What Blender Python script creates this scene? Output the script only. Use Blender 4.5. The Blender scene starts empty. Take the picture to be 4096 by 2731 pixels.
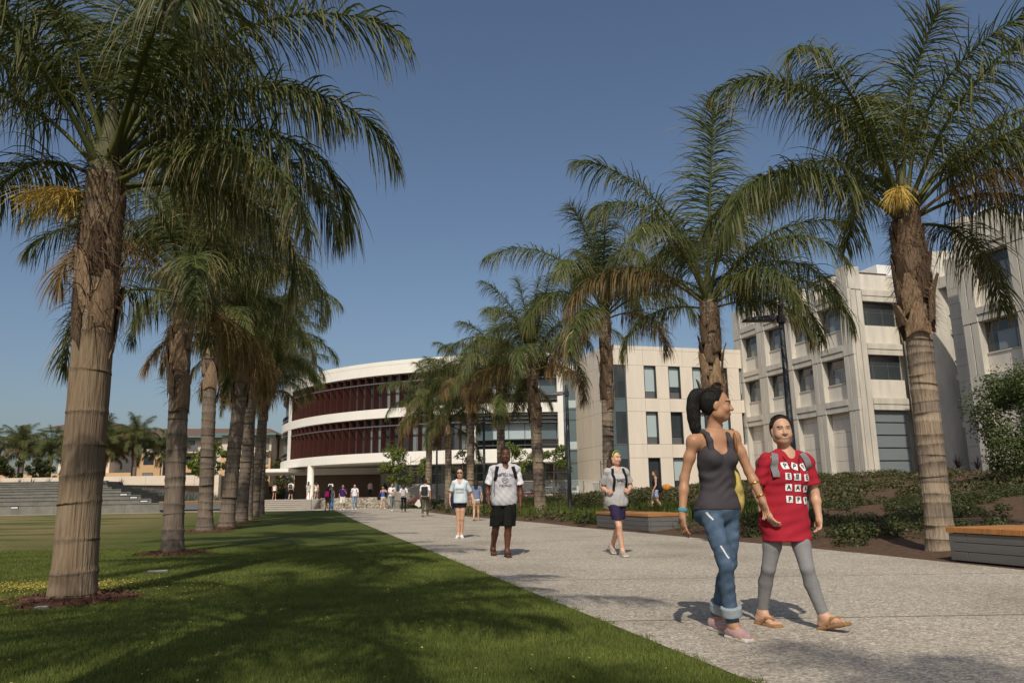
import bpy, bmesh, math, random
import numpy as np
from mathutils import Vector, Matrix, noise as mnoise
from mathutils.bvhtree import BVHTree
PI = math.pi
random.seed(7); rng = np.random.default_rng(7)
scene = bpy.context.scene
COL = scene.collection

# ---------------------------------------------------------------- camera
cam_d = bpy.data.cameras.new('camera'); cam = bpy.data.objects.new('camera', cam_d); COL.objects.link(cam)
cam_d.lens = 26.81; cam_d.sensor_width = 36; cam_d.clip_end = 6000; cam_d.clip_start = 0.05
_p = math.radians(11.33); _r = 0.016
_f = Vector((0, math.cos(_p), math.sin(_p))); _x = Vector((1, 0, 0)); _u = _x.cross(_f)
_R = _x*math.cos(_r) - _u*math.sin(_r); _U = _u*math.cos(_r) + _x*math.sin(_r)
_m = Matrix((( _R.x, _U.x, -_f.x, 0), (_R.y, _U.y, -_f.y, 0), (_R.z, _U.z, -_f.z, 1.02), (0, 0, 0, 1)))
cam.matrix_world = _m
scene.camera = cam
# ---------------------------------------------------------------- world, sun, exposure
SUN_EL = math.radians(46.0)
SUN_AZ = math.radians(6)   # the sun stands behind the camera: shadows fall away from it, a little to the right
world = bpy.data.worlds.new('World'); scene.world = world; world.use_nodes = True
wn = world.node_tree.nodes; wl = world.node_tree.links
for n in list(wn): wn.remove(n)
sky = wn.new('ShaderNodeTexSky'); sky.sky_type = 'NISHITA'; sky.sun_disc = False
sky.sun_elevation = SUN_EL; sky.sun_rotation = PI + SUN_AZ
sky.air_density = 1.0; sky.dust_density = 2.6; sky.ozone_density = 2.0; sky.altitude = 30
bgn = wn.new('ShaderNodeBackground'); bgn.inputs[1].default_value = 0.085
won = wn.new('ShaderNodeOutputWorld')
wl.new(sky.outputs[0], bgn.inputs[0]); wl.new(bgn.outputs[0], won.inputs[0])
sun_d = bpy.data.lights.new('sun', 'SUN'); sun_o = bpy.data.objects.new('sun', sun_d); COL.objects.link(sun_o)
sun_d.energy = 3.2; sun_d.angle = math.radians(0.55); sun_d.color = (1.0, 0.92, 0.80)
_sd = Vector((math.sin(SUN_AZ)*math.cos(SUN_EL), math.cos(SUN_AZ)*math.cos(SUN_EL), -math.sin(SUN_EL)))
sun_o.rotation_euler = _sd.to_track_quat('-Z', 'Y').to_euler(); sun_o.location = (0, -20, 30)
vs = scene.view_settings
scene.display_settings.display_device = 'sRGB'
vs.view_transform = 'Standard'; vs.look = 'None'; vs.gamma = 1; vs.use_curve_mapping = False
vs.exposure = 0.10

# ---------------------------------------------------------------- helpers
def tag(o, label=None, cat=None, group=None, kind=None):
    if label: o['label'] = label
    if cat: o['category'] = cat
    if group: o['group'] = group
    if kind: o['kind'] = kind
    return o

def empty(name, loc=(0, 0, 0), rz=0, parent=None):
    o = bpy.data.objects.new(name, None); COL.objects.link(o); o.empty_display_size = .2
    o.location = loc; o.rotation_euler = (0, 0, rz)
    if parent: o.parent = parent
    return o

def mobj(name, me, mat=None, parent=None, loc=None, rz=None):
    o = bpy.data.objects.new(name, me); COL.objects.link(o)
    if mat is not None and len(me.materials) == 0:
        for m_ in (mat if isinstance(mat, (list, tuple)) else [mat]): me.materials.append(m_)
    if parent: o.parent = parent
    if loc is not None: o.location = loc
    if rz is not None: o.rotation_euler = (0, 0, rz)
    return o

def copy_tree(o, parent=None):
    c = o.copy(); COL.objects.link(c); c.parent = parent
    for ch in list(o.children): copy_tree(ch, c)
    return c

def np_mesh(name, V, F, smooth=False):
    """V (n,3), F (m,k) constant k, or list of lists"""
    me = bpy.data.meshes.new(name)
    if isinstance(F, np.ndarray):
        V = np.asarray(V, dtype=np.float32); F = np.asarray(F, dtype=np.int32); k = F.shape[1]
        me.vertices.add(len(V)); me.vertices.foreach_set('co', V.ravel())
        me.loops.add(F.size); me.loops.foreach_set('vertex_index', F.ravel())
        me.polygons.add(len(F)); me.polygons.foreach_set('loop_start', np.arange(0, F.size, k, dtype=np.int32))
        me.update(calc_edges=True)
    else:
        me.from_pydata([tuple(v) for v in V], [], F); me.update()
    if smooth: me.polygons.foreach_set('use_smooth', np.ones(len(me.polygons), dtype=bool))
    return me

class MB:
    """collects simple shapes, builds ONE mesh"""
    def __init__(s): s.v = []; s.f = []; s.mi = []; s.cur = 0
    def add(s, vs_, fs):
        b = len(s.v); s.v += [tuple(v) for v in vs_]
        for f in fs: s.f.append([b+i for i in f]); s.mi.append(s.cur)
        return s
    def box(s, x0, x1, y0, y1, z0, z1):
        return s.add([(x0,y0,z0),(x1,y0,z0),(x1,y1,z0),(x0,y1,z0),(x0,y0,z1),(x1,y0,z1),(x1,y1,z1),(x0,y1,z1)],
              [(0,3,2,1),(4,5,6,7),(0,1,5,4),(1,2,6,5),(2,3,7,6),(3,0,4,7)])
    def prism(s, pts, z0, z1):
        n = len(pts)
        return s.add([(x, y, z0) for x, y in pts]+[(x, y, z1) for x, y in pts],
              [tuple(reversed(range(n))), tuple(range(n, 2*n))]+[(i, (i+1) % n, n+(i+1) % n, n+i) for i in range(n)])
    def xprism(s, pts, x0, x1):      # profile in y,z
        n = len(pts)
        return s.add([(x0, y, z) for y, z in pts]+[(x1, y, z) for y, z in pts],
              [tuple(reversed(range(n))), tuple(range(n, 2*n))]+[(i, (i+1) % n, n+(i+1) % n, n+i) for i in range(n)])
    def tube(s, pts, rad, seg=8, caps=True):
        pts = [Vector(p) for p in pts]
        if not isinstance(rad, (list, tuple)): rad = [rad]*len(pts)
        b = len(s.v); up = Vector((0.0, 0.0, 1.0)); prev = None
        for i, p in enumerate(pts):
            t = (pts[min(i+1, len(pts)-1)]-pts[max(i-1, 0)]).normalized()
            if prev is None:
                a = t.cross(up)
                if a.length < .05: a = t.cross(Vector((1, 0, 0)))
            else: a = prev - t*prev.dot(t)
            a.normalize(); prev = a; c = t.cross(a)
            for k in range(seg):
                an = 2*PI*k/seg; s.v.append(tuple(p+(a*math.cos(an)+c*math.sin(an))*rad[i]))
        for i in range(len(pts)-1):
            for k in range(seg):
                s.f.append([b+i*seg+k, b+i*seg+(k+1) % seg, b+(i+1)*seg+(k+1) % seg, b+(i+1)*seg+k]); s.mi.append(s.cur)
        if caps:
            s.f.append([b+k for k in reversed(range(seg))]); s.mi.append(s.cur)
            e = b+(len(pts)-1)*seg; s.f.append([e+k for k in range(seg)]); s.mi.append(s.cur)
        return s
    def lathe(s, prof, seg=16, c=(0, 0, 0)):
        b = len(s.v)
        for r, z in prof:
            for k in range(seg):
                an = 2*PI*k/seg; s.v.append((c[0]+r*math.cos(an), c[1]+r*math.sin(an), c[2]+z))
        for i in range(len(prof)-1):
            for k in range(seg):
                s.f.append([b+i*seg+k, b+i*seg+(k+1) % seg, b+(i+1)*seg+(k+1) % seg, b+(i+1)*seg+k]); s.mi.append(s.cur)
        return s
    def mesh(s, name='m', smooth=False):
        me = bpy.data.meshes.new(name); me.from_pydata(s.v, [], s.f); me.update()
        if smooth: me.polygons.foreach_set('use_smooth', [True]*len(me.polygons))
        return me
    def build(s, name, mat, parent=None, smooth=False, bevel=0):
        me = s.mesh(name, smooth)
        if isinstance(mat, (list, tuple)):
            for m_ in mat: me.materials.append(m_)
            me.polygons.foreach_set('material_index', s.mi)
        o = mobj(name, me, mat, parent)
        if bevel:
            m_ = o.modifiers.new('bevel', 'BEVEL'); m_.width = bevel; m_.segments = 2; m_.limit_method = 'ANGLE'
        return o

def box(name, mat, parent, x0, x1, y0, y1, z0, z1, bevel=0):
    return MB().box(x0, x1, y0, y1, z0, z1).build(name, mat, parent, bevel=bevel)

# ---------------------------------------------------------------- materials
def new_mat(name):
    m = bpy.data.materials.new(name); m.use_nodes = True
    return m, m.node_tree.nodes, m.node_tree.links, m.node_tree.nodes['Principled BSDF']

def mat_plain(name, col, rough=.6, spec=.4, var=.12, scale=3.0, bump=0.0, bscale=60.0, metal=0.0, trans=0.0, stretch=(1, 1, 1), coord='Object', detail=5):
    m, N, L, B = new_mat(name)
    tc = N.new('ShaderNodeTexCoord'); mp = N.new('ShaderNodeMapping'); mp.inputs['Scale'].default_value = stretch
    L.new(tc.outputs[coord], mp.inputs[0])
    nz = N.new('ShaderNodeTexNoise'); nz.inputs['Scale'].default_value = scale; nz.inputs['Detail'].default_value = detail
    nz.inputs['Roughness'].default_value = .65
    L.new(mp.outputs[0], nz.inputs[0])
    mx = N.new('ShaderNodeMix'); mx.data_type = 'RGBA'
    mr = N.new('ShaderNodeMapRange'); mr.inputs[1].default_value = .3; mr.inputs[2].default_value = .7
    L.new(nz.outputs[0], mr.inputs[0]); L.new(mr.outputs[0], mx.inputs[0])
    mx.inputs[6].default_value = (*[c*(1-var) for c in col], 1); mx.inputs[7].default_value = (*[min(1, c*(1+var)) for c in col], 1)
    L.new(mx.outputs[2], B.inputs['Base Color'])
    B.inputs['Roughness'].default_value = rough; B.inputs['Specular IOR Level'].default_value = spec; B.inputs['Metallic'].default_value = metal
    if bump:
        nb = N.new('ShaderNodeTexNoise'); nb.inputs['Scale'].default_value = bscale; nb.inputs['Detail'].default_value = 4
        L.new(mp.outputs[0], nb.inputs[0])
        bp = N.new('ShaderNodeBump'); bp.inputs['Strength'].default_value = bump; bp.inputs['Distance'].default_value = .02
        L.new(nb.outputs[0], bp.inputs['Height']); L.new(bp.outputs[0], B.inputs['Normal'])
    return m

def ramp(N, stops, interp='LINEAR'):
    r = N.new('ShaderNodeValToRGB'); cr = r.color_ramp; cr.interpolation = interp
    while len(cr.elements) < len(stops): cr.elements.new(.5)
    for e, (p, c) in zip(cr.elements, stops): e.position = p; e.color = (*c, 1)
    return r

def smooth01(t): t = min(max(t, 0), 1); return t*t*(3-2*t)
def gz(Y): return .12*smooth01((Y-30)/25)        # the ground rises a little towards the steps
def path_left(Y): return 2.5-.276*Y
PR = [(-40, 21.5), (-10, 12.4), (0, 9.2), (7, 7.0), (9.8, 6.3), (13.6, 5.38), (17.6, 4.06), (23.5, 2.15), (28.3, .9), (34, -1.1), (40.5, -3.5), (44, -4.6), (49, -5.9), (60, -6.0), (75, -6.0)]
def path_right(Y):
    for (y0, x0), (y1, x1) in zip(PR, PR[1:]):
        if Y <= y1: return x0+(x1-x0)*(Y-y0)/(y1-y0)
    return PR[-1][1]
# ================================================================ GROUND
def path_mat():
    m, N, L, B = new_mat('exposed_aggregate')
    tc = N.new('ShaderNodeTexCoord')
    v1 = N.new('ShaderNodeTexVoronoi'); v1.inputs['Scale'].default_value = 75; L.new(tc.outputs['Object'], v1.inputs[0])
    v2 = N.new('ShaderNodeTexVoronoi'); v2.inputs['Scale'].default_value = 27; L.new(tc.outputs['Object'], v2.inputs[0])
    nz = N.new('ShaderNodeTexNoise'); nz.inputs['Scale'].default_value = .5; nz.inputs['Detail'].default_value = 7; L.new(tc.outputs['Object'], nz.inputs[0])
    sx = N.new('ShaderNodeSeparateColor'); L.new(v1.outputs['Color'], sx.inputs[0])
    r1 = ramp(N, [(0, (.24, .21, .17)), (.3, (.365, .33, .28)), (.6, (.44, .40, .345)), (.85, (.55, .51, .45)), (1, (.68, .645, .585))]); L.new(sx.outputs[0], r1.inputs[0])
    sx2 = N.new('ShaderNodeSeparateColor'); L.new(v2.outputs['Color'], sx2.inputs[0])
    r2 = ramp(N, [(0, (.80, .78, .74)), (.5, (.98, .96, .92)), (1, (1.12, 1.09, 1.02))]); L.new(sx2.outputs[1], r2.inputs[0])
    mu = N.new('ShaderNodeMix'); mu.data_type = 'RGBA'; mu.blend_type = 'MULTIPLY'; mu.inputs[0].default_value = 1
    L.new(r1.outputs[0], mu.inputs[6]); L.new(r2.outputs[0], mu.inputs[7])
    r3 = ramp(N, [(.28, (.74, .72, .69)), (.5, (.98, .97, .95)), (.72, (1.08, 1.07, 1.05))]); L.new(nz.outputs[0], r3.inputs[0])
    mu2 = N.new('ShaderNodeMix'); mu2.data_type = 'RGBA'; mu2.blend_type = 'MULTIPLY'; mu2.inputs[0].default_value = 1
    L.new(mu.outputs[2], mu2.inputs[6]); L.new(r3.outputs[0], mu2.inputs[7])
    L.new(mu2.outputs[2], B.inputs['Base Color']); B.inputs['Roughness'].default_value = .85; B.inputs['Specular IOR Level'].default_value = .25
    bp = N.new('ShaderNodeBump'); bp.inputs['Strength'].default_value = .5; bp.inputs['Distance'].default_value = .01; bp.invert = True
    L.new(v1.outputs['Distance'], bp.inputs['Height']); L.new(bp.outputs[0], B.inputs['Normal'])
    return m

def lawn_mat():
    m, N, L, B = new_mat('mown_lawn')
    tc = N.new('ShaderNodeTexCoord')
    mp = N.new('ShaderNodeMapping'); mp.inputs['Scale'].default_value = (.16, .42, .3); mp.inputs['Location'].default_value = (3.1, 1.7, 0); L.new(tc.outputs['Object'], mp.inputs[0])
    n0 = N.new('ShaderNodeTexNoise'); n0.inputs['Scale'].default_value = 1; n0.inputs['Detail'].default_value = 5; n0.inputs['Roughness'].default_value = .55; L.new(mp.outputs[0], n0.inputs[0])
    n1 = N.new('ShaderNodeTexNoise'); n1.inputs['Scale'].default_value = 2.2; n1.inputs['Detail'].default_value = 8; L.new(tc.outputs['Object'], n1.inputs[0])
    n2 = N.new('ShaderNodeTexNoise'); n2.inputs['Scale'].default_value = 90; n2.inputs['Detail'].default_value = 3; L.new(tc.outputs['Object'], n2.inputs[0])
    g1 = ramp(N, [(.3, (.070, .090, .018)), (.5, (.095, .117, .024)), (.72, (.130, .147, .036))]); L.new(n1.outputs[0], g1.inputs[0])
    # worn, dry turf only on the open field away from the path
    sp = N.new('ShaderNodeSeparateXYZ'); L.new(tc.outputs['Object'], sp.inputs[0])
    a1 = N.new('ShaderNodeMath'); a1.operation = 'MULTIPLY_ADD'; a1.inputs[1].default_value = .28; L.new(sp.outputs[1], a1.inputs[0]); L.new(sp.outputs[0], a1.inputs[2])
    mr = N.new('ShaderNodeMapRange'); mr.inputs[1].default_value = -3.2; mr.inputs[2].default_value = -9; L.new(a1.outputs[0], mr.inputs[0])
    dr = ramp(N, [(.40, (0, 0, 0)), (.54, (1, 1, 1))]); L.new(n0.outputs[0], dr.inputs[0])
    mm = N.new('ShaderNodeMath'); mm.operation = 'MULTIPLY'; L.new(mr.outputs[0], mm.inputs[0]); L.new(dr.outputs[0], mm.inputs[1])
    mm2 = N.new('ShaderNodeMath'); mm2.operation = 'MULTIPLY'; mm2.inputs[1].default_value = .85; L.new(mm.outputs[0], mm2.inputs[0])
    mx = N.new('ShaderNodeMix'); mx.data_type = 'RGBA'; mx.inputs[7].default_value = (.27, .205, .10, 1)
    L.new(mm2.outputs[0], mx.inputs[0]); L.new(g1.outputs[0], mx.inputs[6])
    r2 = ramp(N, [(.3, (.6, .6, .6)), (.7, (1.25, 1.25, 1.2))]); L.new(n2.outputs[0], r2.inputs[0])
    mu = N.new('ShaderNodeMix'); mu.data_type = 'RGBA'; mu.blend_type = 'MULTIPLY'; mu.inputs[0].default_value = 1
    L.new(mx.outputs[2], mu.inputs[6]); L.new(r2.outputs[0], mu.inputs[7]); L.new(mu.outputs[2], B.inputs['Base Color'])
    B.inputs['Roughness'].default_value = .9; B.inputs['Specular IOR Level'].default_value = .15
    bp = N.new('ShaderNodeBump'); bp.inputs['Strength'].default_value = .8; bp.inputs['Distance'].default_value = .03
    L.new(n2.outputs[0], bp.inputs['Height']); L.new(bp.outputs[0], B.inputs['Normal'])
    return m

M = {}
M['path'] = path_mat(); M['lawn'] = lawn_mat()
M['joint'] = mat_plain('path_joint', (.13, .12, .10), .9)
M['soil'] = mat_plain('mulch_soil', (.105, .068, .045), .95, .1, .35, 9, .8, 40)
M['terrain'] = mat_plain('dry_terrain', (.16, .13, .08), .95, .1, .3, .05)
M['concrete_pale'] = mat_plain('pale_concrete', (.42, .38, .32), .85, .2, .12, 1.5, .2, 60)
M['blade'] = mat_plain('grass_blade', (.112, .138, .028), .75, .2, .35, 1.1)

gm = MB().add([(-3000, -3000, -.12), (3000, -3000, -.12), (3000, 3000, -.12), (-3000, 3000, -.12)], [(0, 1, 2, 3)])
tag(gm.build('ground', M['terrain']), kind='structure')

def strip_mesh(xl, xr, Ys, nx, zf):
    V = []; F = []
    for Y in Ys:
        a, b = xl(Y), xr(Y)
        for i in range(nx+1):
            X = a+(b-a)*i/nx; V.append((X, Y, zf(X, Y)))
    for j in range(len(Ys)-1):
        for i in range(nx):
            q = j*(nx+1)+i; F.append((q, q+1, q+nx+2, q+nx+1))
    return V, F
Ys = [-45, -20, -8] + [y*2.0 for y in range(-3, 31)]
V, F = strip_mesh(lambda Y: -95, path_left, Ys, 14, lambda X, Y: gz(Y))
tag(mobj('lawn', np_mesh('lawn', V, F), M['lawn']), kind='structure')
# plaza and path: a jointed sheet of exposed aggregate slabs on a bedding sheet
V, F = strip_mesh(lambda Y: path_left(Y)-.02, lambda Y: path_right(Y)+.05, [y*1.0 for y in range(-40, 76)], 6, lambda X, Y: gz(Y)-.006)
path = tag(mobj('path', np_mesh('path_bed', V, F), M['joint']), kind='structure')
y = -24.0; step = 3.05
while y < 61:
    V = []; J = .011
    for (yy) in (y+J, y+step*.5, y+step-J):
        for t in (0, .25, .5, .75, 1):
            # joints run square to the path
            xl, xr = path_left(yy), path_right(yy)
            X = xl+(xr-xl)*t
            V.append((X, yy+(X-xl)*.0, gz(yy)+.004))
    F = []
    for j in range(2):
        for i in range(4): q = j*5+i; F.append((q, q+1, q+6, q+5))
    mobj('slab', np_mesh('slab', V, F), M['path'], path)
    y += step
# side wings of the plaza in front of the steps
V, F = strip_mesh(lambda Y: -40, lambda Y: path_left(Y)+.01, [55.2, 58, 60, 62], 4, lambda X, Y: gz(Y)+.008)
tag(mobj('cross_path', np_mesh('cross_path', V, F), M['concrete_pale']), kind='structure')

# planted bank on the right
def bank_z(X, Y):
    d = (X-path_right(Y))*.96
    n = mnoise.noise(Vector((X*.35, Y*.35, 0)))*.16
    return gz(Y)-.02+2.1*min(1, max(0, d)/34)**1.12+(.05+n*.8)*smooth01(d/1.5)
Yb = [-12+i*.9 for i in range(96)]
V = []; F = []; ds = [0, .15, .4, .8, 1.3, 2, 2.8, 3.8, 5, 6.5, 8, 10, 12, 14, 17, 20, 24, 30, 45, 80]
for Y in Yb:
    for d in ds:
        X = path_right(Y)+d-.03; V.append((X, Y, bank_z(X, Y)))
nd = len(ds)
for j in range(len(Yb)-1):
    for i in range(nd-1): q = j*nd+i; F.append((q, q+1, q+nd+1, q+nd))
tag(mobj('planted_bank', np_mesh('planted_bank', V, F, True), M['soil']), kind='structure')

# grass blades near the camera (uncountable: one object)
def blades(n, ymin, ymax, seed):
    r = np.random.default_rng(seed)
    Y = ymin+(ymax-ymin)*r.random(n)**1.5
    xl = -.72*Y-.4; xr = 2.5-.276*Y+.0+.035*np.sin(Y*9)+.03*np.sin(Y*23)+.02*np.sin(Y*61)
    X = xl+(xr-xl)*r.random(n)
    h = (.016+.020*r.random(n)); w = .0016+.0012*r.random(n)+Y*.0001
    a = r.random(n)*2*PI; b = r.random(n)*2*PI; lean = .6*r.random(n)*h
    Z = np.array([gz(y_) for y_ in Y])
    P0 = np.stack([X-np.cos(a)*w, Y-np.sin(a)*w, Z], 1); P1 = np.stack([X+np.cos(a)*w, Y+np.sin(a)*w, Z], 1)
    P2 = np.stack([X+np.cos(b)*lean, Y+np.sin(b)*lean, Z+h], 1)
    V = np.stack([P0, P1, P2], 1).reshape(-1, 3); F = np.arange(3*n, dtype=np.int32).reshape(-1, 3)
    return V, F
V, F = blades(330000, 3.6, 17, 3)
tag(mobj('grass', np_mesh('grass', V, F), M['blade']), 'short mown green grass blades covering the lawn by the path', 'grass', kind='stuff')
# ================================================================ PALMS
def leaf_mat(name, c_lo, c_hi, tipc, trans=.28):
    m, N, L, B = new_mat(name)
    at = N.new('ShaderNodeAttribute'); at.attribute_name = 'tip'
    oi = N.new('ShaderNodeObjectInfo'); tc = N.new('ShaderNodeTexCoord')
    nz = N.new('ShaderNodeTexNoise'); nz.inputs['Scale'].default_value = 2.4; nz.inputs['Detail'].default_value = 3; L.new(tc.outputs['Object'], nz.inputs[0])
    ad = N.new('ShaderNodeMath'); ad.operation = 'MULTIPLY_ADD'; ad.inputs[1].default_value = .5; L.new(oi.outputs['Random'], ad.inputs[0])
    s1 = N.new('ShaderNodeMath'); s1.operation = 'SUBTRACT'; s1.inputs[1].default_value = .25; L.new(nz.outputs[0], s1.inputs[0]); L.new(s1.outputs[0], ad.inputs[2])
    mx = N.new('ShaderNodeMix'); mx.data_type = 'RGBA'; mx.inputs[6].default_value = (*c_lo, 1); mx.inputs[7].default_value = (*c_hi, 1); L.new(ad.outputs[0], mx.inputs[0])
    mt = N.new('ShaderNodeMix'); mt.data_type = 'RGBA'; mt.inputs[7].default_value = (*tipc, 1); L.new(at.outputs['Fac'], mt.inputs[0]); L.new(mx.outputs[2], mt.inputs[6])
    L.new(mt.outputs[2], B.inputs['Base Color']); B.inputs['Roughness'].default_value = .5; B.inputs['Specular IOR Level'].default_value = .3
    if trans:
        tr = N.new('ShaderNodeBsdfTranslucent'); L.new(mt.outputs[2], tr.inputs[0])
        ms = N.new('ShaderNodeMixShader'); ms.inputs[0].default_value = trans
        out = [n for n in N if n.type == 'OUTPUT_MATERIAL'][0]
        L.new(B.outputs[0], ms.inputs[1]); L.new(tr.outputs[0], ms.inputs[2]); L.new(ms.outputs[0], out.inputs[0])
    return m
M['frond'] = leaf_mat('palm_frond', (.055, .080, .020), (.125, .150, .038), (.36, .26, .12))
M['frond_old'] = leaf_mat('palm_frond_old', (.11, .085, .03), (.24, .155, .06), (.42, .26, .11))
M['fibre'] = mat_plain('palm_fibre', (.10, .065, .042), .95, .1, .4, 30)
M['crownshaft'] = mat_plain('green_crown_shaft', (.10, .10, .05), .7, .2, .5, 9, .4, 30, stretch=(3, 3, .3))
M['flower'] = mat_plain('palm_flower', (.55, .38, .09), .7, .2, .3, 25)
M['leafbase'] = mat_plain('old_leaf_base', (.24, .18, .125), .85, .2, .6, 5, .6, 40, stretch=(3, 3, .5))
_N, _L = M['leafbase'].node_tree.nodes, M['leafbase'].node_tree.links
_oi = _N.new('ShaderNodeObjectInfo'); _rp = ramp(_N, [(0, (.28, .24, .21)), (.35, (.75, .68, .62)), (.7, (1.1, 1.0, .9)), (1, (1.5, 1.35, 1.15))]); _L.new(_oi.outputs['Random'], _rp.inputs[0])
_mu = _N.new('ShaderNodeMix'); _mu.data_type = 'RGBA'; _mu.blend_type = 'MULTIPLY'; _mu.inputs[0].default_value = 1
_b = _N['Principled BSDF']; _src = _b.inputs['Base Color'].links[0].from_socket; _L.new(_src, _mu.inputs[6]); _L.new(_rp.outputs[0], _mu.inputs[7]); _L.new(_mu.outputs[2], _b.inputs['Base Color'])

def trunk_mat(name, base, dark, pale, warm):
    m, N, L, B = new_mat(name)
    at = N.new('ShaderNodeAttribute'); at.attribute_name = 'ring'
    a2 = N.new('ShaderNodeAttribute'); a2.attribute_name = 'band'
    tc = N.new('ShaderNodeTexCoord'); mp = N.new('ShaderNodeMapping'); mp.inputs['Scale'].default_value = (26, 26, 1.5); L.new(tc.outputs['Object'], mp.inputs[0])
    nz = N.new('ShaderNodeTexNoise'); nz.inputs['Scale'].default_value = 1.6; nz.inputs['Detail'].default_value = 6; L.new(mp.outputs[0], nz.inputs[0])
    n2 = N.new('ShaderNodeTexNoise'); n2.inputs['Scale'].default_value = 2.3; n2.inputs['Detail'].default_value = 5; L.new(tc.outputs['Object'], n2.inputs[0])
    rb = ramp(N, [(0, dark), (.35, base), (.65, warm), (1, pale)]); 
    mxb = N.new('ShaderNodeMath'); mxb.operation = 'MULTIPLY_ADD'; mxb.inputs[1].default_value = .55; L.new(n2.outputs[0], mxb.inputs[0])
    h_ = N.new('ShaderNodeMath'); h_.operation = 'MULTIPLY'; h_.inputs[1].default_value = .5; L.new(a2.outputs['Fac'], h_.inputs[0]); L.new(h_.outputs[0], mxb.inputs[2]); L.new(mxb.outputs[0], rb.inputs[0])
    r2 = ramp(N, [(.25, (.55, .5, .47)), (.5, (.9, .88, .86)), (.75, (1.15, 1.13, 1.1))]); L.new(nz.outputs[0], r2.inputs[0])
    mu = N.new('ShaderNodeMix'); mu.data_type = 'RGBA'; mu.blend_type = 'MULTIPLY'; mu.inputs[0].default_value = 1; L.new(rb.outputs[0], mu.inputs[6]); L.new(r2.outputs[0], mu.inputs[7])
    md = N.new('ShaderNodeMix'); md.data_type = 'RGBA'; md.inputs[7].default_value = (*[c*.42 for c in dark], 1); L.new(at.outputs['Fac'], md.inputs[0]); L.new(mu.outputs[2], md.inputs[6])
    L.new(md.outputs[2], B.inputs['Base Color']); B.inputs['Roughness'].default_value = .9; B.inputs['Specular IOR Level'].default_value = .15
    bp = N.new('ShaderNodeBump'); bp.inputs['Strength'].default_value = 1.0; bp.inputs['Distance'].default_value = .03; L.new(nz.outputs[0], bp.inputs['Height']); L.new(bp.outputs[0], B.inputs['Normal'])
    return m
M['trunk_tan'] = trunk_mat('trunk_tan', (.22, .165, .115), (.13, .10, .075), (.34, .275, .20), (.27, .20, .13))
M['trunk_grey'] = trunk_mat('trunk_grey', (.19, .155, .125), (.09, .075, .065), (.30, .255, .21), (.22, .175, .135))
M['trunk_band'] = trunk_mat('trunk_band', (.25, .205, .16), (.075, .058, .05), (.46, .39, .30), (.34, .27, .19))

def frond_mesh(name, th0, bend, L, seed, ll=1.0, pairs=112, droop=.55, tipb=.12, pet=.2, tw=.0):
    r = random.Random(seed); N = 26
    pos = [Vector((0, 0, 0))]; th = []
    for i in range(N):
        s = i/N; t = th0-bend*(s**1.5); th.append(t)
        pos.append(pos[-1]+Vector((math.cos(t), tw*s, math.sin(t)))*(L/N))
    V = []; F = []; T = []
    def at(s):
        f = s*N; i = min(int(f), N-1); p = pos[i].lerp(pos[i+1], f-i); t = (pos[i+1]-pos[i]).normalized(); return p, t
    # rachis: flattened tube
    S = 6; b0 = 0
    for i, p in enumerate(pos):
        s = i/N; t = (pos[min(i+1, N)]-pos[max(i-1, 0)]).normalized(); yv = Vector((0, 1, 0)); n = t.cross(yv).normalized(); n = -n if n.z < 0 else n
        w = .044*(1-s)**1.3+.004; h = .030*(1-s)**1.2+.004
        if s < .06: w += .05*(1-s/.06)
        for k in range(S):
            a = 2*PI*k/S; q = p+yv*math.cos(a)*w+n*math.sin(a)*h; V.append(q); T.append(.10)
    for i in range(N):
        for k in range(S): F.append((i*S+k, i*S+(k+1) % S, (i+1)*S+(k+1) % S, (i+1)*S+k))
    yv = Vector((0, 1, 0)); dn = Vector((0, 0, -1))
    for i in range(pairs):
        for side in (-1, 1):
            u = (i+r.random()*.8)/pairs; s = pet+(1-pet)*u
            p, t = at(min(s, .999)); n = t.cross(yv).normalized(); n = -n if n.z < 0 else n
            if abs(n.z) < .2: n = (n+Vector((0, 0, .01))).normalized()
            ph = r.uniform(-.65, 1.05)*(1-.35*u)
            prof = .55+.45*math.sin(PI*min(1, u*1.15+.12)) if u < .75 else .98-.62*((u-.75)/.25)**1.2
            ln = ll*prof*r.uniform(.68, 1.15)
            d = (yv*side*math.cos(ph)+n*math.sin(ph)+t*(.35+.9*u*u+r.uniform(-.28, .3))).normalized()
            dk = droop*r.uniform(.45, 1.55); nseg = 5; q = p.copy(); b = len(V); tb = tipb*r.uniform(.3, 1.9)
            old = 1.0 if r.random() < tipb*.18 else 0
            wv = (t-d*t.dot(d)); wv = wv.normalized() if wv.length > .05 else n
            wr = r.uniform(-.9, .9); wv = (wv*math.cos(wr)+d.cross(wv)*math.sin(wr))
            for k in range(nseg+1):
                f = k/nseg; w = .0092*(1-.15*abs(f-.3))*(1-f**2.6)+.0009
                V.append(q-wv*w); V.append(q+wv*w); tt = max(old*.9, min(1, tb*1.2*f**3*3)); T += [tt, tt]
                d = (d+dn*dk*(.35+.5*f)).normalized(); wv = (wv-d*wv.dot(d)).normalized()
                q = q+d*(ln/nseg)
            for k in range(nseg): F.append((b+2*k, b+2*k+1, b+2*k+3, b+2*k+2))
    me = np_mesh(name, V, F); at_ = me.attributes.new('tip', 'FLOAT', 'POINT'); at_.data.foreach_set('value', T)
    me.polygons.foreach_set('use_smooth', [True]*len(me.polygons))
    return me
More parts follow.
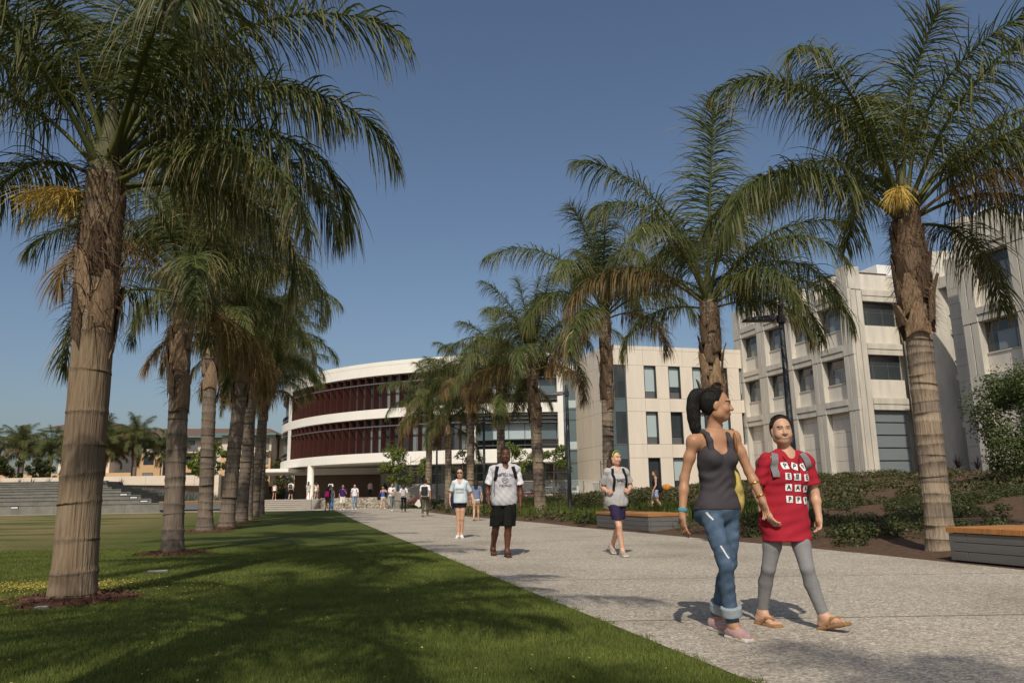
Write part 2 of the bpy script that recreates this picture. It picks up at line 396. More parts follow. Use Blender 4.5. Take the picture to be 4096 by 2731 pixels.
# inclination classes: (start angle, bend, length)
FR = {}
for key, (t0, bd, L_, dr) in {'spear': (86, 22, 3.2, .42), 'up': (76, 66, 3.8, .70), 'high': (62, 100, 4.0, .85), 'mid': (50, 120, 3.9, 1.0), 'flat': (36, 122, 3.6, 1.1), 'low': (16, 112, 3.2, 1.15), 'hang': (-14, 70, 2.7, 1.1)}.items():
    FR[key] = []
    for v in range(5):
        tb = .22 if key in ('low', 'hang') else .10
        FR[key].append(frond_mesh('frond_'+key, math.radians(t0+3*(v-2)), math.radians(bd+7*((v*2) % 5-2)), L_*(1+.04*((v*3) % 5-2)), 100+hash(key) % 1 + v*17+len(key), droop=dr, tipb=tb, pairs=165, tw=.10*(v-2)))
for lst in FR.values():
    for me in lst: me.materials.append(M['frond'])
FRO = {}
for key in ('flat', 'low', 'hang'):
    FRO[key] = []
    for me in FR[key]:
        c = me.copy(); c.materials.clear(); c.materials.append(M['frond_old']); FRO[key].append(c)

def trunk_mesh(name, H, rb, rt, lean, seed, ring=.27, fl=1.25, curve=.0):
    """ringed stem; lean = (dx, dy) at the top; attributes: ring (dark scar) and band (tone of each internode)"""
    r = random.Random(seed); zs = []; z = -.08; rings = []
    while z < H: rings.append(z); z += ring*r.uniform(.72, 1.3)*(1-.3*z/H)
    for q in rings: zs += [q, q+.012, q+.03, q+.07]
    k = 0
    while k < H: zs.append(k); k += .12
    zs.append(H); zs = sorted(set(round(q, 3) for q in zs)); seg = 28
    tones = [r.random() for _ in rings]; tilt = [(r.uniform(-.03, .03), r.uniform(-.03, .03)) for _ in rings]
    V = []; T = []; Bd = []
    for z in zs:
        f = max(0, z/H); R = rb+(rt-rb)*f**.8; R *= 1+(fl-1)*math.exp(-max(z, 0)/.28)
        ri = max([i for i, q in enumerate(rings) if q <= z+1e-4], default=0); dz = z-rings[ri]
        sc = math.exp(-dz/.02); R2 = R*(1+.055*math.exp(-dz/.03)-.02*math.exp(-abs(dz-.06)/.03))
        for k in range(seg):
            a = 2*PI*k/seg; nn = mnoise.noise(Vector((math.cos(a)*1.5, math.sin(a)*1.5, z*1.3+seed)))*.035
            rr = R2*(1+nn); tx, ty = tilt[ri]
            V.append((lean[0]*f+curve*math.sin(PI*f)+rr*math.cos(a), lean[1]*f+rr*math.sin(a), z+(tx*math.cos(a)+ty*math.sin(a))*min(1, f*8)))
            ring_n = sc*(.65+.5*mnoise.noise(Vector((math.cos(a)*2, math.sin(a)*2, ri*3.1))))
            T.append(max(0, min(1, ring_n))); Bd.append(min(1, max(0, tones[ri]+.45*mnoise.noise(Vector((math.cos(a)*1.2, math.sin(a)*1.2, ri*2.3+seed))))))
    F = []
    for j in range(len(zs)-1):
        for k in range(seg): F.append((j*seg+k, j*seg+(k+1) % seg, (j+1)*seg+(k+1) % seg, (j+1)*seg+k))
    n0 = (len(zs)-1)*seg; F.append(tuple(n0+k for k in range(seg)))
    me = np_mesh(name, V, F, True)
    a = me.attributes.new('ring', 'FLOAT', 'POINT'); a.data.foreach_set('value', T)
    a = me.attributes.new('band', 'FLOAT', 'POINT'); a.data.foreach_set('value', Bd)
    return me

def leafbase_mesh(seed):
    """old sheath: a curved, torn plate clasping the stem, tip up; local +X points outwards, origin on the stem axis"""
    r = random.Random(seed); V = []; F = []; nu, nv = 8, 8
    W = r.uniform(1.1, 2.0); Hh = r.uniform(.4, .8); out = r.uniform(.05, .28)
    for side in (0, 1):
        for j in range(nv+1):
            f = j/nv; half = W/2*(1-f)**.7*(1-.15*math.sin(f*7+seed))+.10
            for i in range(nu+1):
                u = -1+2*i/nu; a = u*half
                R = 1.03+.10*math.sin(PI*f)*(1-.4*u*u)+out*2.2*f**3-(.07 if side else 0)+.03*r.uniform(-1, 1)*(abs(u) > .8)
                z = f*Hh+.05*r.uniform(-1, 1)*(abs(u) > .8)-(.12*u*u*(1-f))
                V.append((R*math.cos(a), R*math.sin(a), z))
    n1 = (nu+1)*(nv+1)
    for j in range(nv):
        for i in range(nu):
            q = j*(nu+1)+i; F.append((q, q+1, q+nu+2, q+nu+1)); F.append((n1+q+nu+1, n1+q+nu+2, n1+q+1, n1+q))
    for i in range(nu):
        q = nv*(nu+1)+i; F.append((q, q+1, n1+q+1, n1+q)); F.append((i+1, i, n1+i, n1+i+1))
    for j in range(nv):
        q = j*(nu+1); F.append((q+nu+1, q, n1+q, n1+q+nu+1)); q += nu; F.append((q, q+nu+1, n1+q+nu+1, n1+q))
    return np_mesh('leaf_base', V, F, True)
LB = [leafbase_mesh(s) for s in range(5)]
for me in LB: me.materials.append(M['leafbase'])

def fibre_mesh(R, z0, z1, n, seed):
    r = random.Random(seed); V = []; F = []
    for _ in range(n):
        a = r.random()*2*PI; z = r.uniform(z0, z1); rr = R*r.uniform(1.0, 1.12); ln = r.uniform(.1, .4)
        d = Vector((math.cos(a)*.5, math.sin(a)*.5, r.uniform(-1, .4)))+Vector((-math.sin(a), math.cos(a), 0))*r.uniform(-1.3, 1.3); d.normalize()
        p = Vector((rr*math.cos(a), rr*math.sin(a), z)); w = Vector((-math.sin(a), math.cos(a), .3))*r.uniform(.003, .010)
        b = len(V)
        for k in range(4):
            V += [p-w*(1-k/3.2), p+w*(1-k/3.2)]; p = p+d*ln/3; d = (d+Vector((0, 0, -.45))).normalized()
        for k in range(3): F.append((b+2*k, b+2*k+1, b+2*k+3, b+2*k+2))
    return np_mesh('fibre', V, F)

def flower_mesh(seed, n=260, L=.75, hang=.8):
    """drooping branched spray of thin yellow strands"""
    r = random.Random(seed); mb = MB(); pts = []; p = Vector((0, 0, 0)); d = Vector((.75, 0, .65))
    for i in range(9): pts.append(p.copy()); d = (d+Vector((0, 0, -.16*hang))).normalized(); p = p+d*(L/9)
    mb.tube(pts, [.03-.0028*i for i in range(9)], 6)
    for i in range(n):
        f = r.uniform(.22, 1); q = pts[min(8, int(f*8.99))].copy(); a = r.random()*2*PI
        e = (d*.5+Vector((r.gauss(0, .55), math.cos(a)*.8, math.sin(a)*.55+.1))).normalized(); ln = r.uniform(.22, .55); st = []
        for k in range(5): st.append(q.copy()); e = (e+Vector((0, 0, -.42*hang))+Vector((r.gauss(0, .1), r.gauss(0, .1), 0))).normalized(); q = q+e*ln/4
        mb.tube(st, [.0035, .005, .0045, .004, .002], 3, False)
    return mb.mesh('flower_cluster')
FL = [flower_mesh(1), flower_mesh(2, 300, .6, 1.0)]
for me in FL: me.materials.append(M['flower'])

def std_crown(r, n=18, s=1.0):
    """list of (azimuth, class, variant, scale)"""
    out = []; az = r.random()*6.28
    seq = ['spear', 'up', 'up', 'up', 'high', 'high', 'high', 'high', 'mid', 'mid', 'mid', 'mid', 'flat', 'flat', 'flat', 'low', 'low', 'hang']
    for i in range(n):
        az += 2.399963+r.uniform(-.2, .2); out.append((az, seq[int(i*len(seq)/n)], r.randrange(3), s*r.uniform(.88, 1.08)))
    return out

PALM_N = [0]
def palm(label, group, X, Y, H, rb=.25, rt=.19, lean=(0, 0), mat='trunk_grey', crown=None, seed=0, z0=None, boots=12, boot_len=1.5, fs=1.0, n=18, old=.12, flowers=(), ring=.27, fl=1.25, curve=0, fibres=500, name='palm_tree', bulge=1.22):
    r = random.Random(seed*31+5); z0 = gz(Y) if z0 is None else z0
    t = empty(name, (X, Y, z0)); tag(t, label, 'palm tree', group)
    mobj('trunk', trunk_mesh('trunk', H, rb, rt, lean, seed+3, ring, fl, curve), M[mat], t)
    lx, ly = lean; Rr = rt*bulge*.94
    for i in range(boots):
        f = i/max(1, boots-1); z = H-boot_len+f*(boot_len-.15); a = i*2.4+r.uniform(-.3, .3)+seed
        o = mobj('leaf_base', LB[r.randrange(len(LB))], None, t); fz = z/H
        sc = Rr*(1.08-.30*f*f); o.location = (lx*fz+curve*math.sin(PI*fz), ly*fz, z-.2); o.rotation_euler = (0, 0, a)
        o.scale = (sc, sc, r.uniform(.75, 1.1))
    MB().lathe([(rt*1.02, -.25), (rt*1.0, 0), (rt*.82, .25), (rt*.5, .6), (.05, 1.0), (.0, 1.02)], 14, (lx, ly, H)).build('crown_shaft', M['crownshaft'], t, True)
    if fibres:
        o = mobj('fibre', fibre_mesh(Rr*1.0, H-boot_len, H+.25, fibres, seed), M['fibre'], t); tag(o, kind='stuff'); o.location = (lx, ly, 0)
    for (az, key, v, s) in (crown or std_crown(r, n, fs)):
        use = FRO if (key in FRO and r.random() < old*(2.2 if key != 'flat' else 1)) else FR
        o = mobj('frond', use[key][(v+r.randrange(5)) % 5], None, t)
        hb = {'spear': .35, 'up': .30, 'high': .22, 'mid': .12, 'flat': .0, 'low': -.12, 'hang': -.22}[key]
        rr = {'spear': .02, 'up': .06, 'high': .10}.get(key, .13)
        o.location = (lx+math.cos(az)*rr, ly+math.sin(az)*rr, H+hb); o.rotation_euler = (r.uniform(-.14, .14), r.uniform(-.05, .05), az); o.scale = (s, s, s)
    for (az, k, s, dz) in flowers:
        o = mobj('flower_cluster', FL[k], None, t); o.location = (lx+math.cos(az)*rt*1.05, ly+math.sin(az)*rt*1.05, H+dz); o.rotation_euler = (0, 0, az); o.scale = (s, s, s)
    PALM_N[0] += 1
    return t
D = math.radians
gL = 'palm trees in a row along the lawn'; gR = 'palm trees in a row along the planted bank'
palm('palm tree behind the photographer shading the bottom of the lawn', gL, -1.0, -7.4, 8.6, .25, .20, seed=47, n=13, fs=1.0)
# the row on the lawn, left of the path; the first two stand behind or beside the camera and only throw their shade into the picture
palm('palm tree beside the photographer whose trunk shadow crosses the near lawn', gL, -2.72, 1.45, 5.4, .23, .20, seed=41, n=20)
palm('palm tree behind the photographer shading the near edge of the lawn and path', gL, 1.6, -8.9, 9.8, .26, .20, seed=42, n=22, fs=1.05)
c1 = [(D(-70), 'spear', 0, 1), (D(20), 'up', 1, 1.05), (D(140), 'up', 2, 1.0), (D(-110), 'up', 0, 1.0), (D(75), 'up', 2, 1), (D(-5), 'high', 1, 1.1), (D(-35), 'high', 0, 1.08), (D(50), 'high', 2, 1.05), (D(110), 'high', 0, 1), (D(170), 'high', 1, 1.0), (D(215), 'high', 2, .95),
      (D(10), 'mid', 0, 1.05), (D(-50), 'mid', 1, 1.0), (D(185), 'mid', 1, .95), (D(240), 'mid', 0, 1), (D(80), 'mid', 2, 1), (D(5), 'flat', 1, 1.02), (D(32), 'flat', 2, .98), (D(160), 'flat', 0, .85), (D(-20), 'low', 1, .95), (D(15), 'low', 0, .95), (D(125), 'low', 2, .6)]
palm('thick pale ringed palm nearest on the lawn, yellow flower cluster on its left', gL, -4.68, 8.4, 4.75, .215, .205, (-.06, 0), 'trunk_tan', c1, 1, boots=16, boot_len=1.85, ring=.42, fl=1.18, flowers=[(D(172), 0, 1.0, -.25)], fibres=900, old=.05, bulge=1.03)
palm('second palm along the lawn row, dark rough trunk with torn sheaths', gL, -6.59, 15.14, 5.3, .185, .185, (-.15, 0), 'trunk_grey', None, 12, boots=15, boot_len=2.3, ring=.26, n=19, fs=1.05, bulge=1.1)
palm('third palm along the lawn row, pale trunk flared at its foot', gL, -9.93, 25.1, 7.0, .22, .21, (-.2, 0), 'trunk_grey', None, 13, boots=12, boot_len=2.6, fl=1.55, n=19, fs=1.1)
palm('fourth palm along the lawn row, leaning slightly right', gL, -10.38, 28.17, 7.2, .26, .24, (.35, 0), 'trunk_grey', None, 14, n=19, fs=1.1, boot_len=2.6)
for i, (X, Y, H, w) in enumerate([(-12.0, 34.3, 7.0, 'fifth'), (-12.75, 37.2, 7.2, 'sixth'), (-13.7, 41, 7.1, 'seventh'), (-14.7, 45, 7.2, 'eighth and farthest')]):
    palm(w+' palm along the lawn row, counted from the camera', gL, X, Y, H, .25, .22, (r_ := random.Random(i).uniform(-.2, .3), 0), 'trunk_grey', None, 15+i, n=17, fs=1.08, boots=9, fibres=250)
# the row on the right bank
R1 = [(D(-60), 'spear', 1, 1), (D(150), 'up', 0, 1), (D(60), 'up', 1, 1), (D(-40), 'up', 2, 1.0), (D(182), 'high', 1, 1.02), (D(215), 'high', 2, .98), (D(-10), 'high', 0, 1), (D(110), 'high', 0, 1), (D(-70), 'high', 1, 1), (D(10), 'mid', 2, 1), (D(-30), 'mid', 0, 1), (D(130), 'mid', 0, 1), (D(75), 'mid', 1, 1),
      (D(187), 'flat', 1, 1.05), (D(3), 'flat', 0, 1.0), (D(-25), 'flat', 2, .9), (D(30), 'low', 0, .9)]
palm('nearest palm of the bank row, dark shaggy neck and pale yellow flower tuft', gR, 6.8, 12.6, 5.5, .20, .20, (.08, 0), 'trunk_band', [(a_, k_, v_, s_*1.1) for a_, k_, v_, s_ in R1], 21, boots=26, boot_len=1.9, ring=.17, fl=1.2, flowers=[(D(235), 1, .85, .3)], fibres=1500, bulge=1.32, z0=.1)
R2 = [(D(-80), 'spear', 0, 1.05), (D(170), 'up', 0, 1), (D(40), 'up', 1, 1), (D(195), 'high', 2, 1), (D(-15), 'high', 0, 1.0), (D(95), 'high', 1, 1), (D(-75), 'high', 1, .95), (D(5), 'mid', 2, 1.05), (D(175), 'mid', 1, 1), (D(60), 'mid', 0, 1), (D(-40), 'mid', 0, .95), (D(230), 'mid', 2, .95), (D(20), 'flat', 1, 1), (D(-10), 'flat', 0, 1), (D(182), 'flat', 2, 1), (D(-60), 'flat', 0, .9), (D(180), 'low', 1, .85), (D(-8), 'low', 1, .8)]
palm('second palm of the bank row, rising behind the woman in the tank top', gR, 5.2, 19.9, 5.8, .20, .19, (.1, 0), 'trunk_band', [(a_, k_, v_, s_*(1.42 if k_ in ('spear', 'up') else 1.15)) for a_, k_, v_, s_ in R2], 22, boots=24, boot_len=2.6, ring=.17, fibres=900, old=.3, bulge=1.45, z0=.15)
palm('third palm of the bank row, shaggy trunk behind the woman with green hairband', gR, 3.3, 27.2, 7.3, .21, .19, (.12, 0), 'trunk_band', None, 24, boots=20, boot_len=3.2, ring=.18, fibres=700, old=.3, n=20, fs=1.22, z0=.1)
palm('fourth palm of the bank row, smooth pale trunk between two lamp posts', gR, 1.16, 34.5, 6.6, .26, .22, (-.25, 0), 'trunk_band', None, 25, boots=16, boot_len=2.4, ring=.28, fl=1.35, fibres=500, old=.2, n=20, fs=1.2, z0=.05)
for i, (X, Y, H, nm, fl_) in enumerate([(-.68, 41, 6.7, 'fifth', ()), (-2.6, 45.5, 7.0, 'sixth', [(D(-90), 1, 1.1, -.1)]), (-4.25, 50, 5.6, 'seventh', ()), (-6.0, 54, 7.0, 'eighth and farthest', ())]):
    palm(nm+' palm of the bank row, counted from the camera', gR, X, Y, H, .24, .20, (.1*(i % 2), 0), 'trunk_band', None, 30+i, boots=10, ring=.24, n=18, fs=1.12, old=.22, flowers=fl_, fibres=250, z0=.1)
# ================================================================ BUILDINGS
M['white'] = mat_plain('white_cladding', (.80, .765, .68), .55, .35, .035, .6)
M['soffit'] = mat_plain('soffit_white', (.70, .67, .62), .7, .2, .03, .6)
M['fin'] = mat_plain('dark_red_fin', (.062, .021, .016), .5, .35, .16, 1.2)
M['metal'] = mat_plain('grey_metal', (.16, .165, .165), .4, .5, .06, 4, metal=.4)
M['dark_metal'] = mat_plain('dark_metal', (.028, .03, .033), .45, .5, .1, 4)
M['tan'] = mat_plain('tan_panel', (.68, .605, .50), .75, .2, .06, 1.2, .05, 40, stretch=(1, 1, .12))
M['concrete'] = mat_plain('cast_concrete', (.54, .505, .43), .85, .2, .17, 1.6, .15, 25, stretch=(1, 1, .22))
M['concrete_sm'] = mat_plain('smooth_concrete_panel', (.64, .595, .51), .8, .2, .13, 1.3, .1, 25, stretch=(1, 1, .2))
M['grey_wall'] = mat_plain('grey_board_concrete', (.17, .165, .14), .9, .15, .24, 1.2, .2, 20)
M['coping'] = mat_plain('dark_coping', (.10, .065, .05), .6, .3)
M['brown_wall'] = mat_plain('brown_entry_wall', (.16, .115, .085), .6, .3, .15, .8)
M['peach'] = mat_plain('peach_render', (.60, .40, .22), .9, .1, .06, .5)
M['cream'] = mat_plain('cream_render', (.66, .57, .45), .9, .1, .05, .5)
M['roof'] = mat_plain('brown_roof_tiles', (.155, .10, .075), .9, .1, .2, 3, .6, 14)
M['teal'] = mat_plain('teal_trim', (.10, .20, .19), .6, .3)
M['step'] = mat_plain('step_concrete', (.36, .325, .27), .85, .2, .14, 2, .2, 40)
M['rubble'] = None
def glass_mat(name, col, rough=.04, spec=.6, mixv=.0):
    m, N, L, B = new_mat(name)
    B.inputs['Base Color'].default_value = (*col, 1); B.inputs['Roughness'].default_value = rough; B.inputs['Specular IOR Level'].default_value = spec
    tc = N.new('ShaderNodeTexCoord'); nz = N.new('ShaderNodeTexNoise'); nz.inputs['Scale'].default_value = .35; L.new(tc.outputs['Object'], nz.inputs[0])
    bp = N.new('ShaderNodeBump'); bp.inputs['Strength'].default_value = .06; bp.inputs['Distance'].default_value = .3; L.new(nz.outputs[0], bp.inputs['Height']); L.new(bp.outputs[0], B.inputs['Normal'])
    return m
M['glass'] = glass_mat('window_glass', (.035, .045, .05), .04, .8)
M['glass_teal'] = glass_mat('teal_glass', (.09, .13, .14), .06)
M['glass_blind'] = glass_mat('glass_over_blind', (.40, .48, .48), .12)
M['glass_curtain'] = glass_mat('glass_over_pale_interior', (.20, .225, .235), .08)
M['glass_clear'] = None
m, N, L, B = new_mat('railing_glass'); B.inputs['Base Color'].default_value = (.85, .92, .9, 1); B.inputs['Roughness'].default_value = .03; B.inputs['Alpha'].default_value = .07; M['glass_clear'] = m
def rubble_mat():
    m, N, L, B = new_mat('rubble_stone'); tc = N.new('ShaderNodeTexCoord')
    v = N.new('ShaderNodeTexVoronoi'); v.inputs['Scale'].default_value = 7; L.new(tc.outputs['Object'], v.inputs[0])
    s = N.new('ShaderNodeSeparateColor'); L.new(v.outputs['Color'], s.inputs[0])
    r = ramp(N, [(0, (.16, .13, .10)), (.5, (.30, .255, .19)), (1, (.46, .41, .33))]); L.new(s.outputs[0], r.inputs[0]); L.new(r.outputs[0], B.inputs['Base Color'])
    B.inputs['Roughness'].default_value = .9
    bp = N.new('ShaderNodeBump'); bp.invert = True; bp.inputs['Strength'].default_value = .9; bp.inputs['Distance'].default_value = .06; L.new(v.outputs['Distance'], bp.inputs['Height']); L.new(bp.outputs[0], B.inputs['Normal'])
    return m
M['rubble'] = rubble_mat()

# ---------------------------------------------------------------- the white drum with red fins
CX, CY, CR = .8, 98.4, 29.3
def arc(ph, r): return (CX-r*math.sin(ph), CY-r*math.cos(ph))
def arc_seg(mb, p0, p1, r0, r1, z0, z1, n=3):
    """ring segment between angles p0<p1 (degrees), radii r0<r1"""
    V = []; F = []
    for i in range(n+1):
        a = D(p0+(p1-p0)*i/n)
        for (r, z) in ((r0, z0), (r1, z0), (r1, z1), (r0, z1)): V.append((*arc(a, r), z))
    for i in range(n):
        b = i*4
        for k in range(4): F.append((b+k, b+(k+1) % 4, b+4+(k+1) % 4, b+4+k))
    F.append((3, 2, 1, 0)); b = n*4; F.append((b, b+1, b+2, b+3))
    mb.add(V, F); return mb
drum = tag(empty('curved_building', (CX, CY-CR, .85)), 'white curved three storey building with dark red vertical fins', 'building')
DO = Vector((CX, CY-CR, .85))
def dpart(name, mb, mat, parent=drum, **k):
    mb.v = [(v[0]-DO.x, v[1]-DO.y, v[2]-DO.z) for v in mb.v]; return mb.build(name, mat, parent, **k)
P0, P1 = -7.4, 100.0
Z = dict(bot=3.85, bot2=4.2, w2b=5.05, w2t=8.32, w3b=9.18, w3t=12.42, top=13.72)
for nm, z0, z1 in (('parapet', Z['w3t'], 13.32), ('parapet_rim', 13.34, Z['top']), ('floor_band', Z['w2t'], Z['w3b']), ('floor_band', Z['bot'], Z['w2b'])):
    band = dpart(nm, arc_seg(MB(), P0+.1, P1, CR-2.6, CR-.12, z0+.02 if nm != 'floor_band' or z0 > 5 else Z['bot2']+.06, z1-.02, 40), M['soffit'])
    ph = P0
    while ph < P1-.5:
        q = min(P1, ph+5.4); zz = z0
        if nm == 'floor_band' and z0 < 5 and ph > 24: zz = Z['bot2']
        mb = arc_seg(MB(), ph+.012, q-.012, CR-.14, CR, zz, z1, 4)
        o = dpart('panel', mb, M['white'], drum); o.parent = band
        ph = q
# deep part of the lowest fascia with its step, and the soffit under the overhang
dpart('soffit', arc_seg(MB(), P0, 24.0, CR-9, CR-.16, Z['bot']+.03, Z['bot']+.16, 14), M['soffit'])
dpart('soffit', arc_seg(MB(), 24.0, P1, CR-16, CR-.16, Z['bot2']+.03, Z['bot2']+.16, 24), M['soffit'])
dpart('soffit_step', arc_seg(MB(), 23.9, 24.1, CR-9, CR-.02, Z['bot']+.005, Z['bot2']+.1, 1), M['white'])
# end wall on the right and the pier left of the fins
for z0, z1 in ((Z['w2b'], Z['w2t']), (Z['w3b'], Z['w3t'])):
    dpart('pier', arc_seg(MB(), P0, P0+1.0, CR-2.4, CR-.01, z0, z1, 1), M['white'])
    dpart('pier', arc_seg(MB(), 58.8, 61.0, CR-2.4, CR-.02, z0, z1, 1), M['white'])
    dpart('end_wall', arc_seg(MB(), P0+.05, P0+.15, CR-26, CR-2.3, z0, z1, 1), M['white'])
    # glazing behind the fins: one pane between each pair of fins
    nf = 25; f0, f1 = 9.4, 58.6
    dpart('pier', arc_seg(MB(), 8.3, 8.9, CR-1.2, CR-.05, z0, z1, 1), M['white'])
    for i in range(nf):
        pa = f0+(f1-f0)*i/nf; pb = f0+(f1-f0)*(i+1)/nf
        gm_ = M['glass_curtain'] if (i*7+int(z0)) % 5 in (0, 3) and i < 15 else M['glass']
        pane = dpart('pane', arc_seg(MB(), pa+.06, pb-.06, CR-1.02, CR-.98, z0+.04, z1-.04, 1), gm_)
        mb = MB(); arc_seg(mb, pa-.06, pa+.06, CR-1.06, CR-.90, z0, z1, 1)
        if gm_ is M['glass_curtain']: arc_seg(mb, pa+(pb-pa)*.55, pa+(pb-pa)*.6, CR-1.05, CR-.93, z0, z1, 1)
        dpart('mullion', mb, M['metal'])
    for i in range(nf+1):
        pa = f0+(f1-f0)*i/nf
        a = D(pa); w = .03/CR; mb = MB()
        c0, c1 = arc(a-w, CR-.86), arc(a+w, CR-.86); c2, c3 = arc(a+w*1.0, CR-.06), arc(a-w*1.0, CR-.06)
        mb.prism([c0, c1, c2, c3], z0+.05, z1-.06)
        dpart('fin', mb, M['fin'])
    for zz in ((z1-.78),): dpart('sun_rail', arc_seg(MB(), 9.0, 58.7, CR-.14, CR-.02, zz-.05, zz+.05, 40), M['metal'])
    dpart('sill', arc_seg(MB(), 8.9, 58.8, CR-1.1, CR-.16, z0-.03, z0+.03, 40), M['metal'])
    # strip windows with louvres right of the fins
    for i in range(5):
        pa = P0+1.1+(8.3-P0-1.1)*i/5; pb = P0+1.1+(8.3-P0-1.1)*(i+1)/5
        for j in range(3):
            za, zb = (z0+.04, z0+.85, z1-.9, z1-.04)[j:j+2]
            gm_ = M['glass_blind'] if (j == 1 and i in (1, 2, 3)) else (M['glass_teal'] if j else M['glass'])
            dpart('pane', arc_seg(MB(), pa+.05, pb-.05, CR-.74, CR-.70, za+.03, zb-.03, 1), gm_)
        dpart('mullion', arc_seg(MB(), pb-.07, pb+.07, CR-.78, CR-.6, z0, z1, 1), M['metal'])
    for zz in (z0+.32, z0+.85, z1-.9, z1-.55, z1-.2): dpart('louvre', arc_seg(MB(), P0+.9, 8.2, CR-.62, CR-.05, zz-.03, zz+.03, 8), M['metal'])
    # curved window left of the pier
    for i in range(6):
        pa, pb = 61.1+i*4.2, 61.1+(i+1)*4.2
        dpart('pane', arc_seg(MB(), pa+.08, pb-.08, CR-.55, CR-.5, z0+.05, z1-.05, 2), M['glass'])
        dpart('mullion', arc_seg(MB(), pb-.09, pb+.09, CR-.6, CR-.4, z0, z1, 1), M['metal'])
    for zz in (z0+.35, z0+.8, z1-.5): dpart('louvre', arc_seg(MB(), 61.2, 86, CR-.45, CR-.06, zz-.04, zz+.04, 10), M['metal'])
    dpart('pier', arc_seg(MB(), 86.4, 88, CR-1.5, CR-.02, z0, z1, 1), M['white'])
    dpart('pane', arc_seg(MB(), 88, 100, CR-.55, CR-.5, z0, z1, 4), M['glass'])
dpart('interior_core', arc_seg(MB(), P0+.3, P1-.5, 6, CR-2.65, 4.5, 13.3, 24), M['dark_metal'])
# ground floor: glazed cafe on the right, open portico on the left
gl = arc_seg
x = -11.2; gx1 = 5.2; gy = 73.2; n = 15
for i in range(n):
    xa, xb = x+(gx1-x)*i/n, x+(gx1-x)*(i+1)/n
    dpart('pane', MB().box(xa+.04, xb-.04, gy, gy+.04, .88, 3.84), M['glass'] if i % 4 else M['glass_teal'])
    dpart('mullion', MB().box(xb-.04, xb+.04, gy-.08, gy+.08, .86, 3.86), M['metal'])
dpart('transom', MB().box(x, gx1, gy-.06, gy-.005, 3.0, 3.08), M['metal'])
for i in range(4):
    dpart('pane', MB().box(-11.24, -11.2, gy+.1+i*1.6, gy+1.62+i*1.6, .88, 4.1), M['glass_teal']); dpart('mullion', MB().box(-11.3, -11.16, gy+.02+i*1.6, gy+.1+i*1.6, .86, 4.15), M['metal'])
dpart('back_wall', MB().box(-24.4, -14.2, 86.0, 86.3, .86, 4.2), M['brown_wall'])
dpart('back_wall', MB().box(-14.2, -11.4, 82.0, 82.3, .86, 4.2), M['brown_wall'])
dpart('beam', MB().box(-24.4, -13.0, 84.9, 85.9, 3.45, 4.15), M['soffit'])
for i in range(3): dpart('pane', MB().box(-14.1+i*.95, -13.2+i*.95, 81.9, 81.94, .9, 3.4), M['glass'])
dpart('column', MB().lathe([(.40, 0), (.34, .02), (.34, 3.4)], 28, (-20.75, 78.9, .86)), M['white'], smooth=True)
dpart('canopy', MB().box(-28.4, -22.9, 78.4, 90, 3.62, 3.95), M['white'], bevel=.01)
# ---------------------------------------------------------------- glass link and tan building
ax = Vector((-.2696, .963, 0)); rz_b = math.atan2(.2696, .963)
tan = tag(empty('tan_building', (8.5, 68.0, 1.0), rz_b), 'cream panel building with tall recessed windows beside the white drum', 'building')
def tp(name, mat, x0, x1, y0, y1, z0, z1, parent=None): return box(name, mat, parent or tan, x0, x1, y0, y1, z0-1, z1-1)
tp('core', M['dark_metal'], .4, 30, .6, 14, .5, 13.6)
rows = [(13.86, 14.2), (12.42, 13.84), (9.40, 12.40), (8.20, 9.38), (5.26, 8.18), (4.06, 5.24), (.9, 4.04)]
G = .012
wall = tp('front_wall', M['tan'], 1.85, 30, .36, .55, .9, 13.8)
def panel(x0, x1, z0, z1):
    o = tp('panel', M['tan'], x0+G, x1-G, 0, .34, z0, z1); o.parent = wall
panel(-.02, 3.6, *rows[0]); panel(-.02, 3.6, *rows[1])
for k in range(3, 30, 4):
    for rr in (0, 1): panel(k+.6, min(k+4.6, 30), *rows[rr])
for rr in (3, 5):
    panel(1.85, 3.65, *rows[rr])
    for k in range(10): panel(3.65+k*2.46, 3.65+(k+1)*2.46, *rows[rr])
for rr, nblind in ((2, (0, 1, 2, 4)), (4, (0, 2, 3)), (6, (1, 2))):
    z0, z1 = rows[rr]; panel(1.85, 3.65, z0, z1)
    for k in range(10):
        xw = 3.65+k*2.46
        panel(xw+1.2, xw+2.46, z0, z1)
        w = tp('window', M['dark_metal'], xw, xw+1.2, .3, .352, z0, z1)
        zs = z0+.62
        for (nm, mt, a, b) in (('spandrel', M['metal'], z0+.03, zs-.02), ('pane', M['glass'] if (k not in nblind) else M['glass_blind'], zs+(.5 if rr == 6 or k == 1 else .03), z1-.04)):
            o = tp(nm, mt, xw+.07, xw+1.1, .27, .296, a, b); o.parent = w
        if rr == 6 or k == 1: o = tp('pane', M['glass'], xw+.07, xw+1.1, .27, .296, zs+.03, zs+.47); o.parent = w
        o = tp('frame', M['dark_metal'], xw+.004, xw+.06, .02, .29, z0+.01, z1-.01); o.parent = w
        o = tp('frame', M['dark_metal'], xw+1.11, xw+1.196, .02, .29, z0+.01, z1-.01); o.parent = w
        o = tp('head', M['dark_metal'], xw+.061, xw+1.109, .02, .28, z1-.05, z1-.01); o.parent = w
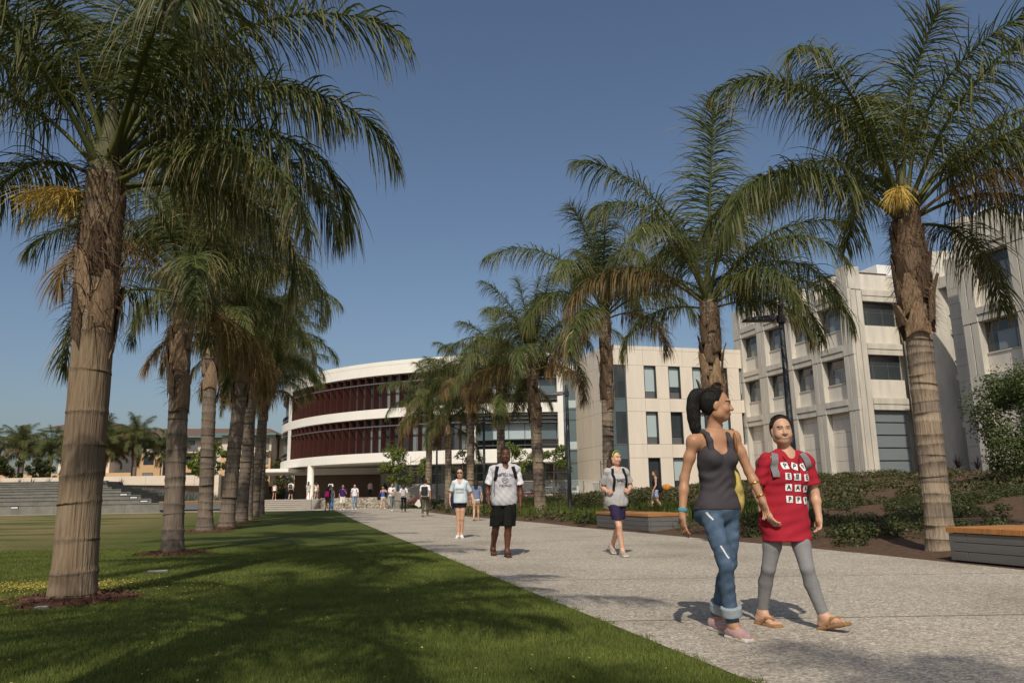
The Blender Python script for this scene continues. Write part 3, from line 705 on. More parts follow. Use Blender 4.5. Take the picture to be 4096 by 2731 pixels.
# corner glazing
zc = [1.0, 4.0, 5.25, 8.2, 9.35, 12.38]
for i in range(5):
    for j, (xa, xb) in enumerate(((.06, .62), (.70, 1.75))):
        tp('pane', M['glass'] if i % 2 == 0 and j else M['glass_teal'], xa, xb, .10, .14, zc[i]+.05, zc[i+1]-.05)
    tp('pane', M['glass_teal'], .06, .10, .2, 1.4, zc[i]+.05, zc[i+1]-.05)
    tp('transom', M['metal'], .03, 1.8, .07, .18, zc[i+1]-.05, zc[i+1]+.05)
tp('mullion', M['metal'], .62, .70, .05, .18, 1, 12.38); tp('mullion', M['metal'], .02, .10, .04, .12, 1, 12.38); tp('mullion', M['metal'], 1.76, 1.84, .02, .3, 1, 12.4)
# side wall of tan panels, facing the path
side = tp('side_wall', M['tan'], .3, .5, 1.5, 8.4, .9, 13.8)
for z0, z1 in rows:
    for k in range(3 if z1 < 12.41 else 4):
        y0 = 1.45+k*2.3 if z1 < 12.41 else .36+k*2.02
        y1 = y0+2.3 if z1 < 12.41 else y0+2.02
        o = tp('panel', M['tan'], 0, .29, y0+G, y1-G, z0, z1); o.parent = side
# link
lk = tag(empty('glass_link', (5.0, 76.0, .9)), 'narrow dark glass link between the white drum and the cream building', 'building')
zc = [.9, 4.0, 5.2, 8.25, 9.3, 12.4]
box('wall', M['dark_metal'], lk, -.6, 2.2, .3, 6, 0, 12.2)
box('parapet', M['white'], lk, -.6, 2.2, .0, 6, 12.25, 12.95)
for i in range(5):
    box('pane', M['glass_teal'], lk, -.5, 1.6, .02, .06, zc[i]-.85, zc[i+1]-.95)
    box('transom', M['metal'], lk, -.55, 1.65, -.06, .1, zc[i+1]-.95, zc[i+1]-.87)
    if i % 2 == 0: box('blind_pane', M['glass_blind'], lk, .55, 1.45, -.005, .015, zc[i]-.8, zc[i]-.05)

# ---------------------------------------------------------------- grey concrete building with pilasters
rz_g = math.atan2(-.963, .27)
grey = tag(empty('concrete_building', (25.95, 57.0, 1.0), rz_g), 'pale concrete building with grid of pilasters and square windows', 'building')
def gp(name, mat, x0, x1, y0, y1, z0, z1, parent=None, bevel=0): return box(name, mat, parent or grey, x0, x1, y0, y1, z0-1, z1-1, bevel)
BZ = [(6.83, 7.75), (11.05, 11.95), (15.25, 16.2)]
def pilaster(x0, x1, ztop, z0=.4, yb=.5, wide=False):
    """two ribs with a dark groove between, broken by the floor beams"""
    zz = [z0]+[q for b in BZ for q in b]
    root = gp('pilaster', M['concrete'], x0+.02, x1-.02, .10, yb, z0, 16.1)
    m_ = (x0+x1)/2
    for i in range(0, len(zz), 2):
        za = zz[i]; zb = zz[i+1] if i+1 < len(zz) else ztop
        for a, b in ((x0, m_-.035), (m_+.035, x1)):
            o = gp('rib', M['concrete'], a, b, -.04, .16, za+.012, zb-.012, root, .015)
    if wide: pass
    return root
def beam(x0, x1, z0, z1, y0=-.02):
    h = z1-z0
    root = gp('floor_beam', M['concrete'], x0, x1, y0+.06, .5, z0, z1)
    gp('course', M['concrete'], x0, x1, y0, y0+.055, z0, z0+h*.42, root, .012)
    gp('course', M['concrete'], x0, x1, y0-.06, y0+.055, z0+h*.5, z1, root, .012)
def bay(x0, x1, pane_seed, ground=True):
    for fi, (zb0, zt0) in enumerate(((BZ[0][1], BZ[1][0]), (BZ[1][1], BZ[2][0]))):
        ws = zb0+1.35
        gp('spandrel', M['concrete_sm'], x0, x1, .42, .6, zb0, ws)
        w = gp('window', M['metal'], x0+.05, x1-.05, .52, .60, ws, zt0)
        gp('sill', M['concrete'], x0+.02, x1-.02, .36, .518, ws-.07, ws+.02, w)
        zm = zt0-.72; xm = x0+.1+(x1-x0)*.72; xn = x0+.1+(x1-x0)*.24
        for (a, b, c, d_) in ((x0+.1, x1-.1, zm+.04, zt0-.06), (x0+.1, xn-.03, ws+.09, zm-.04), (xn+.03, xm-.03, ws+.09, zm-.04), (xm+.03, x1-.1, ws+.09, zm-.04)):
            gp('pane', M['glass_curtain'] if (c < zm and a > x0+.2) else M['glass'], a, b, .50, .518, c, d_, w)
    if ground:
        z = 1.0
        while z < 6.8:
            zt = min(z+1.08, 6.83); gp('panel', M['concrete_sm'], x0, x1, .45, .62, z+.01, zt-.012); z += 1.08
xs = [(-16.3, -15.0), (-12.5, -11.27), (-8.65, -7.5), (-4.95, -3.8), (-1.15, .0)]
gp('core', M['concrete'], -16.2, -.62, .62, 16, .5, 16.0)
for i, (a, b) in enumerate(xs[:-1]): pilaster(a, b, 16.9)
pilaster(-1.15, -.02, 18.0)
for (a, b), (c, d_) in zip(xs, xs[1:]):
    bay(b, c, 0)
    for z0, z1 in BZ: beam(b+.005, c-.005, z0, z1)
    # parapet over each bay: raised block with dark coping, lower notch
    pw = gp('parapet', M['concrete_sm'], b-.35, c-.75, .2, .62, 16.22, 17.75)
    gp('coping', M['coping'], b-.4, c-.7, .15, .67, 17.752, 17.84, pw)
    gp('parapet', M['concrete_sm'], c-.74, c+.1, .3, .62, 16.22, 16.75)
for (a, b) in xs:
    for z0, z1 in BZ: gp('beam_block', M['concrete'], a+.002, b-.002, -.07, .3, z0+.004, z1-.004, None, .015)
cp = gp('corner_tower', M['concrete'], -1.15, -.02, -.02, 1.25, 16.2, 18.05, None, .04)
gp('coping', M['coping'], -1.1, -.1, .05, 1.1, 18.052, 18.12, cp)
gp('cap', M['concrete'], -16.3, -15.0, -.02, 1.0, 16.2, 18.1, None, .04)
# second face, looking down the path towards the camera
for z0, z1 in BZ:
    q = gp('floor_beam', M['concrete'], -.02, .06, 1.2, 4.4, z0, z1); gp('course', M['concrete'], .06, .13, 1.2, 4.4, z0+.45, z1-.06, q); gp('course', M['concrete'], .06, .11, 1.2, 4.4, z0, z0+.38, q)
for zb0, zt0 in ((BZ[0][1], BZ[1][0]), (BZ[1][1], BZ[2][0])):
    gp('spandrel', M['concrete_sm'], -.3, -.06, 1.2, 4.4, zb0, zb0+1.4)
    w = gp('window', M['metal'], -.4, -.34, 1.3, 4.4, zb0+1.4, zt0)
    for a, b in ((1.36, 1.8), (1.86, 3.2), (3.26, 4.3)):
        gp('pane', M['glass'], -.34, -.32, a, b, zb0+1.46, zt0-.8, w); gp('pane', M['glass'], -.34, -.32, a, b, zt0-.74, zt0-.06, w)
for k in range(6): gp('louvre_panel', M['glass_curtain'], -.3, -.2, 1.25, 4.4, 1.2+k*.95, 2.05+k*.95)
gp('corner_rib', M['concrete'], -.5, .10, .16, .62, .5, 16.1, None, .03); gp('corner_rib', M['concrete'], -.5, .08, .70, 1.18, .5, 16.1, None, .03)
gp('parapet', M['concrete_sm'], -.6, -.05, 1.26, 4.3, 16.22, 17.5); gp('coping', M['coping'], -.65, 0, 1.28, 3.8, 17.502, 17.58)
# curved stair tower: courses of curved panels
tw = MB().lathe([(2.3, -.2), (2.3, 17.4)], 40, (1.7, 6.4, 0)).build('stair_tower', M['concrete'], grey, True)
for c in range(11):
    for k in range(7):
        a0 = PI*.82+k*.36; mb = MB(); V = []; F = []
        for i in range(5):
            a = a0+.006+(.348)*i/4
            for r_, z in ((2.3, c*1.58+.3), (2.42, c*1.58+.3), (2.42, c*1.58+1.865), (2.3, c*1.58+1.865)): V.append((1.7+r_*math.cos(a), 6.4+r_*math.sin(a), z-.2))
        for i in range(4):
            for q in range(4): F.append((i*4+q, i*4+(q+1) % 4, i*4+4+(q+1) % 4, i*4+4+q))
        F += [(3, 2, 1, 0), (16, 17, 18, 19)]
        MB().add(V, F).build('curved_panel', M['concrete'], tw)
# deep recess with landings, and the shaded slab wall beside the right wing
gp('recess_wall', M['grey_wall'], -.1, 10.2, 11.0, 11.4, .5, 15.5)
for z in (5.2, 8.6, 12.0):
    ld = gp('landing', M['concrete_sm'], 3.0, 7.4, 5.4, 11, z, z+.38)
    for k in range(9): gp('baluster', M['metal'], 3.1+k*.5, 3.14+k*.5, 5.46, 5.5, z+.38, z+1.4, ld)
    gp('rail', M['metal'], 3.05, 7.3, 5.44, 5.52, z+1.4, z+1.46, ld)
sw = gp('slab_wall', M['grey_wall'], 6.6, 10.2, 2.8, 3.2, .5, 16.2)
for c in range(14):
    for a, b in ((6.55, 7.6), (7.62, 10.1)):
        gp('panel', M['concrete'], a, b, 2.68, 2.79, 1.5+c*1.08, 2.56+c*1.08, sw)
gp('roof_slab', M['concrete_sm'], -.1, 10.2, 5, 12, 15.5, 16.3)
# right wing
gp('core', M['concrete'], 10.3, 40, .62, 16, .5, 16.0)
pilaster(10.05, 11.15, 17.9); pilaster(13.85, 15.0, 16.9); pilaster(17.6, 18.75, 16.9)
for (b, c) in ((11.15, 13.85), (15.0, 17.6), (18.75, 21)):
    bay(b, c, 1)
    for z0, z1 in BZ: beam(b+.005, c-.005, z0, z1)
    pw = gp('parapet', M['concrete_sm'], b+.2, c-.35, .2, .62, 16.22, 17.8); gp('coping', M['coping'], b+.9, c-.3, .15, .67, 17.802, 17.88, pw)
for (a, b) in ((10.05, 11.15), (13.85, 15.0), (17.6, 18.75)):
    for z0, z1 in BZ: gp('beam_block', M['concrete'], a+.002, b-.002, -.07, .3, z0+.004, z1-.004, None, .015)
cp = gp('corner_tower', M['concrete'], 10.05, 11.1, -.02, 1.25, 16.2, 17.98, None, .04); gp('coping', M['coping'], 10.1, 11.0, .05, 1.15, 17.982, 18.05, cp)
gp('wing_end', M['concrete'], 10.04, 10.3, .16, 2.7, .5, 16.2)
# roof plant screen and the tiles along the parapet
M['roof_white'] = mat_plain('bright_roof_screen', (.80, .79, .76), .6, .2, .03)
ps = gp('roof_screen', M['roof_white'], -11.5, -2.5, 5.2, 9, 16.0, 19.2); gp('coping', M['coping'], -11.5, -10.4, 5.1, 9.1, 19.202, 19.3, ps)
gp('roof_screen', M['roof_white'], -10.4, -8.4, 4.4, 5.18, 16.0, 19.7)
M['duct'] = mat_plain('pale_duct', (.70, .74, .80), .5, .3)
for s0, s1, y_ in ((-3.6, -1.4, .7), (11.2, 13.0, .45)):
    k = s0
    while k < s1: gp('roof_vent', M['duct'], k, k+.24, y_, y_+.3, 17.4 if s0 < 0 else 17.9, 17.75 if s0 < 0 else 18.14); k += .44

# ---------------------------------------------------------------- steps, terrace, walls before the drum
TZ = .86
V = [(-40, 62.6), (-15.6, 62.6), (-15.6, 63.2), (-9.2, 62.9), (-8.8, 61.0), (2, 66.5), (14, 66.8), (14, 120), (-40, 120)]
tag(MB().prism(V, 0, TZ).build('terrace', M['concrete_pale']), kind='structure')
st = tag(empty('entrance_steps', (-21, 61, .1)), 'wide low concrete steps up to the covered entrance', 'steps')
rh = (TZ-.12)/5
for i in range(5):
    sp_ = box('step', M['step'], st, -7, 5.4, i*.36-.5, 1.59, .02+i*rh-.1*(i == 0), .02+(i+1)*rh-.056); box('tread', M['concrete_pale'], sp_, -7.01, 5.41, i*.36-.54, 1.585, .02+(i+1)*rh-.055, .02+(i+1)*rh-.004, .008)
def railing(label, pts, h=.95, r=.022):
    t = empty('handrail', pts[0]); tag(t, label, 'handrail'); o = Vector(pts[0])
    MB().tube([Vector(p)-o+Vector((0, 0, h)) for p in pts], r, 8).build('rail', M['metal'], t)
    for p in pts: MB().tube([Vector(p)-o, Vector(p)-o+Vector((0, 0, h))], r, 8).build('post', M['metal'], t)
railing('steel handrail at the right end of the entrance steps', [(-15.75, 60.4, .12), (-15.75, 62.6, .86)])
railing('short handrail before the rubble wall by the steps', [(-15.05, 60.7, .12), (-15.05, 62.0, .12)], .8)
rw = tag(MB().box(-15.55, -9.3, 62.45, 62.98, .05, .98).build('rubble_wall', M['rubble']), 'low rubble stone retaining wall between the steps and the concrete ramp wall', 'wall')
# angled concrete ramp wall with a handrail
rampw = MB().xprism([(0, 0), (6.2, 0), (6.2, 1.85), (3.2, 1.85), (0, 1.05)], 0, .28).build('ramp_wall', M['concrete_pale'])
rampw.location = (-9.35, 57.4, .08); rampw.rotation_euler = (0, 0, D(-42)); tag(rampw, 'grey concrete ramp wall with sloped top beside the rubble wall', 'wall')
railing('steel handrail along the concrete ramp wall', [(-8.9, 56.9, .5), (-7.7, 58.0, .5)], .9)
# terrace front: low grey plinth and glass balustrade
tp_ = tag(MB().prism([(-4.2, 63.2), (10.5, 66.3), (10.5, 66.7), (-4.2, 63.6)], .1, 1.02).build('terrace_plinth', M['concrete_pale']), 'low grey concrete plinth under the glass railing', 'wall')
gr = tag(empty('glass_railing', (-4.1, 63.4, 1.02), math.atan2(3.1, 14.7)), 'glass railing with pale top rail along the cafe terrace', 'railing')
for i in range(10):
    box('pane', M['glass_clear'], gr, i*1.45+.03, i*1.45+1.42, -.008, .008, .08, 1.0); box('post', M['metal'], gr, i*1.45-.02, i*1.45+.02, -.03, .03, 0, 1.04)
box('rail', M['concrete_pale'], gr, 0, 14.5, -.035, .035, 1.042, 1.10)
gr2 = tag(empty('glass_railing', (-8.3, 62.9, .86), .08), 'glass railing left of the cafe terrace behind the bicycles', 'railing')
for i in range(3):
    box('pane', M['glass_clear'], gr2, i*1.35+.03, i*1.35+1.32, -.008, .008, .08, 1.0); box('post', M['metal'], gr2, i*1.35-.02, i*1.35+.02, -.03, .03, 0, 1.04)
box('rail', M['concrete_pale'], gr2, 0, 4.05, -.035, .035, 1.042, 1.10)

# ---------------------------------------------------------------- left background: amphitheatre, cream wall, peach houses
def lz(X, Y): return gz(Y)+.22*smooth01((-X-12)/12)*smooth01((Y-30)/25)
am = tag(empty('terraced_seating', (-26, 57, .2)), 'grey concrete terraced seating stepping up beyond the lawn', 'steps')
M['steplight'] = mat_plain('step_light_lens', (.75, .78, .8), .3, .4, .02)
lv = [.13, .58, .90, 1.18, 1.42, 1.66, 1.84, 2.06, 2.24, 2.42]
ends = [.1, -1.0, -2.2, -3.4, -4.6, -5.8, -6.6, -7.4, -7.6, -8.5]
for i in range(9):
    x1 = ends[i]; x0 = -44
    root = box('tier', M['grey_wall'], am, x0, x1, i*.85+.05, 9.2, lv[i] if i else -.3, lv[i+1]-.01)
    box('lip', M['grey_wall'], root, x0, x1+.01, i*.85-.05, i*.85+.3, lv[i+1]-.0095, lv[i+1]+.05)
    k = x1; j = 0
    while k > x0+1:
        w = 2.6 if j else 2.6+(i % 3)*.7
        b = box('block', M['grey_wall'], root, k-w+.008, k-.008, i*.85, i*.85+.045, lv[i]+.006 if i else -.25, lv[i+1]-.014); k -= w; j += 1
    lamps = {0: (-10.6,), 1: (-1.55,), 2: (-2.75,), 3: (-3.95,), 7: (-7.85,), 8: (-9.1,)}.get(i, ())
    for lx in lamps:
        q = box('step_light', M['dark_metal'], root, lx-.32, lx+.32, i*.85-.02, i*.85-.002, lv[i+1]-.2, lv[i+1]-.03); box('lens', M['steplight'], q, lx-.26, lx+.26, i*.85-.03, i*.85-.021, lv[i+1]-.175, lv[i+1]-.10)
cw = tag(empty('cream_wall', (-29, 76, .8), 0), 'long cream panelled retaining wall behind the lavender hedge', 'wall')
for i in range(14):
    for j in range(3): box('panel', M['cream'], cw, -i*2.4-2.39, -i*2.4-.01, 0, .3, j*.86+.006, j*.86+.854)
box('wall', M['cream'], cw, -33.6, 0, .31, .6, 0, 2.55)
# raised ground behind the cream wall
tag(MB().prism([(-110, 76.7), (-29, 76.7), (-29, 78), (-34, 110), (-34, 160), (-110, 160)], 0, 3.3).build('upper_terrace', M['terrain']), kind='structure')
tag(MB().prism([(-100, 64.8), (-34.6, 64.8), (-34, 67), (-30.5, 75.9), (-100, 75.9)], 0, 2.35).build('planter_terrace', M['soil']), kind='structure')

def house(label, X, Y, rz, W, H, dep, seedv, z0=3.0, name='apartment_house', levels=3, roofh=1.6, col='peach'):
    t = tag(empty(name, (X, Y, z0), rz), label, 'building', 'peach apartment houses behind the lawn'); r = random.Random(seedv)
    box('core', M['cream'], t, 0, W, .5, dep, 0, H)
    k = 0; i = 0
    while k < W-.5:
        w = [3.2, 2.3, 2.8][i % 3]; w = min(w, W-k); pr = [0, .35, .1][i % 3]
        lower = H*(.62 if i % 3 != 1 else .95)
        seg = box('wall', M['peach' if i % 2 == 0 else 'cream'], t, k+.01, k+w-.01, pr, .5, 0, lower-.01)
        box('wall', M['cream'], t, k+.01, k+w-.01, pr+.12, .5, lower, H-.05)
        for lv_ in range(levels):
            z = H*(lv_+.28)/levels; ww = w*.42; xx = k+w*.3
            win = box('window', M['dark_metal'], seg, xx, xx+ww, pr-.03 if z < lower else pr+.06, pr+.08 if z < lower else pr+.16, z, z+H/levels*.5)
            yy = (pr-.045) if z < lower else pr+.045
            box('pane', M['glass_curtain'] if r.random() < .4 else M['glass'], win, xx+.07, xx+ww-.07, yy, yy+.012, z+.07, z+H/levels*.5-.07)
        if i % 3 == 2:
            b_ = box('balcony', M['cream'], t, k+.1, k+w-.1, -.7, pr-.01, H*.66, H*.66+.16)
            box('balcony_rail', M['metal'], b_, k+.1, k+w-.1, -.7, -.66, H*.66+.17, H*.66+1.05)
        k += w; i += 1
    rf = MB().add([(-.7, -.8, H), (W+.7, -.8, H), (W+.7, dep+.8, H), (-.7, dep+.8, H), (1.5, dep*.45, H+roofh), (W-1.5, dep*.45, H+roofh)], [(3, 2, 1, 0), (0, 1, 5, 4), (1, 2, 5), (2, 3, 4, 5), (3, 0, 4)]).build('roof', M['roof'], t)
    box('gutter', M['teal'], rf, -.8, W+.8, -.95, -.805, H-.16, H+.1)
    return t
house('long peach apartment house with brown tiled roof behind the cream wall', -52, 106, D(8), 13.0, 6.6, 12, 1)
house('peach apartment block stepping forward right of the long house', -39.6, 104, D(4), 6.6, 7.0, 11, 2, 2.6, roofh=1.2)
house('pale apartment block just left of the white drum, dark railing on top floor', -33.0, 108, D(-3), 9.0, 7.0, 11, 3, 2.4, roofh=1.0)
tw_ = tag(empty('white_tower', (-71.2, 120, 3)), 'white tower with slim openings and wide green eaves roof', 'tower')
box('shaft', M['cream'], tw_, 0, 8, .4, 8, 0, 9.1)
for k in range(5): box('pier', M['cream'], tw_, .05+k*1.2, .62+k*1.2, 0, .39, 6.2, 8.9); box('opening', M['dark_metal'], tw_, .64+k*1.2, 1.22+k*1.2, .3, .395, 6.3, 8.8)
MB().add([(-2.2, -2, 9.1), (10.2, -2, 9.1), (10.2, 10, 9.1), (-2.2, 10, 9.1), (4, 4, 11.2)], [(3, 2, 1, 0), (0, 1, 4), (1, 2, 4), (2, 3, 4), (3, 0, 4)]).build('roof', M['roof'], tw_)
box('eaves', M['teal'], tw_, -2.4, 10.4, -2.2, 10.2, 8.85, 9.08)
low = tag(MB().box(-78, -52.4, 112, 122, 2.8, 5.0).build('low_house', M['peach']), 'low peach building seen under the far left palms', 'building')
# ================================================================ FURNITURE AND PLANTS
M['bench_grey'] = mat_plain('grey_composite_board', (.135, .13, .122), .7, .25, .12, 2.5, .15, 50, stretch=(.4, 3, 3))
M['bench_wood'] = mat_plain('oiled_orange_wood', (.40, .175, .055), .55, .3, .25, 2.0, .1, 40, stretch=(6, .6, 3))
M['foliage'] = leaf_mat('shrub_leaf', (.030, .048, .014), (.068, .085, .022), (.10, .08, .03), .2)
M['foliage_y'] = leaf_mat('bright_leaf', (.075, .125, .018), (.16, .21, .035), (.2, .2, .05), .35)
M['foliage_o'] = leaf_mat('olive_leaf', (.045, .055, .02), (.10, .10, .03), (.10, .08, .03), .2)
M['pepper'] = leaf_mat('pepper_leaf', (.055, .085, .022), (.11, .15, .04), (.10, .10, .04), .3)
M['lavender'] = leaf_mat('lavender_leaf', (.10, .115, .075), (.17, .185, .13), (.20, .17, .20), .15)
M['flax'] = mat_plain('purple_flax', (.035, .018, .022), .5, .4, .3, 6)
M['bark'] = mat_plain('young_bark', (.16, .12, .085), .9, .1, .25, 8)
M['chip'] = mat_plain('bark_chip', (.115, .058, .038), .95, .1, .5, 14)
M['petal'] = mat_plain('fallen_petal', (.50, .40, .09), .8, .2, .3, 9)
M['black'] = mat_plain('black_plastic', (.012, .012, .013), .5, .4, .1)
M['rubber'] = mat_plain('tyre_rubber', (.02, .02, .02), .8, .2, .1)

def bench(label, X, Y, length, width, H=.47, rz=None, z0=0, group='long box benches with wooden tops beside the path', nc=3):
    """X, Y: the near, path-side corner; local +x runs away along the path, +y away from it"""
    rz = math.atan2(.963, -.27) if rz is None else rz
    t = tag(empty('box_bench', (X, Y, z0), rz), label, 'bench', group)
    box('plinth', M['black'], t, .05, length-.05, -width+.05, -.05, -.1, H-.06)
    zt = H-.075
    for c in range(nc):
        z0_, z1_ = .02+c*(zt-.02)/nc, .02+(c+1)*(zt-.02)/nc-.008
        k = 0; off = .9 if c % 2 else 0
        cuts = [0]+[q for q in np.arange(off or 1.8, length-.2, 1.8)]+[length]
        for a, b in zip(cuts, cuts[1:]):
            box('board', M['bench_grey'], t, a+.004, b-.004, -.05, 0, z0_, z1_, .004); box('board', M['bench_grey'], t, a+.004, b-.004, -width, -width+.05, z0_, z1_)
        box('board', M['bench_grey'], t, 0, .048, -width+.052, -.052, z0_, z1_, .004); box('board', M['bench_grey'], t, length-.048, length, -width+.052, -.052, z0_, z1_, .004)
    n = max(4, int(length/.30))
    for i in range(n): box('top_slat', M['bench_wood'], t, -.02+(length+.04)*i/n+.003, -.02+(length+.04)*(i+1)/n-.003, -width-.02, .02, zt, H, .006)
    return t
bench('grey box bench with orange wooden top cut off by the right picture edge', 7.22, 7.45, 3.9, 1.15)
bench('grey box bench with orange wooden top behind the woman with green hairband', 3.48, 20.41, 3.64, 1.12)
bench('farthest grey box bench on the right, left of the woman in sunglasses', -2.75, 40.6, 3.4, 1.1, z0=.06)
t = bench('long low grey bench with orange top at the far edge of the lawn', -25.7, 56.6, 6.2, .9, .62, 0, .3); t.location.y = 57.2

def lamp(label, X, Y, z0, H=5.4):
    t = tag(empty('lamp_post', (X, Y, z0)), label, 'lamp post', 'dark lamp posts along the planted bank')
    MB().lathe([(.17, 0), (.17, .03), (.095, .05), (.09, .6), (.062, H-.02), (.0, H)], 16).build('post', M['dark_metal'], t, True)
    MB().tube([(0, 0, H-.42), (-.25, -.04, H-.38)], .04, 8).build('arm', M['dark_metal'], t)
    hd = MB().add([(-.18, -.17, H-.46), (-.18, .13, H-.46), (-1.02, .10, H-.46), (-1.02, -.22, H-.46), (-.18, -.12, H-.30), (-.18, .08, H-.30), (-.95, .06, H-.40), (-.95, -.18, H-.40)], [(3, 2, 1, 0), (4, 5, 6, 7), (0, 1, 5, 4), (1, 2, 6, 5), (2, 3, 7, 6), (3, 0, 4, 7)]).build('lamp_head', M['dark_metal'], t)
    box('lens', M['metal'], hd, -.95, -.3, -.15, .06, H-.475, H-.461)
    box('collar', M['dark_metal'], t, -.09, .09, -.09, .09, H-.5, H-.3)
lamp('tall dark lamp post behind the woman in the red shirt', 6.95, 19.2, .35)
lamp('dark lamp post left of the cream building by the fourth bank palm', 2.33, 32.8, .25)
lamp('slim dark lamp post just left of the man in the grey shirt', -1.72, 44.5, .1)
lamp('thin distant lamp post in front of the white drum', -5.95, 59.5, .1)
lamp('smallest distant lamp post among the leaves of the young tree left of the drum railing', -9.9, 66.0, .86, 4.4)
tp2 = tag(empty('sign_post', (6.8, 60.5, bank_z(6.8, 60.5))), 'thin grey post with small bracket by the corner of the cream building', 'post')
MB().tube([(0, 0, 0), (0, 0, 2.75)], .04, 8).build('pole', M['metal'], tp2); MB().box(.04, .3, -.02, .02, 2.45, 2.52).build('bracket', M['metal'], tp2)

# ---------------- leaf clouds
def leaf_cloud(name, C, R, n, size, seed, shell=.55, flat=1.0, up=.3, asp=.55):
    """C (k,3) clump centres, R (k,) radii, n leaves each: small diamond leaves through each clump's volume"""
    r = np.random.default_rng(seed); k = len(C); C = np.repeat(np.asarray(C), n, 0); R = np.repeat(np.asarray(R), n)
    d = r.normal(size=(len(C), 3)); d /= np.linalg.norm(d, axis=1)[:, None]; rad = R*(shell+(1-shell)*r.random(len(C)))**.7
    P = C+d*rad[:, None]*np.array([1, 1, flat]); N = d+r.normal(size=d.shape)*.6+np.array([0, 0, up]); N /= np.linalg.norm(N, axis=1)[:, None]
    a = np.cross(N, r.normal(size=N.shape)); a /= np.linalg.norm(a, axis=1)[:, None]+1e-9; b = np.cross(N, a)
    s = size*(.6+.8*r.random(len(C)))[:, None]; bend = N*s*.25
    V = np.stack([P-a*s, P-b*s*asp+bend*.6, P+a*s, P+b*s*asp+bend*.6], 1).reshape(-1, 3)
    F = np.arange(len(V), dtype=np.int32).reshape(-1, 4)
    me = np_mesh(name, V, F); t = me.attributes.new('tip', 'FLOAT', 'POINT')
    t.data.foreach_set('value', np.repeat((r.random(len(C))**3*.9), 4).astype(np.float32))
    return me
r_ = random.Random(11)
# ground cover on the bank
def scatter(n, y0, y1, dmin, dmax, cond=None):
    out = []
    while len(out) < n:
        Y = r_.uniform(y0, y1); d = r_.uniform(dmin, dmax); X = path_right(Y)+d
        if X > .80*Y+1.5: continue
        q = mnoise.noise(Vector((X*.5, Y*.5, 4)))
        if q < -.02 and r_.random() < .93: continue
        if Y > 61 and X < 12: continue
        if (X-25.95)*.963+(Y-57)*.27 > -.6: continue
        out.append((X, Y, bank_z(X, Y)))
    return out
pn = [p for p in scatter(430, 7.5, 27, .75, 16) if not (5.9 < p[0] < 8.6 and p[1] < 11.6 and p[0]-path_right(p[1]) < 1.5) and not (2.0 < p[0] < 4.6 and 20.2 < p[1] < 24.2)]
me = leaf_cloud('ground_cover_near', [(x, y, z+.07) for x, y, z in pn], [r_.uniform(.20, .42) for _ in pn], 260, .030, 5, .5, .55)
tag(mobj('ground_cover', me, M['foliage']), 'low dark green leafy ground cover on the near bank', 'ground cover', kind='stuff')
pf = scatter(1150, 26, 64, .5, 30)
me = leaf_cloud('ground_cover_far', [(x, y, z+.1) for x, y, z in pf], [r_.uniform(.3, .62) for _ in pf], 75, .065, 6, .5, .6)
tag(mobj('ground_cover', me, M['foliage_o']), 'olive green ground cover on the far bank below the buildings', 'ground cover', kind='stuff')
pg = [(x, y, z) for x, y, z in scatter(420, 22, 46, 1.2, 6.5)]
def grass_tufts(P, n, h, w, seed, spread=.3):
    r = np.random.default_rng(seed); P = np.repeat(np.asarray(P), n, 0); m_ = len(P)
    B = P+np.stack([r.normal(size=m_)*spread*.5, r.normal(size=m_)*spread*.5, np.zeros(m_)], 1); a = r.random(m_)*6.28; hh = h*(.6+.6*r.random(m_)); ln = r.random(m_)*.55
    d = np.stack([np.cos(a), np.sin(a), np.zeros(m_)], 1); s_ = np.stack([-np.sin(a), np.cos(a), np.zeros(m_)], 1)*w
    M1 = B+d*(ln*hh*.35)[:, None]+np.array([0, 0, 1])*(hh*.6)[:, None]; T_ = B+d*(ln*hh)[:, None]+np.array([0, 0, 1])*(hh*(1-.3*ln))[:, None]
    V = np.stack([B-s_, B+s_, M1+s_*.8, M1-s_*.8, T_], 1).reshape(-1, 3); i = np.arange(m_)*5
    F = [(q, q+1, q+2, q+3) for q in i]+[(q+3, q+2, q+4) for q in i]
    me = np_mesh('tufts', V.tolist(), [tuple(int(z) for z in f) for f in F]); t = me.attributes.new('tip', 'FLOAT', 'POINT'); t.data.foreach_set('value', np.tile([0, 0, .1, .1, .35], m_).astype(np.float32)); return me
tag(mobj('bank_grass', grass_tufts(pg, 34, .42, .010, 8, .45), M['foliage_y']), 'fresh green grassy strip behind the middle bench', 'grass', kind='stuff')
tb = [(-8.2+r_.random()*5.2, 57.5+r_.random()*3.5, gz(58)) for _ in range(120)]
tag(mobj('tall_grass', grass_tufts(tb, 40, .65, .012, 9, .5), M['foliage']), 'tall dark green grass below the glass railing by the bicycles', 'grass', kind='stuff')

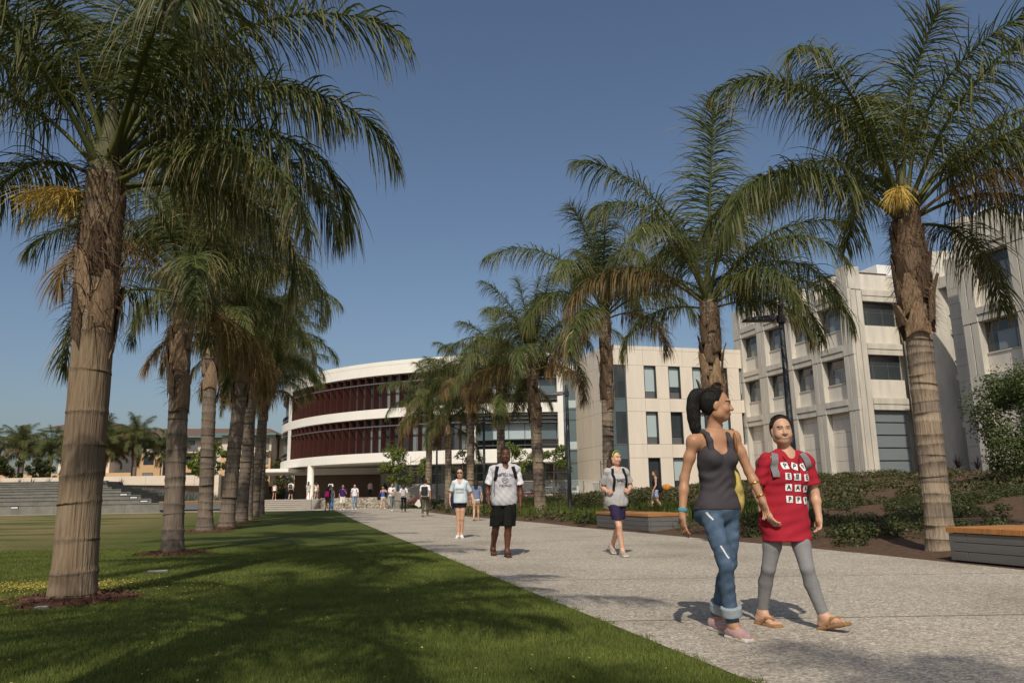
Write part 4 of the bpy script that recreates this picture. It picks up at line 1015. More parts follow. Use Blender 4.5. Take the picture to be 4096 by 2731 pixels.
# ---------------- mulch rings, petals, valve lids on the lawn
def mulch(label, X, Y, R, seed):
    r = random.Random(seed); t = tag(empty('mulch_ring', (X, Y, gz(Y))), label, 'mulch', 'mulch rings at palm feet')
    V = []; F = []
    for j in range(5):
        for k in range(26):
            a = 2*PI*k/26; rr = R*(j/4)*(1+.16*math.sin(3*a+seed)+.09*r.uniform(-1, 1)); V.append((rr*math.cos(a), rr*math.sin(a), .006+.045*(1-(j/4)**2)+.012*r.uniform(0, 1)*(j < 4)))
    for j in range(4):
        for k in range(26): F.append((j*26+k, j*26+(k+1) % 26, (j+1)*26+(k+1) % 26, (j+1)*26+k))
    mobj('bed', np_mesh('bed', V, F, True), M['chip'], t)
    V = []; F = []
    for _ in range(650):
        a = r.random()*6.28; rr = R*math.sqrt(r.random())*1.12; p = Vector((rr*math.cos(a), rr*math.sin(a), .03+.05*max(0, 1-(rr/R)**2))); u = Vector((r.gauss(0, 1), r.gauss(0, 1), r.gauss(0, .4))).normalized()*r.uniform(.012, .04); w = u.cross(Vector((r.gauss(0, .3), r.gauss(0, .3), 1))).normalized()*r.uniform(.004, .009)
        b = len(V); V += [p-u-w, p+u-w, p+u+w, p-u+w]; F.append((b, b+1, b+2, b+3))
    o = mobj('bark_chips', np_mesh('chips', V, F), M['chip'], t); tag(o, kind='stuff')
for i, (X, Y, R, w) in enumerate([(-4.68, 8.4, .62, 'nearest lawn palm'), (-6.59, 15.14, .62, 'second lawn palm'), (-9.93, 25.1, .85, 'third lawn palm'), (-10.38, 28.17, .7, 'fourth lawn palm'), (-12.0, 34.3, .7, 'fifth lawn palm')]):
    mulch('brown bark mulch ring round the foot of the '+w, X, Y, R, i)
def flecks(n, f, size, seed):
    r = random.Random(seed); V = []; F = []
    for _ in range(n):
        x, y = f(r); a = r.random()*6.28; u = Vector((math.cos(a), math.sin(a), r.uniform(-.5, .5)))*size*r.uniform(.5, 1.3); w = Vector((-math.sin(a), math.cos(a), r.uniform(-.5, .5)))*size*.6; p = Vector((x, y, gz(y)+r.uniform(.012, .034))); b = len(V)
        V += [p-u, p-w, p+u, p+w]; F.append((b, b+1, b+2, b+3))
    return np_mesh('flecks', V, F)
tag(mobj('fallen_petals', flecks(5200, lambda r: (r.triangular(-7.6, -4.2, -5.6), r.gauss(9.75, .26)) if r.random() < .8 else (r.uniform(-7.5, -3.2), r.gauss(9.2, .8)), .010, 3), M['petal']), 'yellow fallen blossom lying on the grass behind the nearest palm', 'petals', kind='stuff')
tag(mobj('dry_leaf_litter', flecks(420, lambda r: (lambda y: (r.uniform(-.68*y, 2.3-.276*y), y))(r.uniform(4, 14)), .010, 4), M['petal']), 'tiny pale dry bits scattered over the near lawn', 'litter', kind='stuff')
for (X, Y, s, lb) in ((-4.6, 7.75, .07, 'small white valve lid in the grass before the nearest palm'), (-5.15, 11.4, .15, 'grey valve box lid in the grass between the first two palms')):
    t = tag(empty('valve_box', (X, Y, 0), .3), lb, 'valve box'); box('rim', M['bench_grey'], t, -s, s, -s*.7, s*.7, 0, .022, .004); box('lid', M['step'], t, -s*.85, s*.85, -s*.55, s*.55, .023, .03, .003)

# ---------------- spiky flax, lavender, hedges
def flax_mesh(seed):
    r = random.Random(seed); V = []; F = []
    for i in range(34):
        a = r.random()*6.28; el = r.uniform(.5, 1.45); L_ = r.uniform(.6, 1.0); d = Vector((math.cos(a)*math.cos(el), math.sin(a)*math.cos(el), math.sin(el))); s_ = Vector((-math.sin(a), math.cos(a), 0)); p = Vector((0, 0, 0)); b = len(V)
        for k in range(5):
            w = .026*(1-(k/4)**2)+.002; V += [p-s_*w, p+s_*w]; d = (d+Vector((0, 0, -.10*k*.6))).normalized(); p = p+d*L_/4
        for k in range(4): F.append((b+2*k, b+2*k+1, b+2*k+3, b+2*k+2))
    return np_mesh('flax', V, F)
FX = [flax_mesh(i) for i in range(3)]
for me in FX: me.materials.append(M['flax'])
def flax(X, Y, z, s, lb, g, i): 
    o = mobj('flax_plant', FX[i % 3]); o.location = (X, Y, z); o.scale = (s, s, s); o.rotation_euler = (0, 0, i*1.3); tag(o, lb, 'plant', g)
for i, (s, y_) in enumerate([(9.2, -1.0), (10.8, -1.2), (12.2, -.9), (13.4, -1.3), (15, -1)]):
    X = 25.95+.27*s+.963*y_; Y = 57-.963*s+.27*y_; flax(X, Y, bank_z(X, Y), 1.0, ['leftmost', 'second', 'third', 'fourth', 'rightmost'][i]+' dark spiky flax plant at the foot of the concrete building', 'flax plants under the concrete building', i)
for i in range(11): flax(-48+i*1.45, 65.6+.4*math.sin(i*2), 2.3-.02*i, .95, ['leftmost', 'second', 'third', 'fourth', 'fifth', 'sixth', 'seventh', 'eighth', 'ninth', 'tenth', 'rightmost'][i]+' purple flax plant in the row above the terraced seating, from the left', 'flax plants above the terraced seating', i)
lp = []
for i in range(420):
    f = r_.random(); X = -36+f*10.5; Y = 66.5-f*3.5+r_.uniform(0, 4.2)
    lp.append((X, Y, 1.45-f*1.0+r_.uniform(-.1, .1)))
me = grass_tufts(lp, 55, .95, .02, 12, .6)
tag(mobj('lavender_hedge', me, M['lavender']), 'grey green lavender hedge sloping down in front of the cream wall', 'hedge')
lb_ = MB().prism([(-36.4, 66), (-25.5, 62.2), (-25.5, 64), (-29, 72), (-36.4, 74)], 0, .55).build('hedge_bed', M['soil']); tag(lb_, kind='structure')
lb2 = MB().prism([(-36.4, 67.5), (-30, 65.6), (-30, 70), (-36.4, 74)], .5, 1.2).build('hedge_bed', M['soil']); tag(lb2, kind='structure')

# ---------------- young trees and shrubs
def tree(label, X, Y, z0, H, cr, leafmat, seed, nleaf=2600, size=.09, trunks=1, group=None, name='young_tree', clumps=22, base=.42, flat=1.0):
    r = random.Random(seed); t = tag(empty(name, (X, Y, z0)), label, 'tree', group); mb = MB(); tips = []
    for k in range(trunks):
        a = r.random()*6.28; tx, ty = (.5*math.cos(a), .5*math.sin(a)) if trunks > 1 else (r.uniform(-.15, .15), r.uniform(-.15, .15))
        top = Vector((tx, ty, H*.8)); st_ = Vector((tx*.15, ty*.15, -.05)); pts = [st_.lerp(top, q/5)+Vector((r.uniform(-.05, .05), r.uniform(-.05, .05), 0))*(q > 0) for q in range(6)]
        mb.tube(pts, [.055*(H/4)*(1-.15*q) for q in range(6)], 8)
        for j in range(10):
            f = r.uniform(base, .97); p = pts[0].lerp(top, f); b = r.random()*6.28; rad = cr*(.55+.45*math.sin(PI*(f-base)/(1-base)*.9+.3))*r.uniform(.6, 1.05); e = Vector((math.cos(b)*rad, math.sin(b)*rad, r.uniform(.1, .7)*rad)); tips.append(p+e); mb.tube([p, p+e*.5+Vector((0, 0, -.05)), p+e], [.025, .015, .006], 5)
    mb.build('trunk', M['bark'], t, True)
    C = []; R = []
    for i in range(clumps):
        c = r.choice(tips)+Vector((r.gauss(0, .25), r.gauss(0, .25), r.gauss(0, .2)))*cr*.5; C.append(tuple(c)); R.append(cr*r.uniform(.16, .34))
    mobj('crown', leaf_cloud('crown', C, R, nleaf//clumps, size, seed, .3, flat), leafmat, t)
    return t
gT = 'young leafy trees before the drum'
tree('young bright green multi stem tree left of the drum railing', -8.7, 61.6, .1, 5.0, 1.75, M['foliage_y'], 3, 2600, .10, 3, gT)
tree('thin sparse young tree half hidden by the sixth bank palm', -3.9, 62.0, .3, 4.7, 1.3, M['foliage_o'], 4, 1100, .09, 2, gT)
tree('young bright tree behind the man in the grey shirt', -.2, 61.5, .5, 4.9, 1.6, M['foliage_y'], 5, 1300, .10, 1, gT)
tree('young bright tree right of the fourth bank palm', 3.1, 61.8, .8, 4.4, 1.35, M['foliage_y'], 6, 1700, .10, 1, gT)
tree('bright green tree showing between the lawn palms', -27.5, 71, .8, 5.9, 2.0, M['foliage_y'], 7, 2600, .13, 1, None, 'leafy_tree')
tree('dark green tree seen through the open portico', -33.5, 104, .8, 5.5, 3.4, M['foliage'], 8, 3200, .2, 2, None, 'leafy_tree', base=.1)
tree('dark leafy tree beyond the left end of the entrance canopy', -38, 96, .8, 4.5, 2.6, M['foliage'], 9, 2400, .2, 2, None, 'leafy_tree', base=.1)
# drooping pepper tree at the right picture edge
pt = tree('feathery drooping green tree cut off by the right picture edge', 20.6, 30.4, bank_z(20.6, 30.4), 4.9, 1.9, M['pepper'], 10, 20000, .055, 3, None, 'pepper_tree', 60, .15, 1.6)
tree('leafy shrub at the foot of the drooping tree on the right', 19.4, 27.8, bank_z(19.4, 27.8), 1.3, 1.0, M['foliage'], 18, 2600, .05, 2, None, 'shrub', 16, .1)
for i, (X, Y, h_, c_, mt) in enumerate([(-66, 88, 3.4, 2.4, 'foliage'), (-61, 86, 2.6, 2.2, 'foliage_y'), (-57, 87, 2.2, 1.8, 'foliage'), (-70, 86, 3.6, 2.6, 'foliage'), (-52.8, 86, 2.0, 1.5, 'foliage')]):
    tree(['tall dark shrub in the far left planting', 'yellow green flowering shrub in the far left planting', 'low dark shrub right of the yellow green one, far left', 'large dark shrub at the left picture edge', 'small dark shrub before the far low house'][i], X, Y, 3.2, h_, c_, M[mt], 20+i, 2600, .13, 3, 'shrubs in the far left planting', 'shrub', 22, .05)
# two groves of palms far left
gF = 'distant palms beyond the terraced seating'
far = [(-67, 96, 3.6, 'leftmost'), (-64.5, 93, 4.1, 'second'), (-62.2, 97, 4.6, 'third'), (-60.0, 94, 3.7, 'fourth, short dark trunk in the open'), (-57.2, 95, 3.4, 'fifth'), (-54.6, 96, 2.9, 'sixth'), (-51.3, 96, 5.0, 'seventh'), (-49.6, 93, 4.0, 'eighth'), (-47.9, 97, 3.8, 'ninth'), (-46.2, 94, 4.9, 'tenth, tall feathery crown'), (-44.4, 98, 3.2, 'eleventh'), (-52.6, 99, 3.3, 'twelfth, half behind the nearest trunk')]
for i, (X, Y, H, w) in enumerate(far):
    palm('distant palm, '+w+' from the left in the far groves', gF, X, Y, H, .22, .2, (0, 0), 'trunk_grey', None, 60+i, z0=3.25, boots=4, boot_len=.8, fs=.92, n=24, fibres=0, ring=.5)

# ---------------- cafe furniture, bin, bicycles
def chair_mesh():
    t = empty('cafe_chair'); mb = MB()
    V = []; F = []
    for i in range(7):
        for j in range(5):
            f = i/6; u = -1+j/2; x = .21*u; 
            if f < .5: y, z = -.22+f*.80, .44+.02*u*u
            else: y, z = .18+(f-.5)*.16, .44+(f-.5)*.76
            V.append((x, y, z))
    for i in range(6):
        for j in range(4): q = i*5+j; F.append((q, q+1, q+6, q+5))
    n = len(V); V2 = V+[(x, y+.012, z-.015) for x, y, z in V]; F2 = F+[(a+n, d+n, c+n, b+n) for a, b, c, d in F]
    MB().add(V2, F2).build('shell', M['black'], t)
    for sx in (-1, 1):
        for y0 in (-.18, .16): MB().tube([(sx*.15, y0*.8, .43), (sx*.21, y0*1.25, 0)], .011, 6).build('leg', M['metal'], t)
    return t
ch0 = chair_mesh(); first = True
spots = [(2.3, 67.6, .6, 'left of the first round cafe table'), (3.75, 67.5, -1.2, 'right of the first round cafe table'), (4.6, 67.7, .4, 'left of the second round cafe table'), (5.9, 67.9, -1.6, 'right of the second round cafe table'), (5.3, 68.8, 3.1, 'behind the second round cafe table'), (-7.4, 66.2, .2, 'leftmost behind the glass railing'), (-6.6, 66.4, .9, 'second from the left behind the glass railing'), (-5.6, 66.2, -.5, 'third from the left behind the glass railing'), (-4.7, 66.5, 2.8, 'fourth from the left behind the glass railing'), (-2.4, 66.4, .3, 'left of the lamp post behind the railing')]
for (X, Y, a, w) in spots:
    o = ch0 if first else copy_tree(ch0); first = False
    o.location = (X, Y, .865); o.rotation_euler = (0, 0, a); tag(o, 'black shell cafe chair, '+w, 'chair', 'black cafe chairs on the terrace')
for (X, Y, w) in ((3.0, 67.5, 'first round pale cafe table behind the railing, left of the bin'), (5.2, 67.8, 'round pale cafe table nearest the bin behind the railing'), (-6.1, 66.8, 'round pale cafe table at the left end of the terrace')):
    t = tag(empty('cafe_table', (X, Y, .865)), w, 'table', 'round cafe tables on the terrace')
    MB().lathe([(0, .72), (.38, .72), (.39, .735), (.38, .75), (0, .75)], 28).build('table_top', M['soffit'], t); MB().lathe([(.03, .02), (.03, .72)], 12).build('stem', M['metal'], t); MB().lathe([(.24, 0), (.23, .02), (.03, .035)], 20).build('base', M['metal'], t)
bn = tag(empty('litter_bin', (7.15, 67.6, .9)), 'round slatted metal litter bin at the end of the glass railing', 'bin')
MB().lathe([(.24, .04), (.24, .82)], 24).build('liner', M['metal'], bn)
for k in range(20):
    a = 2*PI*k/20; MB().tube([(.29*math.cos(a), .29*math.sin(a), .02), (.29*math.cos(a), .29*math.sin(a), .9)], .022, 6).build('slat', M['concrete_pale'], bn)
MB().lathe([(.31, .88), (.32, .9), (.32, .95), (.24, .97)], 24).build('rim', M['metal'], bn)
def bicycle(label, X, Y, z, rz, col):
    t = tag(empty('bicycle', (X, Y, z), rz), label, 'bicycle', 'parked bicycles below the terrace')
    for sx in (-.52, .52):
        w = MB(); n = 26; V = []; F = []
        for i in range(n):
            a = 2*PI*i/n
            for k in range(6): b = 2*PI*k/6; rr = .33+.018*math.cos(b); V.append((sx+rr*math.cos(a), .018*math.sin(b), .35+rr*math.sin(a)))
        for i in range(n):
            for k in range(6): F.append((i*6+k, i*6+(k+1) % 6, ((i+1) % n)*6+(k+1) % 6, ((i+1) % n)*6+k))
        wh = w.add(V, F).build('wheel', M['rubber'], t); sp = MB()
        for k in range(10): a = 2*PI*k/10; sp.tube([(sx, 0, .35), (sx+.32*math.cos(a), 0, .35+.32*math.sin(a))], .004, 3, False)
        sp.build('spokes', M['metal'], wh)
    fm = MB(); bb = (-.05, 0, .32); st_ = (-.18, 0, .80); hd = (.36, 0, .82)
    for a, b in ((bb, st_), (bb, hd), (st_, hd), ((-.52, 0, .35), bb), ((-.52, 0, .35), st_), ((.52, 0, .35), (.34, 0, .98))): fm.tube([a, b], .02, 8)
    fm.build('frame', col, t); MB().box(-.32, -.08, -.07, .07, .86, .92).build('saddle', M['black'], t, bevel=.02); MB().tube([(-.18, 0, .8), (-.19, 0, .87)], .015, 6).build('seat_post', M['metal'], t)
    MB().tube([(.28, -.26, 1.0), (.36, -.1, 1.02), (.36, .1, 1.02), (.28, .26, 1.0)], .014, 6).build('handlebar', M['black'], t); MB().lathe([(0, -.02), (.09, -.02), (.09, .02), (0, .02)], 14, (-.05, 0, .32)).build('crank', M['metal'], t)
M['red_paint'] = mat_plain('red_bike_paint', (.25, .02, .02), .3, .5, .05); M['blue_paint'] = mat_plain('blue_bike_paint', (.03, .06, .14), .3, .5, .05)
bicycle('dark red bicycle behind the two students by the ramp wall', -7.4, 56.9, .1, .5, M['red_paint'])
bicycle('dark bicycle beside the man with the black backpack', -5.2, 55.6, .1, .3, M['black'])
bicycle('blue bicycle behind the seventh bank palm', -3.7, 57.8, .15, .1, M['blue_paint'])
bicycle('red bicycle left of the fourth bank palm under the terrace plinth', .9, 57.0, .35, -.1, M['red_paint'])
# ================================================================ PEOPLE
def A3(p): return np.asarray(p, dtype=np.float64)
def yawm(a, pitch=0, roll=0):
    """columns: side (person's left), forward, up in the figure's frame; yaw 0 looks along -Y"""
    m = Matrix.Rotation(a, 3, 'Z') @ Matrix.Rotation(pitch, 3, 'X') @ Matrix.Rotation(roll, 3, 'Y')
    s = m @ Vector((1, 0, 0)); f = m @ Vector((0, -1, 0)); u = m @ Vector((0, 0, 1))
    return np.array([[s.x, f.x, u.x], [s.y, f.y, u.y], [s.z, f.z, u.z]])
class SDF:
    """smooth union of round cones and ellipsoids, meshed with surface nets"""
    def __init__(s): s.p = []; s.cuts = []; s.fold = None
    def cone(s, a, b, ra, rb, k=.03, sub=False): s.p.append(('c', A3(a), A3(b), ra, rb, k, sub)); return s
    def chain(s, pts, rs, k=.03):
        for i in range(len(pts)-1): s.cone(pts[i], pts[i+1], rs[i], rs[i+1], k)
        return s
    def ell(s, c, r, R=None, k=.03, sub=False): s.p.append(('e', A3(c), A3(r), R, 0, k, sub)); return s
    def box(s, c, h, R=None, rd=.01, k=.01, sub=False): s.p.append(('b', A3(c), A3(h), R, rd, k, sub)); return s
    def cut(s, pt, n): n = A3(n); s.cuts.append((A3(pt), n/np.linalg.norm(n))); return s
    def grow(s, d):
        o = SDF(); 
        for t in s.p:
            if t[0] == 'c': o.p.append(('c', t[1], t[2], t[3]+d, t[4]+d, t[5], t[6]))
            else: o.p.append((t[0], t[1], t[2]+d, t[3], t[4], t[5], t[6]))
        return o
    def bounds(s):
        lo, hi = [], []
        for t in s.p:
            if t[6]: continue
            if t[0] == 'c': lo += [t[1]-t[3], t[2]-t[4]]; hi += [t[1]+t[3], t[2]+t[4]]
            else: m = np.max(t[2]) if t[3] is not None else t[2]; lo.append(t[1]-m-t[4]); hi.append(t[1]+m+t[4])
        return np.min(lo, 0), np.max(hi, 0)
    def mesh(s, vox):
        lo, hi = s.bounds(); lo = lo-3*vox-.01; hi = hi+3*vox+.01
        for pt, n in s.cuts:                       # shrink the grid to axis-aligned cuts
            if abs(n[2]) > .999:
                if n[2] > 0: hi[2] = min(hi[2], pt[2]+3*vox)
                else: lo[2] = max(lo[2], pt[2]-3*vox)
        dim = np.ceil((hi-lo)/vox).astype(int)+1
        ax_ = [lo[i]+vox*np.arange(dim[i]) for i in range(3)]
        d = np.full(dim, 9., dtype=np.float32)
        for t in s.p:
            k = t[5]; pad = k+.03+2*vox
            if t[0] == 'c': l = np.minimum(t[1]-t[3], t[2]-t[4])-pad; h = np.maximum(t[1]+t[3], t[2]+t[4])+pad
            else: m = (np.max(t[2]) if t[3] is not None else t[2])+t[4]; l = t[1]-m-pad; h = t[1]+m+pad
            i0 = np.clip(np.floor((l-lo)/vox).astype(int), 0, dim); i1 = np.clip(np.ceil((h-lo)/vox).astype(int)+1, 0, dim)
            if np.any(i1 <= i0): continue
            sl = tuple(slice(a, b) for a, b in zip(i0, i1))
            X = ax_[0][sl[0]][:, None, None].astype(np.float32); Y = ax_[1][sl[1]][None, :, None].astype(np.float32); Z = ax_[2][sl[2]][None, None, :].astype(np.float32)
            if t[0] == 'c':
                a, b = t[1], t[2]; e = b-a; L2 = max(1e-9, float(e@e))
                px, py, pz = X-a[0], Y-a[1], Z-a[2]
                tt = np.clip((px*e[0]+py*e[1]+pz*e[2])/L2, 0, 1)
                q = np.sqrt((px-e[0]*tt)**2+(py-e[1]*tt)**2+(pz-e[2]*tt)**2)-(t[3]+(t[4]-t[3])*tt)
            else:
                c, r, R = t[1], t[2], t[3]; px, py, pz = X-c[0], Y-c[1], Z-c[2]
                if R is not None:
                    px, py, pz = (px*R[0, 0]+py*R[1, 0]+pz*R[2, 0]), (px*R[0, 1]+py*R[1, 1]+pz*R[2, 1]), (px*R[0, 2]+py*R[1, 2]+pz*R[2, 2])
                if t[0] == 'e':
                    k0 = np.sqrt((px/r[0])**2+(py/r[1])**2+(pz/r[2])**2); k1 = np.sqrt((px/r[0]**2)**2+(py/r[1]**2)**2+(pz/r[2]**2)**2)+1e-9
                    q = k0*(k0-1)/k1
                else:
                    qx, qy, qz = np.abs(px)-r[0], np.abs(py)-r[1], np.abs(pz)-r[2]
                    q = np.sqrt(np.maximum(qx, 0)**2+np.maximum(qy, 0)**2+np.maximum(qz, 0)**2)+np.minimum(np.maximum(np.maximum(qx, qy), qz), 0)-t[4]
            D0 = d[sl]
            if t[6]: h_ = np.clip(.5-.5*(D0+q)/k, 0, 1); d[sl] = D0*(1-h_)+(-q)*h_+k*h_*(1-h_)
            else: h_ = np.clip(.5+.5*(D0-q)/k, 0, 1); d[sl] = D0*(1-h_)+q*h_-k*h_*(1-h_)
        X = ax_[0][:, None, None].astype(np.float32); Y = ax_[1][None, :, None].astype(np.float32); Z = ax_[2][None, None, :].astype(np.float32)
        if s.fold is not None: d += s.fold(X, Y, Z).astype(np.float32)
        for pt, n in s.cuts: d = np.maximum(d, ((X-pt[0])*n[0]+(Y-pt[1])*n[1]+(Z-pt[2])*n[2]).astype(np.float32))
        d = np.pad(d, 1, constant_values=9.); lo = lo-vox
        return surfnets(d, lo, vox)
def surfnets(d, lo, vox):
    s = d < 0; C = [(i, j, k) for i in (0, 1) for j in (0, 1) for k in (0, 1)]
    n = tuple(q-1 for q in d.shape)
    sl = lambda c: tuple(slice(c[i], c[i]+n[i]) for i in range(3))
    cnt = sum(s[sl(c)].astype(np.int8) for c in C); act = (cnt > 0) & (cnt < 8)
    I = np.argwhere(act); idx = np.full(n, -1, dtype=np.int64); idx[act] = np.arange(len(I))
    S_ = np.zeros((len(I), 3)); W = np.zeros(len(I))
    val = [d[I[:, 0]+c[0], I[:, 1]+c[1], I[:, 2]+c[2]] for c in C]
    for a in range(8):
        for b in range(a+1, 8):
            if sum(abs(C[a][q]-C[b][q]) for q in range(3)) != 1: continue
            m = (val[a] < 0) != (val[b] < 0); t = np.where(m, val[a]/(val[a]-val[b]+1e-12), 0)
            p = np.array(C[a])[None, :]+(np.array(C[b])-np.array(C[a]))[None, :]*t[:, None]; S_ += p*m[:, None]; W += m
    V = (I+S_/W[:, None])*vox+lo; Fs = []
    for ax in range(3):
        u, v = (ax+1) % 3, (ax+2) % 3
        a = [slice(1, n[q]) if q != ax else slice(0, n[q]) for q in range(3)]; b = list(a); b[ax] = slice(1, n[ax]+1)
        m = s[tuple(a)] != s[tuple(b)]; E = np.argwhere(m)
        for q in range(3):
            if q != ax: E[:, q] += 1
        ins = s[E[:, 0], E[:, 1], E[:, 2]]
        def cell(du, dv): e = E.copy(); e[:, u] -= du; e[:, v] -= dv; return idx[e[:, 0], e[:, 1], e[:, 2]]
        q = np.stack([cell(1, 1), cell(0, 1), cell(0, 0), cell(1, 0)], 1); q[~ins] = q[~ins][:, ::-1]; Fs.append(q[(q >= 0).all(1)])
    return V, np.concatenate(Fs)

def join_mesh(parts, mats, name):
    """parts: (V, F, material index or array)"""
    V = np.concatenate([p[0] for p in parts]); off = np.cumsum([0]+[len(p[0]) for p in parts]); F = np.concatenate([p[1]+off[i] for i, p in enumerate(parts)])
    mi = np.concatenate([np.full(len(p[1]), p[2]) if np.isscalar(p[2]) else p[2] for p in parts]).astype(np.int32)
    me = np_mesh(name, V, F.astype(np.int32), True)
    for m_ in mats: me.materials.append(m_)
    me.polygons.foreach_set('material_index', mi); return me

def skin_mat(name, c):
    m, N, L, B = new_mat(name); tc = N.new('ShaderNodeTexCoord'); nz = N.new('ShaderNodeTexNoise'); nz.inputs['Scale'].default_value = 18; nz.inputs['Detail'].default_value = 4; L.new(tc.outputs['Object'], nz.inputs[0])
    mx = N.new('ShaderNodeMix'); mx.data_type = 'RGBA'; mx.inputs[6].default_value = (*[q*.86 for q in c], 1); mx.inputs[7].default_value = (min(1, c[0]*1.12), c[1]*1.05, c[2], 1); L.new(nz.outputs[0], mx.inputs[0]); L.new(mx.outputs[2], B.inputs['Base Color'])
    B.inputs['Roughness'].default_value = .48; B.inputs['Specular IOR Level'].default_value = .35
    B.inputs['Subsurface Weight'].default_value = .08; B.inputs['Subsurface Radius'].default_value = (.02, .008, .004); B.inputs['Subsurface Scale'].default_value = .3
    return m
def cloth(name, c, rough=.85, var=.07, scale=25, spec=.15): 
    if name not in M: M[name] = mat_plain(name, c, rough, spec, var, scale, .12, 320)
    return M[name]
SK = dict(tan=skin_mat('skin_tan', (.43, .235, .135)), light=skin_mat('skin_light', (.55, .335, .225)), fair=skin_mat('skin_fair', (.60, .36, .25)), dark=skin_mat('skin_dark', (.105, .042, .022)), deep=skin_mat('skin_deep', (.06, .03, .02)))
LIPS = dict(tan=skin_mat('lips_tan', (.33, .12, .09)), light=skin_mat('lips_light', (.42, .16, .13)), fair=skin_mat('lips_fair', (.45, .18, .15)), dark=skin_mat('lips_dark', (.12, .045, .035)), deep=skin_mat('lips_deep', (.09, .04, .03)))
M['eye'] = mat_plain('eye_white', (.7, .68, .64), .2, .5, .02); M['iris'] = mat_plain('iris_dark', (.02, .012, .008), .15, .5, .1); M['teeth'] = mat_plain('teeth', (.62, .58, .52), .25, .5, .03)
HAIR = dict(black=mat_plain('hair_black', (.010, .008, .007), .55, .3, .5, 60, .6, 200, stretch=(1, 1, .15)), brown=mat_plain('hair_brown', (.06, .035, .02), .55, .3, .5, 60, .6, 200, stretch=(1, 1, .15)), blonde=mat_plain('hair_blonde', (.26, .17, .08), .45, .4, .4, 60, .3, 200, stretch=(1, 1, .15)), dark=mat_plain('hair_dark_brown', (.025, .016, .011), .55, .3, .5, 60, .6, 200, stretch=(1, 1, .15)))

def head_parts(c, R, nk, vox, skin, smile=False, sc=1.0, fat=1.0, glasses=False):
    P = lambda S_, F_, U_: c+R@np.array([S_, F_, U_])*sc
    h = SDF(); r = lambda *a: np.array(a)*sc
    h.ell(P(0, -.012, .030), r(.075, .094, .086), R, .02); h.ell(P(0, .026, -.032), r(.063*fat, .066, .083), R, .03); h.ell(P(0, .046, -.088), r(.034*fat, .032, .026), R, .03)
    for s in (-1, 1):
        h.ell(P(s*.036, .062, -.030), r(.026*fat, .025, .024), R, .025); h.ell(P(s*.074, -.006, -.008), r(.010, .019, .031), R, .008); h.ell(P(s*.050*fat, .01, -.068), r(.022, .035, .03), R, .03)
    h.ell(P(0, .083, .027), r(.044, .012, .012), R, .02)
    for s in (-1, 1): h.ell(P(s*.031, .101, .008), r(.018, .012, .009), R, .012, True)
    h.chain([P(0, .086, .012), P(0, .101, -.016), P(0, .107, -.028)], [.007*sc, .0085*sc, .012*sc], .012)
    for s in (-1, 1): h.ell(P(s*.013, .094, -.031), r(.009, .011, .008), R, .010)
    if smile: h.ell(P(0, .080, -.054), r(.033, .013, .005), R, .008); h.ell(P(0, .080, -.066), r(.027, .013, .006), R, .008)
    else: h.ell(P(0, .087, -.058), r(.025, .011, .006), R, .006); h.ell(P(0, .086, -.068), r(.021, .011, .007), R, .006)
    if smile:
        for s in (-1, 1): h.ell(P(s*.040, .058, -.045), r(.022, .022, .018), R, .02)
    for s in (-1, 1): h.ell(P(s*.031, .0765, .008), r(.0125, .0125, .0105), R, .003)
    h.cone(P(0, -.018, -.05), nk+R[:, 2]*.0, .046*sc*fat, .050*sc*fat, .03); h.cone(nk, nk-np.array([0, 0, .05]), .056*sc*fat, .07*sc, .03)
    V, F = h.mesh(vox); fc = (V[F].mean(1)-c)@R/sc; S_, Fw, U = fc[:, 0], fc[:, 1], fc[:, 2]; a = np.abs(S_); mi = np.zeros(len(F), dtype=np.int32)
    front = Fw > .062
    mi[front & (((a-.031)/.0105)**2+((U-.008)/.0034)**2 < 1)] = 2
    mi[front & (((a-.0305)/.0055)**2+((U-.008)/.0040)**2 < 1)] = 3
    mi[front & (np.abs(a-.031) < .0125) & (np.abs(U-.0125+((a-.031)/.0125)**2*.0035) < .0017)] = 4
    mi[front & (np.abs(a-.033) < .020) & (np.abs(U-.0285+.25*np.abs(a-.026)**1.0*.3) < .0042)] = 4
    mi[front & (Fw > (.066 if smile else .074)) & ((S_/(.029 if smile else .026))**2+((U+.0615-(S_/.03)**2*(.005 if smile else 0))/(.0085 if smile else .0105))**2 < 1)] = 1
    if smile: mi[front & ((S_/.026)**2+((U+.0605-(S_/.026)**2*.005)/.0042)**2 < 1)] = 5
    return (V, F, mi)
def hair_cap(c, R, sc=1.0, g=.011, low=-.045, line=.056, top=.075):
    P = lambda S_, F_, U_: c+R@np.array([S_, F_, U_])*sc
    h = SDF(); h.ell(P(0, -.022, .033), np.array([.075+g, .094+g, .087+g])*sc, R, .02); h.ell(P(0, -.05, -.02), np.array([.062+g*.5, .05+g, .06])*sc, R, .03)
    h.cut(P(0, line, top), R@np.array([0, .94, -.34])); h.cut(P(0, 0, low), R@np.array([0, .25, -1.]))
    for s in (-1, 1): h.ell(P(s*.09, .012, -.012), np.array([.03, .028, .045])*sc, R, .01, True)
    return h
